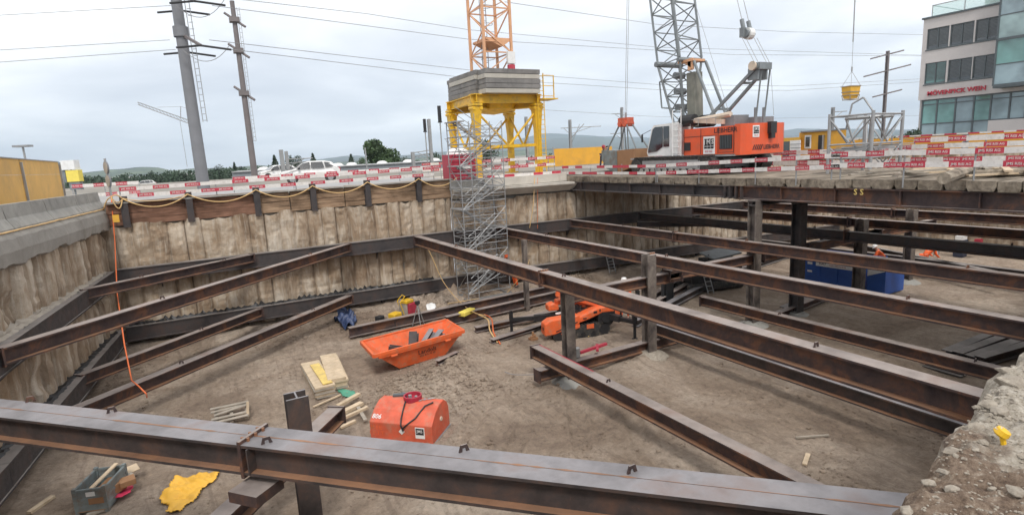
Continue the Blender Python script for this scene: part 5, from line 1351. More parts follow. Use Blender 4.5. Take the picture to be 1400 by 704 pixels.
def shell(top,bot,th):
    mb=MB(); c=sum((p for p in top),V((0,0,0)))/4
    ti=[p+(V((c.x,c.y,p.z))-p).normalized()*th*1.4 for p in top]; bi=[p+(V((c.x,c.y,p.z))-p).normalized()*th*1.4+V((0,0,th)) for p in bot]
    mb.add(top+bot+ti+bi,[(0,1,5,4),(1,2,6,5),(2,3,7,6),(3,0,4,7),(4,5,6,7),(8,12,13,9),(9,13,14,10),(10,14,15,11),(11,15,12,8),(12,15,14,13),(0,8,9,1),(1,9,10,2),(2,10,11,3),(3,11,8,0)]); return mb
shell(q,bb,.03).build('body','orange',t)
mb=MB()
for k in range(4): mb.bar(q[k]-V((0,0,.05)),q[(k+1)%4]-V((0,0,.05)),.09,.12)
mb.build('rim','orange',t)
mb=MB(); m0=[p.lerp(r_,.16) for p,r_ in zip(q,bb)]; 
mb.bar(m0[0]-dpn*.03,m0[1]-dpn*.03,.07,.1); mb.build('side_rib','orange',t)
for u in(.2,.8): 
    p=q[0].lerp(q[1],u)-V((0,0,.22))-dpn*.02; mb=MB(); mb.tube(p-ax*.12,p+ax*.12,.04,8); mb.build('hook_pin','orange',t)
fc=(q[0]+q[1])/2*.52+(b0+b1)/2*.48+ax*.15; fu=((q[0]+q[1])/2-(b0+b1)/2).normalized(); fn=ax.cross(fu); 
if fn.dot(dpn)>0: fn=-fn
mb=MB(); mb.text('Landolt',fc+ax*.05,ax,fu,.25,off=0); mb.text('055 415 70 70',fc+ax*.05-fu*.17,ax,fu,.11,off=0)
for v in mb.v: v+=fn*(.035-(v-fc).dot(fn))
mb.build('lettering','black',t)
def offcut(a,b,label,flat=False,h=.2,mat='blue_steel',bw=.2):
    mb=MB(); mb.ibeam(a,b,h,bw,.015,.02,flat=flat); tag(mb.build('steel_offcut',mat),label,'steel offcut','steel offcuts')
cI=lambda u,v,z: q[0].lerp(q[1],u)+sv_*v+V((0,0,z-TZ))
offcut(cI(.47,.4,.35),cI(.52,.55,.92),'dark steel offcut standing upright in the middle of the skip',h=.32,mat='dark_steel',bw=.3)
offcut(cI(.55,.4,.3),cI(.75,.65,.75),'long grey steel offcut leaning to the right inside the skip')
offcut(cI(.62,.35,.3),cI(.86,.62,.62),'second grey steel offcut lying beside the leaning one in the skip',bw=.25)
offcut(cI(.22,.5,.55),cI(.36,.3,.45),'flat grey steel offcut at the left end of the skip',flat=True,bw=.35)
offcut(Z(690,700,0)*0+Z(597,496,.2),Z(625,483,.12),'brown steel offcut half buried in the soil right of the skip',mat='rusty_steel',h=.16)
# --- orange tank box
A=Z(507,599,.0);Bq=Z(592,607,.0)
t=thing('tank_container','orange-red steel fuel tank box with rounded roof, fitting and number 806','tank',(0,0,0))
Lx=(Bq-A).length; Dy=1.18; zf=.56; zt2=.92
pr=[(0,.06),(Dy,.06),(Dy,zf+.02),(Dy-.1,.78),(Dy-.3,zt2),(.6,zt2),(.3,.8),(0,zf)]
mb=MB(); n=len(pr); mb.add([V((0,a,b)) for a,b in pr]+[V((Lx,a,b)) for a,b in pr],[(i,(i+1)%n,n+(i+1)%n,n+i) for i in range(n)]+[tuple(range(n))[::-1],tuple(range(n,2*n))]); bo=mb.build('body','orange_red',t); bv=bo.modifiers.new('b','BEVEL'); bv.width=.025; bv.segments=2
mb=MB(); mb.bb(-.03,Lx+.03,-.03,Dy+.03,0,.06); mb.build('skid','galvanised',t)
mb=MB(); mb.lathe([(.25,.88),(.25,1.03),(.21,1.03),(.21,.93),(0,.93)],(Lx*.52,.78,0),20); fl=mb.build('filler_ring','red',t)
mb=MB(); mb.tube((Lx*.52-.08,.78,.93),(Lx*.52-.08,.78,1.02),.05,8); mb.tube((Lx*.52+.09,.8,.93),(Lx*.52+.09,.8,1.0),.04,8); mb.build('valve','galvanised',fl)
mb=MB(); mb.path([(Lx*.36,.95,.95),(Lx*.44,.7,.97),(Lx*.47,.45,.9),(Lx*.5,.1,.68),(Lx*.52,-.03,.54),(Lx*.56,-.05,.4)],.022,6); mb.path([(Lx*.54,-.05,.45),(Lx*.62,-.02,.58),(Lx*.72,.12,.7),(Lx*.8,.45,.9),(Lx*.9,.6,.95)],.022,6); mb.build('strap','black',t)
mb=MB(); mb.box((Lx*.28,.9,.95),(.4,.12,.05),rz=.3); mb.box((Lx*.33,1.0,.93),(.25,.1,.05),rz=-.3); mb.build('tool','frame_grey',t)
mb=MB(); 
for k,a in enumerate((.5,.2,.8)): mb.tube((Lx*.66+.1*k,.62+.08*k,.94),(Lx*.72+.12*k,.82+.03*k,.94),.014,5)
mb.build('wrench','galvanised',t)
mb=MB(); mb.text('806',(Lx*.1,.12,.66),(1,0,0),V((0,.3,.24)).normalized(),.18,off=.012); mb.build('number','white',t)
mb=MB(); mb.text('M I E',(Lx*.11,-.004,.42),(1,0,0),(0,0,1),.16,off=0); mb.text('1 P 1 T',(Lx*.11,-.004,.26),(1,0,0),(0,0,1),.15,off=0)
for v in mb.v: v.y=-.006
mb.build('lettering','orange',t)
mb=MB(); mb.box((Lx*.81,-.006,.36),(.26,.012,.3)); pl_=mb.build('sign_plate','white',t); mb=MB(); mb.box((Lx*.81,-.014,.4),(.22,.01,.17)); mb.build('sign_field','black',pl_); mb=MB(); mb.text('JMS',(Lx*.81,0,.41),(1,0,0),(0,0,1),.11,off=0)
for v in mb.v: v.y=-.022
mb.build('lettering','white',pl_)
mb=MB(); mb.box((Lx*.52,-.008,.36),(.12,.012,.12),M=Matrix.Rotation(R(45),3,'Y')); mb.build('label','white',t)
mb=MB(); mb.tube((Lx,.6,.5),(Lx+.03,.6,.5),.06,10); mb.build('plug','tan_cover',t)
place(t,A,Bq)
# --- grey mesh-sided crate
a=Z(97,667,.62);b_=Z(142,661,.62);c=Z(162,630,.62); t=thing('metal_crate','grey steel crate with ribbed sides holding scrap, bottom left of the pit','crate',(0,0,0))
Lx=(b_-a).length; Wy=.95
mb=MB(); mb.bb(0,Lx,0,Wy,.08,.11); mb.build('floor','crate_metal',t)
for nm,(x0,x1,y0,y1) in (('front',(0,Lx,0,.03)),('back',(0,Lx,Wy-.03,Wy)),('left',(0,.03,.03,Wy-.03)),('right',(Lx-.03,Lx,.03,Wy-.03))):
    mb=MB(); mb.bb(x0,x1,y0,y1,.1,.62)
    for z in(.2,.36,.56): mb.bb(x0-.012,x1+.012,y0-.012,y1+.012,z,z+.05)
    mb.build('side_panel','crate_metal',t)
for x in(.03,Lx-.03):
    for y in(.03,Wy-.03): mb=MB(); mb.bb(x-.04,x+.04,y-.04,y+.04,0,.65); mb.build('corner_post','crate_metal',t)
mb=MB(); mb.bb(.03,Lx-.03,-.014,-.002,.1,.11); mb.box((Lx*.68,-.01,.33),(.3,.012,.14)); mb.build('rust_patch','brown_box',t)
mb=MB(); mb.box((.35,-.012,.5),(.18,.01,.1)); mb.build('label','white',t)
place(t,a,b_,floor_z(-2.8,14.8)-.02)
th_=math.atan2((b_-a).y,(b_-a).x); Rz=Matrix.Rotation(th_,3,'Z')
def loc(x,y,z): return V((a.x,a.y,0))+Rz@V((x,y,0))+V((0,0,z))
mb=MB(); mb.bar(loc(Lx*.5,.1,.5),loc(Lx*.75,.9,.62),.09,.03); tag(mb.build('plank','wood_pale'),'pale plank sticking out of the grey steel crate','plank')
mb=MB(); mb.box(loc(.5,.45,.25),(.5,.35,.2),rz=.7); mb.box(loc(.8,.6,.3),(.3,.3,.12),rz=.2); mb.box(loc(.35,.7,.2),(.4,.2,.2),rz=1.2); tag(mb.build('scrap','brown_box'),'brown scrap boxes inside the grey steel crate','scrap')
# box, pink bag
p=Z(168,658,.12); t=thing('carton','small open carton with dark bottles beside the grey steel crate','box',(p.x,p.y,floor_z(p.x,p.y)))
mb=MB(); z0=floor_z(p.x,p.y); mb.box((p.x,p.y,z0+.15),(.42,.3,.3),rz=.4); mb.build('body','wood_grey',t); mb=MB(); mb.box((p.x+.1,p.y+.2,z0+.33),(.45,.22,.015),M=Euler((.4,0,.4)).to_matrix()); mb.build('flap','wood_pale',t)
mb=MB(); mb.box((p.x-.04,p.y-.16,z0+.15),(.16,.02,.2),rz=.4); mb.build('dark_panel','dark_cloth',t)
def blob(name,pts,hfun,mat,label,cat,z=0,st=.05,edge=.02):
    """cloth lying on the sand: outline pts (plan), height function"""
    xs=[p[0] for p in pts];ys=[p[1] for p in pts]
    def inside(x,y):
        r_=False;j=len(pts)-1
        for i in range(len(pts)):
            xi,yi=pts[i][0],pts[i][1];xj,yj=pts[j][0],pts[j][1]
            if (yi>y)!=(yj>y) and x<(xj-xi)*(y-yi)/(yj-yi)+xi: r_=not r_
            j=i
        return r_
    mb=MB(); nx=int((max(xs)-min(xs))/st)+2; ny=int((max(ys)-min(ys))/st)+2; idx={}
    vs=[];fs=[]
    def vid(i,j):
        if (i,j) not in idx:
            x=min(xs)+i*st;y=min(ys)+j*st; idx[(i,j)]=len(vs); vs.append(V((x,y,floor_z(x,y)+edge+hfun(x,y))))
        return idx[(i,j)]
    for i in range(nx):
        for j in range(ny):
            if inside(min(xs)+(i+.5)*st,min(ys)+(j+.5)*st): fs.append((vid(i,j),vid(i+1,j),vid(i+1,j+1),vid(i,j+1)))
    mb.add(vs,fs); o=mb.build(name,mat,smooth=True,recalc=False)
    s_=o.modifiers.new('s','SOLIDIFY'); s_.thickness=.012; s_.offset=-1
    return tag(o,label,cat)
fold=lambda k,s,a: (lambda x,y: a*abs(noise.noise(V((x*s,y*s*.8,k))))**.8*1.6)
P_=lambda *ps:[Z(x,y,0) for x,y in ps]
blob('tarpaulin',P_((219,677),(240,657),(262,650),(302,643),(296,655),(277,668),(270,683),(255,690),(247,699),(228,701),(230,690),(220,687)),(lambda x,y:.10*abs(noise.noise(V((x*2.1,y*2.6,3))))+.11*abs(noise.noise(V((x*4.5+y*2,y*1.5,5))))**.7),'tarp_yellow','crumpled yellow tarpaulin lying on the sand behind the double girder','tarpaulin',st=.035)
blob('tarpaulin',P_((457,441),(468,430),(480,431),(488,440),(481,449),(470,451)),fold(5,3.5,.4),'tarp_blue','crumpled dark blue tarpaulin near the far waler','tarpaulin')
blob('bag',P_((155,686),(157,671),(170,666),(183,668),(180,678),(165,684)),lambda x,y:.13+.05*noise.noise(V((x*6,y*6,1))),'pink','pink bag lying beside the grey steel crate','bag',st=.03)
blob('sack',P_((583,428),(590,423),(597,425),(594,430),(587,431)),lambda x,y:.06,'white','small white sack on the sand in front of the scaffold stair','bag')
# --- stacks of boards
def stack(label,pa,pb,w,layers,h,mats,z0=0,jit=.03,n_=1,seed=0):
    a=V(pa);b=V(pb); d_=(b-a);d_.z=0; L=d_.length; d_.normalize(); s_=V((-d_.y,d_.x,0)); g=floor_z((a.x+b.x)/2,(a.y+b.y)/2)
    t_=thing('board_stack',label,'boards',((a.x+b.x)/2,(a.y+b.y)/2,g)); r_=random.Random(seed)
    for k in range(layers):
        z=g+z0+h*(k+.5); j=r_.uniform(-jit,jit); jj=r_.uniform(-jit,jit)
        mb=MB(); aa=V((a.x,a.y,z))+d_*j+s_*jj; bb_=V((b.x,b.y,z))+d_*j+s_*(jj+r_.uniform(-jit,jit)); mb.bar(aa,bb_,w,h*.86); mb.build('board',mats[k%len(mats)],t_)
a=(Z(417,497,.35)+Z(431,492,.35))/2; b_=(Z(437,531,.35)+Z(451,526,.35))/2
stack('left stack of formwork boards with a yellow top panel',a,b_,.62,6,.065,['wood_grey','wood_pale','wood_grey','wood_pale','wood_grey','wood_pale'],seed=1)
aa=Z(430,497,.42);bb_=Z(448,523,.42); g=floor_z(3,19.5)
mb=MB(); mb.bar((aa.x,aa.y,g+.42),(bb_.x,bb_.y,g+.42),.3,.03); tag(mb.build('panel','wood_yellow'),'yellow formwork panel on top of the left board stack','panel')
a=(Z(441,484,.5)+Z(456,479,.5))/2; b_=(Z(454,517,.5)+Z(470,511,.5))/2
stack('right, taller stack of pale plywood boards with brown stains',a,b_,.56,7,.075,['brown_box','wood_pale','wood_grey','wood_pale','wood_pale','wood_pale','wood_pale'],seed=2)
# --- loose lumber by the tank
def plank(a,b,w,h,label,mat='wood_pale',z=.05,tilt=0):
    a=V(a);b=V(b); a=V((a.x,a.y,floor_z(a.x,a.y)+z)); b=V((b.x,b.y,floor_z(b.x,b.y)+z+tilt)); mb=MB(); mb.bar(a,b,w,h); tag(mb.build('plank',mat),label,'plank','loose planks on the pit floor')
plank(Z(462,562,0),Z(492,547,0),.14,.08,'upper pale plank of the loose lumber left of the orange tank',z=.22)
plank(Z(460,571,0),Z(495,554,0),.18,.1,'broad pale plank under the upper one, left of the orange tank',z=.1)
plank(Z(468,577,0),Z(503,563,0),.11,.07,'third plank of the loose lumber, pointing at the orange tank',z=.16)
plank(Z(465,584,0),Z(486,576,0),.12,.06,'short plank nearest the double girder in the loose lumber')
plank(Z(490,560,0),Z(500,578,0),.1,.05,'short plank lying across the loose lumber','wood_grey',z=.1)
plank(Z(428,556,0),Z(466,541,0),.06,.04,'thin lath behind the cut-off post')
plank(Z(40,702,0),Z(73,680,0),.12,.06,'single pale plank at the bottom left corner of the photo')
plank(Z(1100,633,0),Z(1105,617,0),.1,.04,'short orange-brown board on the sand at lower right','wood_pale')
plank(Z(1088,596,0),Z(1133,592,0),.05,.04,'thin stick on the sand at lower right','wood_grey')
plank(Z(118,703,0),Z(143,696,0),.1,.05,'board in front of the grey steel crate','wood_grey')
plank(Z(800,458,0),Z(828,448,0),.35,.04,'pale board under the right side of the spider crane','wood_yellow')
blob('sling',P_((462,527),(472,534),(484,536),(487,541),(478,544),(468,541),(460,533)),lambda x,y:.03,'green','loose green sling on the sand right of the board stacks','sling')
# broken pallet
p=Z(315,572,0); g=floor_z(p.x,p.y); t=thing('broken_pallet','broken grey wooden pallet leaning on the sand behind the double girder','pallet',(p.x,p.y,g))
rr=random.Random(4)
for k in range(5):
    a=V((p.x-.45+rr.uniform(-.05,.05),p.y-.3+.15*k,g+.12+.05*k)); b_=a+V((.95,rr.uniform(-.1,.1),rr.uniform(-.03,.12))); mb=MB(); mb.bar(a,b_,.12,.025); mb.build('slat','wood_grey',t)
for k in range(3):
    a=V((p.x-.4+.42*k,p.y-.35,g+.05)); mb=MB(); mb.bar(a,a+V((rr.uniform(-.1,.1),.75,.22)),.09,.07); mb.build('bearer','wood_grey',t)
mb=MB(); mb.bar((p.x+.45,p.y-.3,g),(p.x+.5,p.y-.25,g+.5),.07,.04); mb.build('split_slat','wood_pale',t)
# --- compactor, yellow machine, tripod, pump
def small_machine(px,py,label,parts,name='compactor',cat='machine',s=1.0):
    p=Z(px,py,0.1); g=floor_z(p.x,p.y); t_=thing(name,label,cat,(p.x,p.y,g))
    for nm,mt,c,d_ in parts:
        mb=MB(); mb.box((p.x+c[0]*s,p.y+c[1]*s,g+c[2]*s),(d_[0]*s,d_[1]*s,d_[2]*s),rz=.5); o=mb.build(nm,mt,t_); bv=o.modifiers.new('b','BEVEL'); bv.width=.03
    return t_,p,g
t,p,g=small_machine(561,431,'red and yellow plate compactor standing near the far waler',[('engine','red',(0,0,.5),(.5,.45,.55)),('base_plate','black',(0,0,.06),(.8,.55,.1)),('frame','wood_grey',(-.3,0,.45),(.12,.5,.8)),('tank','yellow',(-.1,0,.86),(.5,.4,.16))])
mb=MB(); 
for s_ in(-.2,.2): mb.path([V((p.x-.35,p.y+s_,g+.3)),V((p.x-.5,p.y+s_,g+.9)),V((p.x-.25,p.y+s_,g+1.15))],.02,6)
mb.tube((p.x-.25,p.y-.2,g+1.15),(p.x-.25,p.y+.2,g+1.15),.02,6); mb.build('handle','yellow',t)
t,p,g=small_machine(541,441,'small yellow-topped generator right behind the skip',[('engine','yellow',(0,0,.42),(.5,.4,.3)),('frame','black',(.1,0,.18),(1.0,.6,.28))],name='generator')
t,p,g=small_machine(520,443,'heap of dark tools beside the yellow-topped generator',[('case','black',(0,0,.25),(.35,.3,.5)),('tray','wood_grey',(.2,-.1,.08),(.9,.6,.12))],name='tool_case',cat='tools')
t,p,g=small_machine(639,436,'bright yellow box lying on the long steel beams',[('body','hivis_yellow',(0,0,.42),(.85,.34,.2))],name='yellow_box',cat='box')
p=Z(573,443,0.05); g=floor_z(p.x,p.y); t=thing('survey_tripod','silver survey tripod with a dark level on top, behind the skip','tripod',(p.x,p.y,g)); mb=MB()
for k in range(3): a_=k*2.09+.4; mb=MB(); mb.tube((p.x+.32*math.cos(a_),p.y+.32*math.sin(a_),g),(p.x,p.y,g+1.0),.02,6); mb.build('leg','galvanised',t)
mb=MB(); mb.box((p.x,p.y,g+1.08),(.2,.13,.13)); mb.tube((p.x,p.y,g+.97),(p.x,p.y,g+1.14),.06,8); mb.build('level','black',t)
p=Z(729,463,0); g=floor_z(p.x,p.y); t=thing('shackle','small rusty shackle block lying left of the spider crane','shackle',(p.x,p.y,g)); mb=MB(); mb.box((p.x,p.y,g+.07),(.32,.22,.1)); mb.tube((p.x,p.y,g+.1),(p.x,p.y,g+.35),.05,6); mb.tube((p.x-.12,p.y,g+.15),(p.x+.12,p.y,g+.2),.04,6); mb.build('body','brown_box',t)
# red hoist on the low cross beam
p=Z(815,478,.62); t=thing('chain_hoist','red chain hoist lying beside the low cross beam','hoist',p); mb=MB(); mb.bar(p+V((-.6,.1,0)),p+V((.45,.0,.12)),.1,.08); mb.bar(p+V((-.1,-.2,.05)),p+V((.2,.2,.08)),.09,.07); mb.build('arm','red',t); mb=MB(); mb.tube(p+V((-.75,.1,-.1)),p+V((-.75,.1,.2)),.13,10); mb.build('drum','galvanised',t)
# red line of paint on the lower beam
a=V((9.05,14.9,1.004)); 
mb=MB(); mb.poly([(9.32,15.3,1.003),(9.36,15.3,1.003),(9.36,12.4,1.003),(9.32,12.4,1.003)],(0,0,1),.002); tag(mb.build('paint_line','red'),'red line sprayed along the top edge of the foreground lower beam','paint mark')
# --- steel beams lying on the floor
def lying(pa,pb,label,h=.3,b=.3,z=0,mat='rusty_steel',flat=False,grp='steel beams stored on the pit floor'):
    a=V(pa);c=V(pb); g1=floor_z(a.x,a.y)+z+h/2;g2=floor_z(c.x,c.y)+z+h/2; gm=max(g1,g2)
    t_=thing('stored_beam',label,'steel beam',(a.x,a.y,gm-h/2),grp); mb=MB(); mb.ibeam((a.x,a.y,gm),(c.x,c.y,gm),h,b,.02,.03,flat=flat); mb.build('girder',mat,t_); return t_
lying(Z(478,462,0),Z(762,400,0),'rearmost long stored beam running from behind the skip to the middle post',h=.42,z=.03)
lying(Z(610,446,0),Z(770,408,0),'second long stored beam in front of the rearmost one',h=.42,z=.02)
lying(Z(650,455,0),Z(775,428,0),'third stored beam, nearest the left outrigger of the spider crane',h=.22,z=.02)
lying(Z(672,470,0),Z(745,447,0),'short flat stored beam under the left outrigger',h=.16,z=.0)
lying(Z(868,447,0),Z(985,384,0),'grey tubular stored beam left of the black machine',h=.3,mat='blue_steel')
lying(Z(866,437,0),Z(975,374,0),'second stored beam left of the black machine',h=.3)
lying(Z(862,428,0),Z(960,370,0),'third stored beam left of the black machine, farthest one',h=.3)
lying(Z(1062,436,0),Z(1140,404,0),'stored beam right of the deck posts, nearest of three',h=.3)
lying(Z(1070,428,0),Z(1130,402,0),'stored beam right of the deck posts, middle of three',h=.3,mat='dark_steel')
lying(Z(1085,420,0),Z(1128,400,0),'stored beam right of the deck posts, farthest of three',h=.3)
for k in range(4):
    lying(Z(1293+15*k,490-3*k+6*k,0),Z(1395+15*k,448+7*k,0),['first','second','third','fourth'][k]+' of four parallel stored beams near the right picture edge, counted from the left',h=.32,mat='dark_steel')
lying(Z(1265,497,0),Z(1318,512,0),'short dark beam end under the right struts',h=.3,mat='dark_steel')
lying(Z(1000,376,0),Z(1075,352,0),'dark beam beyond the black machine',h=.28,mat='dark_steel')
# --- spider crane
A=Z(742,467,0.0);Bq=Z(838,453,0.0)
A=V((11.35,17.9,0)); Bq=V((14.1,17.2,0))
t=thing('spider_crane','orange spider crane on rubber tracks with black outriggers spread','crane',(0,0,0))
# local: x along body (front at 0 = counterweight end), y away
for y0,y1 in((.0,.34),(1.15,1.49)):
    mb=MB(); pr=[]
    for k in range(9): a_=math.pi/2+k*math.pi/8; pr.append((.45+.26*math.cos(a_),.28+.26*math.sin(a_)))
    for k in range(9): a_=-math.pi/2+k*math.pi/8; pr.append((2.35+.26*math.cos(a_),.28+.26*math.sin(a_)))
    n=len(pr); mb.add([V((a_,y0,b)) for a_,b in pr]+[V((a_,y1,b)) for a_,b in pr],[(i,(i+1)%n,n+(i+1)%n,n+i) for i in range(n)]+[tuple(range(n))[::-1],tuple(range(n,2*n))])
    x=.3
    while x<2.5: mb.box((x,(y0+y1)/2,.02),(.07,y1-y0+.02,.04)); mb.box((x,(y0+y1)/2,.55),(.07,y1-y0+.02,.04)); x+=.14
    tr=mb.build('track','rubber',t)
    for x in(.45,2.35,1.0,1.45,1.9): mb=MB(); r_=.2 if x in(.45,2.35) else .1; mb.tube((x,y0-.02,.28 if r_==.2 else .16),(x,y0+.01,.28 if r_==.2 else .16),r_,12); mb.build('wheel','black',tr)
mb=MB(); mb.bb(.3,2.5,.36,1.13,.3,.62); mb.build('chassis','black',t)
def wedge(pts,y0,y1,mat,name,bev=.05):
    mb=MB(); mb.poly([(x,y0,z) for x,z in pts],(0,1,0),y1-y0); o=mb.build(name,mat,t); b_=o.modifiers.new('b','BEVEL'); b_.width=bev; b_.segments=2; return o
wedge([(-.15,.3),(-.15,.78),(.1,.92),(1.3,.98),(1.3,.62),(.25,.32)],-.06,.45,'orange','counterweight_cover')
wedge([(1.2,.62),(1.3,.9),(2.1,1.16),(2.5,1.2),(2.85,1.05),(2.8,.94),(2.3,.95),(1.75,.76)],-.02,.5,'orange','side_cowl')
wedge([(.5,.3),(.62,.46),(1.3,.62),(1.3,.48)],-.07,.0,'orange','lower_cover',.015)
mb=MB(); mb.bb(1.6,1.9,-.04,-.01,.38,.56); mb.build('marking','orange',t)
wedge([(.35,1.0),(.35,1.25),(.6,1.32),(.8,1.2),(.8,1.0)],.9,1.35,'orange','engine_cover')
wedge([(.75,1.18),(.75,1.38),(1.2,1.42),(1.2,1.2)],1.0,1.4,'orange','rear_cover')
mb=MB(); mb.bb(.8,2.4,.45,1.2,.62,1.05); mb.tube((1.4,.6,1.1),(1.7,1.0,1.15),.12,8); mb.tube((1.1,.8,1.1),(1.6,.9,1.2),.07,8); mb.build('engine','black',t)
mb=MB(); mb.tube((2.45,.0,.72),(2.45,.3,.72),.36,16); mb.tube((2.45,-.04,.72),(2.45,.0,.72),.2,12); mb.build('slew_drive','black',t)
# boom: folded, rising towards upper left
mb=MB(); mb.ext([(-.16,-.17),(.16,-.17),(.16,.17),(-.16,.17)],(2.75,.35,1.12),(.7,.9,1.78),(0,0,1)); o=mb.build('boom','orange',t); b_=o.modifiers.new('b','BEVEL'); b_.width=.03
mb=MB(); mb.ext([(-.12,-.12),(.12,-.12),(.12,.12),(-.12,.12)],(2.65,.6,.95),(1.2,.9,1.35),(0,0,1)); mb.build('boom_cylinder','orange',t)
mb=MB(); mb.ext([(-.15,-.15),(.15,-.15),(.15,.15),(-.15,.15)],(3.12,.45,1.3),(3.02,.45,.6),(0,1,0)); mb.tube((2.85,.3,1.14),(2.85,.6,1.14),.14,10); o=mb.build('column','orange',t)
mb=MB(); mb.tube((2.95,.2,1.12),(2.95,.6,1.12),.09,10); mb.tube((2.9,.5,.9),(2.9,.5,.5),.22,12); mb.tube((3.25,.45,1.2),(3.3,.45,.6),.05,6); mb.build('knuckle','black',t)
mb=MB()
for k in range(5): mb.path([(1.0+.25*k,.3+.05*k,.98),(1.1+.25*k,.6,1.25-.04*k),(1.35+.25*k,.8,1.1),(1.6+.2*k,.75,1.0)],.022,5)
mb.build('hose','rubber',t)
mb=MB(); mb.poly([(.3,-.068,.42),(1.2,-.068,.7),(1.2,-.068,.74),(.3,-.068,.46)],(0,-1,0),.006); mb.bb(1.9,2.05,-.045,-.03,.98,1.06); mb.bb(2.15,2.2,-.045,-.03,1.02,1.12); mb.bb(-.158,-.15,.1,.22,.5,.62); mb.bb(1.45,1.6,-.045,-.03,.8,.84); mb.build('stripe','black',t)
mb=MB(); mb.bar((.5,.5,1.0),(1.0,.5,1.02),.08,.05); mb.build('pipe_clamp','white',t)
# outriggers (local coordinates from world feet)
ang=math.atan2((Bq-A).y,(Bq-A).x); g0=floor_z(12.7,17.9)-.02
def tolocal(p): return Matrix.Rotation(-ang,3,'Z')@(V((p.x,p.y,0))-V((A.x,A.y,0)))
for k,(px_,py_,root) in enumerate(((700,458,(.9,.9,.75)),(868,462,(2.5,.3,.75)),(790,424,(1.2,1.4,.8)),(872,425,(2.4,1.3,.8)))):
    f_=tolocal(Z(px_,py_,0)); r_=V(root); e=V((f_.x,f_.y,.72)); m_=r_.lerp(e,.55)
    mb=MB(); mb.bar(r_,m_,.24,.24); og=mb.build('outrigger','black',t)
    mb=MB(); mb.bar(m_,e,.15,.15); mb.bar(m_.lerp(e,.1)+V((0,-.085,0)),m_.lerp(e,.85)+V((0,-.085,0)),.01,.06); mb.build('extension','crane_grey' if k>1 else 'black',og)
    mb=MB(); mb.tube(e+V((0,0,.38)),V((e.x,e.y,.05)),.06,8); mb.box((e.x,e.y,.85),(.12,.2,.35)); mb.build('jack','black',og)
    if k!=1: mb=MB(); mb.box((e.x,e.y,.03),(.55,.55,.05),rz=.5); mb.build('foot_pad','wood_grey',og)
    else: mb=MB(); mb.tube((e.x,e.y,.0),(e.x,e.y,.06),.12,10); mb.build('foot_pad','black',og)
place(t,A,Bq,g0)
# --- black machine on tracks near the deck post
A=Z(940,402,0);Bq=Z(1022,392,0)
t=thing('drilling_machine','black tracked machine with a small aluminium ladder, in front of the deck post','machine',(0,0,0))
L_=(Bq-A).length
for y0 in(0,1.3): 
    mb=MB(); mb.bb(.1,L_-.1,y0,y0+.4,0,.5); o=mb.build('track','rubber',t); b_=o.modifiers.new('b','BEVEL'); b_.width=.2; b_.segments=3
mb=MB(); mb.bb(.3,L_-.4,.1,1.6,.5,1.0); mb.bb(L_*.45,L_-.2,.2,1.5,1.0,1.5); mb.build('body','black',t)
mb=MB(); mb.box((L_*.7,.85,1.75),(1.6,1.3,.08),M=Euler((.1,-.12,0)).to_matrix()); mb.build('canopy','crane_grey',t)
for x in(L_*.5,L_*.9):
    mb=MB(); mb.tube((x,.85,1.4),(x,.85,1.74),.04,6); mb.build('canopy_post','black',t)
mb=MB(); mb.bar((.5,.8,.9),(-.4,.9,1.5),.22); mb.bar((-.4,.9,1.5),(-.9,.9,1.0),.18); mb.tube((.3,.5,.9),(-.2,.6,1.2),.12,8); mb.build('arm','black',t)
mb=MB(); 
for s_ in(0,.32): mb.tube((1.0+s_,-.25,0),(.85+s_,.0,1.0),.025,5)
for k in range(4): u=.15+k*.22; mb.tube((1.0-.15*u,-.25+.25*u,u),(1.32-.15*u,-.25+.25*u,u),.02,5)
mb.build('ladder','galvanised',t)
place(t,A,Bq)
# black hydraulic jack unit
p=Z(912,412,0); g=floor_z(p.x,p.y); t=thing('hydraulic_unit','upright black hydraulic unit beside the stored beams','machine',(p.x,p.y,g))
mb=MB(); mb.box((p.x,p.y,g+.9),(.34,.3,1.7)); mb.build('body','black',t); mb=MB(); mb.tube((p.x+.3,p.y,g),(p.x+.3,p.y,g+1.6),.09,8); mb.tube((p.x-.28,p.y,g),(p.x-.28,p.y,g+1.3),.07,8); mb.build('cylinder','black',t); mb=MB(); mb.box((p.x+.5,p.y,g+1.5),(1.1,.3,.16)); mb.build('arm','black',t)
# --- blue container
t=thing('blue_container','blue container with a white lettered banner behind the struts','container',(26.9,16,0))
mb=MB(); mb.bb(26.85,28.9,14.9,17.7,.02,1.42); mb.build('body','blue',t)
mb=MB()
for y in(14.95,15.9,16.8,17.65): mb.bb(26.8,26.85,y-.05,y+.05,.02,1.42)
mb.bb(26.8,26.85,14.9,17.7,1.36,1.46); mb.build('frame','blue',t)
mb=MB(); mb.poly([(26.79,16.95,.98),(26.79,16.95,1.32),(26.79,15.05,1.32),(26.79,14.95,1.15),(26.79,15.15,.98)],(-1,0,0),.01); bn=mb.build('banner','white',t)
mb=MB(); mb.text('fo//',(26.77,16.6,1.15),(0,-1,0),(0,0,1),.27,off=0); mb.text('Baustellen - Container',(26.77,15.85,1.22),(0,-1,0),(0,0,1),.1,mi=1,off=0); mb.text('Telefon 055 412 50 50',(26.77,15.85,1.08),(0,-1,0),(0,0,1),.09,mi=1,off=0)
for v in mb.v: v.x=26.772
mb.build('lettering',['black','red'],bn)
mb=MB(); mb.bb(26.79,26.8,17.15,17.4,1.0,1.12); mb.bb(26.79,26.8,17.15,17.4,.6,.7); mb.build('sticker','white',t)
t=thing('blue_skip','second blue container with white lid, right of the post','container',(27,14,0))
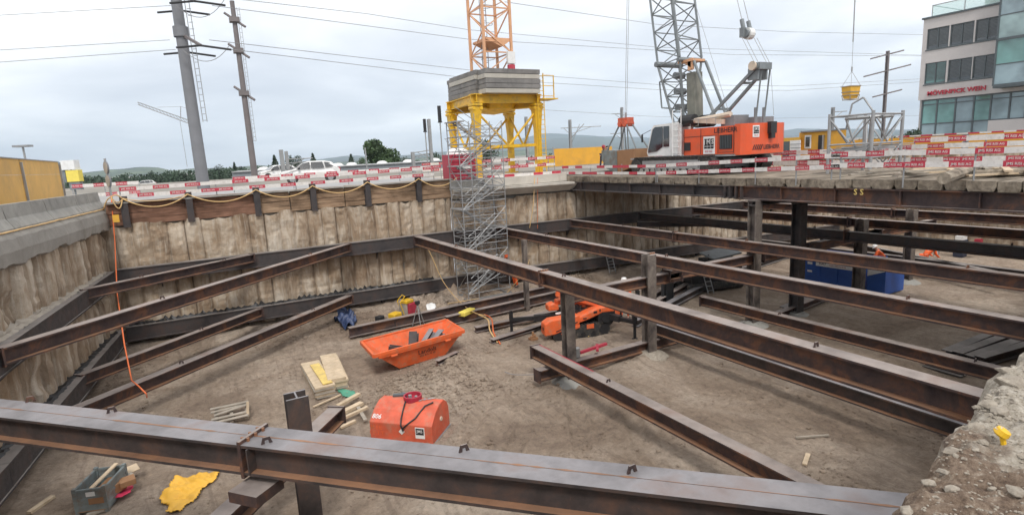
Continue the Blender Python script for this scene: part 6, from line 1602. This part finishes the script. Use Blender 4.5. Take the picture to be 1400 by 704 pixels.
mb=MB(); mb.poly([(27.0,14.55,.02),(27.0,14.55,1.1),(27.0,13.75,1.2),(27.0,13.75,.02)],(1,0,0),1.6); mb.build('body','blue',t); mb=MB(); mb.poly([(26.98,14.55,.8),(26.98,14.55,1.12),(26.98,13.75,1.22),(26.98,13.75,1.12)],(1,0,0),.02); mb.build('white_panel','white',t)
# --- aluminium ladder against the far wall
a=Z(838,373,.1);t=thing('ladder','narrow aluminium ladder leaning at the far wall between the struts','ladder',a); g=a.z
top=Yp(829,333,a.y+.5); mb=MB(); s_=V((.22,0,0)); mb.tube(a-s_,top-s_,.03,5); mb.tube(a+s_,top+s_,.03,5)
for k in range(9): u=.08+k*.105; mb.tube(a.lerp(top,u)-s_,a.lerp(top,u)+s_,.02,5)
mb.build('rails','galvanised',t)
# --- hoses and ropes on the floor and walls
def cable(pts,label,mat='hose_yellow',r=.014,name='rope',cat='rope'):
    Q=[]
    pts=[V(p) for p in pts]
    for i in range(len(pts)-1):
        p0=pts[max(i-1,0)];p1=pts[i];p2=pts[i+1];p3=pts[min(i+2,len(pts)-1)]
        for k in range(6):
            t_=k/6; Q.append(.5*((2*p1)+(p2-p0)*t_+(2*p0-5*p1+4*p2-p3)*t_*t_+(3*p1-p0-3*p2+p3)*t_**3))
    Q.append(pts[-1]); mb=MB(); mb.path(Q,r,5); tag(mb.build(name,mat,smooth=True),label,cat)
cable([Yp(577,325,27.4),Yp(590,350,27.0),Yp(606,385,26.4),Z(628,412,.3),Z(648,427,.5),Z(664,431,.55)],'yellow rope running from the far waler down to the stored beams',r=.02)
cable([Z(662,430,.5),Z(672,436,.5),Z(675,455,.15),Z(684,470,.06)],'orange hose draped over the stored beams left of the spider crane','hose_orange',.03,'hose','hose')
cable([Z(654,430,.5),Z(667,437,.5),Z(670,452,.15),Z(680,468,.06)],'yellow hose draped over the stored beams beside the orange one','hose_yellow',.03,'hose','hose')
cable([Yp(731,243,27.15),Yp(729,280,26.9),Yp(724,312,26.8)],'yellow rope hanging from the slab edge at the portal',r=.02)
cable([Yp(735,243,27.1),Yp(735,290,26.9),Yp(735,313,26.8)],'thin orange rope hanging from the slab edge at the portal','hose_orange',.012)
cable([Z(612,415,.3),Z(655,408,.2),Z(690,402,.15),Z(716,372,1.4),Z(724,355,2.0)],'yellow rope rising from the floor to the middle strut',r=.02)
cable([Z(690,508,.02),Z(705,512,.02),Z(740,511,.02),Z(765,507,.02)],'thin dark cable on the sand in front of the middle post','wire',.014,'cable','cable')
# ================================================================ PEOPLE
def skin(name,verts,edges,radii,mat,parent,root=0,sub=1):
    me=bpy.data.meshes.new(name); me.from_pydata([V(v) for v in verts],edges,[]); me.materials.append(MAT[mat]); o=bpy.data.objects.new(name,me); COL.objects.link(o); o.parent=parent
    s_=o.modifiers.new('s','SKIN'); s_.use_smooth_shade=True
    for i,r_ in enumerate(radii):
        sv=me.skin_vertices[0].data[i]; sv.radius=(r_,r_) if isinstance(r_,(int,float)) else r_; sv.use_root=(i==root)
    b_=o.modifiers.new('u','SUBSURF'); b_.levels=sub; b_.render_levels=sub; return o
def person(label,loc,rot,jacket='hivis_orange',trousers='hivis_orange',helmet='helmet_white',bend=0.0,h=1.8):
    t_=thing('person',label,'person',(0,0,0)); k=h/1.8
    hip=V((0,0,.93)); up=V((0,math.sin(bend),math.cos(bend))); f=V((0,math.cos(bend),-math.sin(bend)))
    sp=hip+up*.22; ch=hip+up*.42; nk=hip+up*.56; hd=nk+(up*.7+V((0,0,.3))).normalized()*.15; htop=hd+up*.1
    J=[hip,sp,ch,nk,hd,htop]; E_=[(0,1),(1,2),(2,3),(3,4),(4,5)]; Rr=[.13,.125,.145,.055,.095,.075]
    arms=[];legs=[]
    for s_ in(-1,1):
        sh=ch+up*.07+V((s_*.2,0,0)); el=sh+V((s_*.07,.08,-.27)); wr_=el+V((-s_*.05,.2,-.14)); ha=wr_+V((0,.08,-.02)); o=len(J); J+=[sh,el,wr_,ha]; E_+=[(2,o),(o,o+1),(o+1,o+2),(o+2,o+3)]; Rr+=[.065,.045,.032,.035]; arms.append((sh,el,wr_))
        hp_=hip+V((s_*.1,0,-.04)); kn=V((s_*.13,.05 if s_>0 else -.03,.5)); an=V((s_*.14,-.03 if s_>0 else -.1,.09)); to=an+V((s_*.02,.17,-.045)); o=len(J); J+=[hp_,kn,an,to]; E_+=[(0,o),(o,o+1),(o+1,o+2),(o+2,o+3)]; Rr+=[.085,.055,.04,.035]; legs.append((hp_,kn,an,to))
    skin('body',J,E_,Rr,'skin',t_)
    J=[hip-V((0,0,.04)),sp,ch,ch+up*.1]; E_=[(0,1),(1,2),(2,3)]; Rr=[.155,.15,.17,.08]
    for sh,el,wr_ in arms: o=len(J); J+=[sh,el,wr_]; E_+=[(2,o),(o,o+1),(o+1,o+2)]; Rr+=[.08,.06,.047]
    skin('jacket',J,E_,Rr,jacket,t_)
    J=[hip];E_=[];Rr=[.14]
    for hp_,kn,an,to in legs: o=len(J); J+=[hp_,kn,an+V((0,0,.03))]; E_+=[(0,o),(o,o+1),(o+1,o+2)]; Rr+=[.105,.075,.065]
    skin('trousers',J,E_,Rr,trousers,t_)
    for hp_,kn,an,to in legs: skin('boot',[an+V((0,-.03,.05)),an+V((0,-.02,-.03)),to],[(0,1),(1,2)],[.055,.055,.045],'black',t_)
    mb=MB(); Mh=Matrix.Rotation(-bend,3,'X'); mb.lathe([(.155,-.0),(.125,.02),(.12,.07),(.09,.12),(.0,.145)],hd+up*.03,14,M=Mh); mb.build('helmet',helmet,t_,smooth=True)
    t_.location=loc; t_.rotation_euler=(0,0,rot); t_.scale=(k,k,k); return t_
p=V((15.6,18.4,0)); person('person in orange work clothes and white helmet standing beyond the big middle strut',(p.x,p.y,floor_z(p.x,p.y)),2.2,h=1.85)
p=Yp(702,349,26.3); person('person in orange jacket mostly hidden behind the middle strut near the scaffold stair',(p.x,p.y,floor_z(p.x,p.y)+.05),1.2,helmet='hivis_orange',bend=.5,h=1.95)
p=Dp(824,222,41); person('person in yellow shirt bending over beyond the deck, left of the grab',(p.x,p.y,6.0),-1.3,'hivis_yellow','dark_cloth','black',bend=1.0)
p=Dp(834,220,41); person('person in dark clothes and red helmet bending over beside the one in yellow',(p.x,p.y,6.02),1.6,'dark_cloth','dark_cloth','red',bend=.9)
p=Z(1238,372,.1); p=V((31.2,16.0,0)); person('person in orange jacket and blue trousers seen over the third strut at right',(p.x,p.y,floor_z(p.x,p.y)),.5,'hivis_orange','blue','helmet_white',bend=.7)
p=Z(1262,368,.1); person('second person in orange jacket at right, behind the third strut',(p.x,p.y,floor_z(p.x,p.y)),-2,'hivis_orange','hivis_orange','helmet_white',bend=.9)
# small rack far right
p=Z(1283,352,0); t=thing('tool_rack','small metal rack with red and white cans near the far right wall','rack',(p.x,p.y,0)); mb=MB()
for a_,b_ in(((0,0,0),(.6,.5,1.0)),((.6,.5,0),(0,0,1.0)),((0,0,0),(0,0,1)),((.6,.5,0),(.6,.5,1))): mb.tube(p+V(a_),p+V(b_),.03,5)
mb.build('frame','galvanised',t); mb=MB(); mb.box(p+V((1.1,-.6,.5)),(.5,.5,1.0)); mb.build('cabinet','dark_cloth',t); mb=MB(); mb.box(p+V((1.1,-.6,1.1)),(.5,.4,.25)); mb.build('white_can','white',t); mb=MB(); mb.box(p+V((1.5,-1.3,.8)),(.3,.3,.5)); mb.build('red_can','red',t)
# ================================================================ CLUTTER ON THE DECK
rr=random.Random(21)
for k,(px_,py_,l) in enumerate(((1255,240,.9),(1290,236,1.4),(1345,232,1.2),(1380,238,1.6),(1210,238,1.1))):
    p=Z(px_,py_,5.9); mb=MB()
    for j in range(3): a=p+V((rr.uniform(-.3,.3),rr.uniform(-.3,.3),.04+.06*j)); d_=V((math.cos(rr.uniform(-.5,.8)),math.sin(rr.uniform(-.9,.9)),0)); mb.bar(a-d_*l,a+d_*l,.18,.05)
    tag(mb.build('loose_boards','wood_pale' if k%2 else 'wood_grey'),['flat heap of boards on the deck behind the lettered barrier, left one','boards lying on the deck behind the lettered barrier','boards on the deck near the right picture edge','pale boards at the far right of the deck','grey boards on the deck right of the lattice scaffold'][k],'boards')
for k,(px_,py_) in enumerate(((1243,186),(1252,181))):
    p=Dp(px_,py_,58); t_=thing('shrub',['lower dark shrub left of the office building','taller dark shrub close to the office building'][k],'shrub',(p.x,p.y,6)); mb=MB(); leaves(mb,(p.x,p.y,6.7),(.5,.5,.75+.25*k),400,.09,rr); mb.build('foliage','leaf_dark',t_); mb=MB(); mb.tube((p.x,p.y,6),(p.x,p.y,6.5),.05,6); mb.build('stem','bark',t_)
# ================================================================ SOIL CLODS AND RUBBLE LEDGE
def rock(mb,c,s,rnd,flat=.7):
    vs=[];M3=Euler((rnd.uniform(0,6),rnd.uniform(0,6),rnd.uniform(0,6))).to_matrix()
    base=[(0,0,1),(.9,0,.35),(.28,.85,.35),(-.72,.53,.35),(-.72,-.53,.35),(.28,-.85,.35),(.72,.53,-.4),(-.28,.85,-.4),(-.9,0,-.4),(-.28,-.85,-.4),(.72,-.53,-.4),(0,0,-1)]
    for b in base: v=M3@(V(b)*s*rnd.uniform(.6,1.1)); v.z*=flat; vs.append(V(c)+v)
    fs=[(0,1,2),(0,2,3),(0,3,4),(0,4,5),(0,5,1),(1,6,2),(2,7,3),(3,8,4),(4,9,5),(5,10,1),(6,7,2),(7,8,3),(8,9,4),(9,10,5),(10,6,1),(11,7,6),(11,8,7),(11,9,8),(11,10,9),(11,6,10)]
    mb.add(vs,fs)
rnd=random.Random(99); mb=MB(); k=0
while k<11000:
    x=rnd.uniform(-4,20);y=rnd.uniform(3,27)
    if x<west_x(y)+.4: continue
    d_=noise.noise(V((x*.5,y*.5,4)))+.35*noise.noise(V((x*2,y*2,4)))
    near=math.exp(-((x-6.2)**2+(y-17)**2)/5)*1.6+ (1 if y>24.5 else 0)*.7
    if rnd.random()>max(.04,d_*1.3+near*.8): continue
    s=rnd.uniform(.012,.04)*(1+near*.8)*(2.2 if rnd.random()<.05 else 1); rock(mb,(x,y,floor_z(x,y)+s*.25),s,rnd); k+=1
o=tag(mb.build('soil_clods','pit_soil'),'scattered clods of soil and stones on the pit floor','soil'); o['kind']='stuff'
EZ=5.42
ep=[Z(x,y,EZ) for x,y in((1205,730),(1222,704),(1229,690),(1250,662),(1268,634),(1282,612),(1302,584),(1308,566),(1330,560),(1333,545),(1350,530),(1352,515),(1366,502),(1382,492),(1400,478),(1440,452),(1500,420))]
ep=[V((-7,near_y(-7)-.0,EZ)),V((-2,near_y(-2),EZ)),V((.6,near_y(.6),EZ)),V((1.6,near_y(1.6)+.1,EZ))]+ep
ep+=[V((9.5,near_y(9.5)+.3,EZ)),V((16,near_y(16)+.2,EZ)),V((41,near_y(41),EZ))]
E1=[]
for a,b in zip(ep,ep[1:]):
    n=max(1,min(60,int((b-a).length/.028)))
    for i in range(n): E1.append(a.lerp(b,i/n))
E1.append(ep[-1])
def top_z(x,y,s):
    z=EZ+.035*noise.fractal(V((x*3,y*3,1)),.7,2,5)+.028*noise.noise(V((x*15,y*15,3)))+.05*abs(noise.noise(V((x*7,y*7,2))))+.02*noise.noise(V((x*32,y*32,3)))
    return z-.10*max(0,1-s/.12)**2
vs=[];S=[-.06,-.02,0]+[.03*1.0*k for k in range(1,28)]+[1.0,1.3,1.8,2.6,4.5]
m=len(S)+1
for i,p in enumerate(E1):
    off=.07*noise.noise(V((p.x*4,p.y*4,7)))+.05*noise.noise(V((p.x*13,p.y*13,7)))+.02*noise.noise(V((p.x*40,p.y*40,7)))
    bk=V((.28,-.96,0))
    for j in [-1]+list(range(len(S))):
        if j==-1: q_=p-bk*(.02+off*.5); vs.append(V((q_.x,q_.y,4.2))); continue
        s=S[j]; q_=p+bk*(s+off)
        if s<0: vs.append(V((q_.x,q_.y,EZ-.1-.45*(-s)/.06*.6+.05*noise.noise(V((p.x*8,s*20,2))))))
        else: vs.append(V((q_.x,q_.y,top_z(q_.x,q_.y,s))))
fs=[(i*m+j,(i+1)*m+j,(i+1)*m+j+1,i*m+j+1) for i in range(len(E1)-1) for j in range(m-1)]
mm,nt,b=nodes('ledge_mix')
f=tex(nt,1.1,detail=7,rough=.6,off=(1.3,.4,0)); g1=nt.nodes.new('ShaderNodeTexCoord'); sx=nt.nodes.new('ShaderNodeSeparateXYZ'); nt.links.new(g1.outputs['Object'],sx.inputs[0])
def mth2(op,a,b_):
    n=nt.nodes.new('ShaderNodeMath'); n.operation=op
    for i,v in enumerate((a,b_)):
        if isinstance(v,(int,float)): n.inputs[i].default_value=v
        else: nt.links.new(v,n.inputs[i])
    return n.outputs[0]
fac=mth2('ADD',mth2('MULTIPLY',mth2('SUBTRACT',sx.outputs['X'],3.15),.8),mth2('MULTIPLY',mth2('SUBTRACT',f,.5),3.0))
k1=ramp(nt,tex(nt,14,detail=10,rough=.75),[(.36,(.2,.17,.14)),(.47,(.42,.37,.3)),(.56,(.52,.47,.4)),(.66,(.68,.63,.55))])
k2=ramp(nt,tex(nt,16,detail=10,rough=.8,off=(2,2,2)),[(.36,(.09,.06,.045)),(.48,(.22,.155,.11)),(.57,(.3,.225,.165)),(.66,(.5,.42,.34))])
nt.links.new(mix(nt,ramp(nt,fac,[(.35,(0,0,0)),(.6,(1,1,1))]),k2,k1),b.inputs['Base Color']); b.inputs['Roughness'].default_value=.95
bump(nt,b,tex(nt,22,detail=12,rough=.8),1.0,.03)
mb=MB(); mb.add(vs,fs); structure(mb.build('ledge_ground','ledge_mix',recalc=False))
mb=MB(); k=0; rnd=random.Random(5)
while k<5200:
    i=rnd.randrange(len(E1)); p=E1[i]
    if p.x<1.5 or p.x>8: continue
    s=abs(rnd.gauss(0,.5)) if rnd.random()<.6 else rnd.uniform(0,2.0)
    q_=p+V((.28,-.96,0))*s; r_=rnd.uniform(.003,.012)*(2.6 if rnd.random()<.05 else 1); rock(mb,(q_.x,q_.y,top_z(q_.x,q_.y,s)+r_*.1),r_,rnd); k+=1
o=tag(mb.build('rubble','rubble_concrete'),'crushed concrete rubble on the ledge at bottom right','rubble'); o['kind']='stuff'
mb=MB(); k=0
for (px_,py_,s,l) in ((1384,520,.13,'flat pale concrete chunk high on the ledge'),(1352,548,.07,'concrete chunk at the ledge edge above the strut end'),(1378,505,.08,'topmost concrete chunk on the ledge'),(1336,581,.06,'small chunk on the lip of the ledge'),(1392,668,.06,'chunk at the right picture edge, low on the ledge'),(1302,665,.05,'long pale splinter of concrete on the brown earth'),(1334,628,.045,'round brown stone in the middle of the ledge'),(1270,655,.04,'small pale stone near the lower lip'),(1368,560,.07,'chunk left above the yellow cap'),(1300,612,.05,'chunk on the lip beside the brown earth'),(1290,640,.035,'grey stone on the brown earth'),(1345,600,.04,'small stone left of the yellow cap'),(1240,694,.045,'lowest chunk on the lip of the ledge')):
    p=Z(px_,py_,EZ+.03); mb=MB(); rock(mb,(p.x,p.y,EZ+.01+s*.05),s*1.05,rnd,.55); o=tag(mb.build('concrete_chunk','rubble_concrete'),l,'chunk','broken concrete chunks on the ledge')
    b_=o.modifiers.new('b','BEVEL'); b_.width=s*.05
p=Z(1369,600,EZ+.05); t=thing('rebar_marker','small yellow plastic cap on a rebar end in the concrete ledge','cap',p)
mb=MB(); mb.lathe([(.0,.03),(.035,.02),(.04,-.01),(.03,-.02)],p+V((0,0,.04)),14,M=Euler((.5,.2,0)).to_matrix()); mb.build('head','yellow',t); mb=MB(); mb.tube(p+V((0,0,.03)),p+V((.01,-.015,-.05)),.014,8); mb.build('stem','yellow',t); mb=MB(); mb.tube(p+V((-.005,.008,.045)),p+V((-.01,.014,.068)),.018,8); mb.build('knob','tan_cover',t)
# ================================================================ LIGHT, SKY, CAMERA
hb=MB(); hb.bb(-8950,8950,-8950,8950,-30,420); hz_=hb.build('haze','white'); hz_['kind']='stuff'
m=bpy.data.materials.new('haze_air'); m.use_nodes=True; hn=m.node_tree; hn.nodes.remove(hn.nodes['Principled BSDF']); pv=hn.nodes.new('ShaderNodeVolumePrincipled')
pv.inputs['Color'].default_value=(.7,.85,1,1); pv.inputs['Density'].default_value=.00014; pv.inputs['Anisotropy'].default_value=.1; hn.links.new(pv.outputs[0],hn.nodes['Material Output'].inputs['Volume'])
hz_.data.materials.clear(); hz_.data.materials.append(m)
w=bpy.data.worlds.new('World'); scene.world=w; w.use_nodes=True; nt=w.node_tree; bg=nt.nodes['Background']
sky=nt.nodes.new('ShaderNodeTexSky'); sky.sky_type='NISHITA'; sky.sun_disc=False; sky.sun_elevation=R(52); sky.sun_rotation=R(200)
tc=nt.nodes.new('ShaderNodeTexCoord'); sp=nt.nodes.new('ShaderNodeSeparateXYZ'); nt.links.new(tc.outputs['Generated'],sp.inputs[0])
# project direction on a cloud layer
def mth(op,a,b=None,c=None):
    n=nt.nodes.new('ShaderNodeMath'); n.operation=op
    for i,v in enumerate((a,b,c)):
        if v is None: continue
        if isinstance(v,(int,float)): n.inputs[i].default_value=v
        else: nt.links.new(v,n.inputs[i])
    return n.outputs[0]
zz=mth('ADD',mth('MAXIMUM',sp.outputs['Z'],0),.16)
cx=mth('DIVIDE',sp.outputs['X'],zz); cy=mth('DIVIDE',sp.outputs['Y'],zz)
cb=nt.nodes.new('ShaderNodeCombineXYZ'); nt.links.new(cx,cb.inputs[0]); nt.links.new(cy,cb.inputs[1])
def cn(scale,det,off,dist=.3):
    mp=nt.nodes.new('ShaderNodeMapping'); mp.inputs['Location'].default_value=off; nt.links.new(cb.outputs[0],mp.inputs[0])
    n=nt.nodes.new('ShaderNodeTexNoise'); n.inputs['Scale'].default_value=scale; n.inputs['Detail'].default_value=det; n.inputs['Roughness'].default_value=.55; n.inputs['Distortion'].default_value=dist
    nt.links.new(mp.outputs[0],n.inputs['Vector']); return n.outputs['Fac']
f1=cn(.75,7,(3.1,1.2,0)); f2=cn(.35,4,(7,2,0))
cc=ramp(nt,mth('ADD',mth('MULTIPLY',f1,.62),mth('MULTIPLY',f2,.38)),[(.36,(.53,.55,.585)),(.45,(.63,.645,.67)),(.53,(.76,.765,.77)),(.61,(.92,.915,.91))])
# lighter towards the zenith side of the layer, slightly grey band near the horizon
hz=ramp(nt,sp.outputs['Z'],[(0,(.88,.92,.97)),(.1,(.86,.89,.93)),(.3,(1.0,1.0,1.0)),(.6,(1.12,1.09,1.06))])
cc=mix(nt,1.0,cc,hz,'MULTIPLY')
sk=nt.nodes.new('ShaderNodeVectorMath'); sk.operation='SCALE'; sk.inputs['Scale'].default_value=.08; nt.links.new(sky.outputs[0],sk.inputs[0])
mx=mix(nt,.93,sk.outputs[0],cc)
nt.links.new(mx,bg.inputs[0]); bg.inputs[1].default_value=1.0
sun=bpy.data.lights.new('sun','SUN'); sun.energy=1.2; sun.angle=R(12); sun.color=(1,.96,.9)
so=bpy.data.objects.new('sun',sun); COL.objects.link(so); so.rotation_euler=(R(38),0,R(-20))
cam=bpy.data.cameras.new('camera'); cam.sensor_fit='HORIZONTAL'; cam.sensor_width=36; cam.lens=F/W*36; cam.clip_start=.05; cam.clip_end=30000
co=bpy.data.objects.new('camera',cam); COL.objects.link(co); scene.camera=co
# orientation from the ray function
c0=ray(W/2,H/2).normalized(); cr=(ray(W/2+1,H/2)-ray(W/2,H/2)).normalized(); cu_=cr.cross(c0)
M=Matrix((cr,cu_,-c0)).transposed().to_4x4(); M.translation=CAM; co.matrix_world=M
vs=scene.view_settings; vs.view_transform='Standard'; vs.look='None'; vs.exposure=.85; vs.gamma=1; vs.use_curve_mapping=False
scene.render.engine='CYCLES'
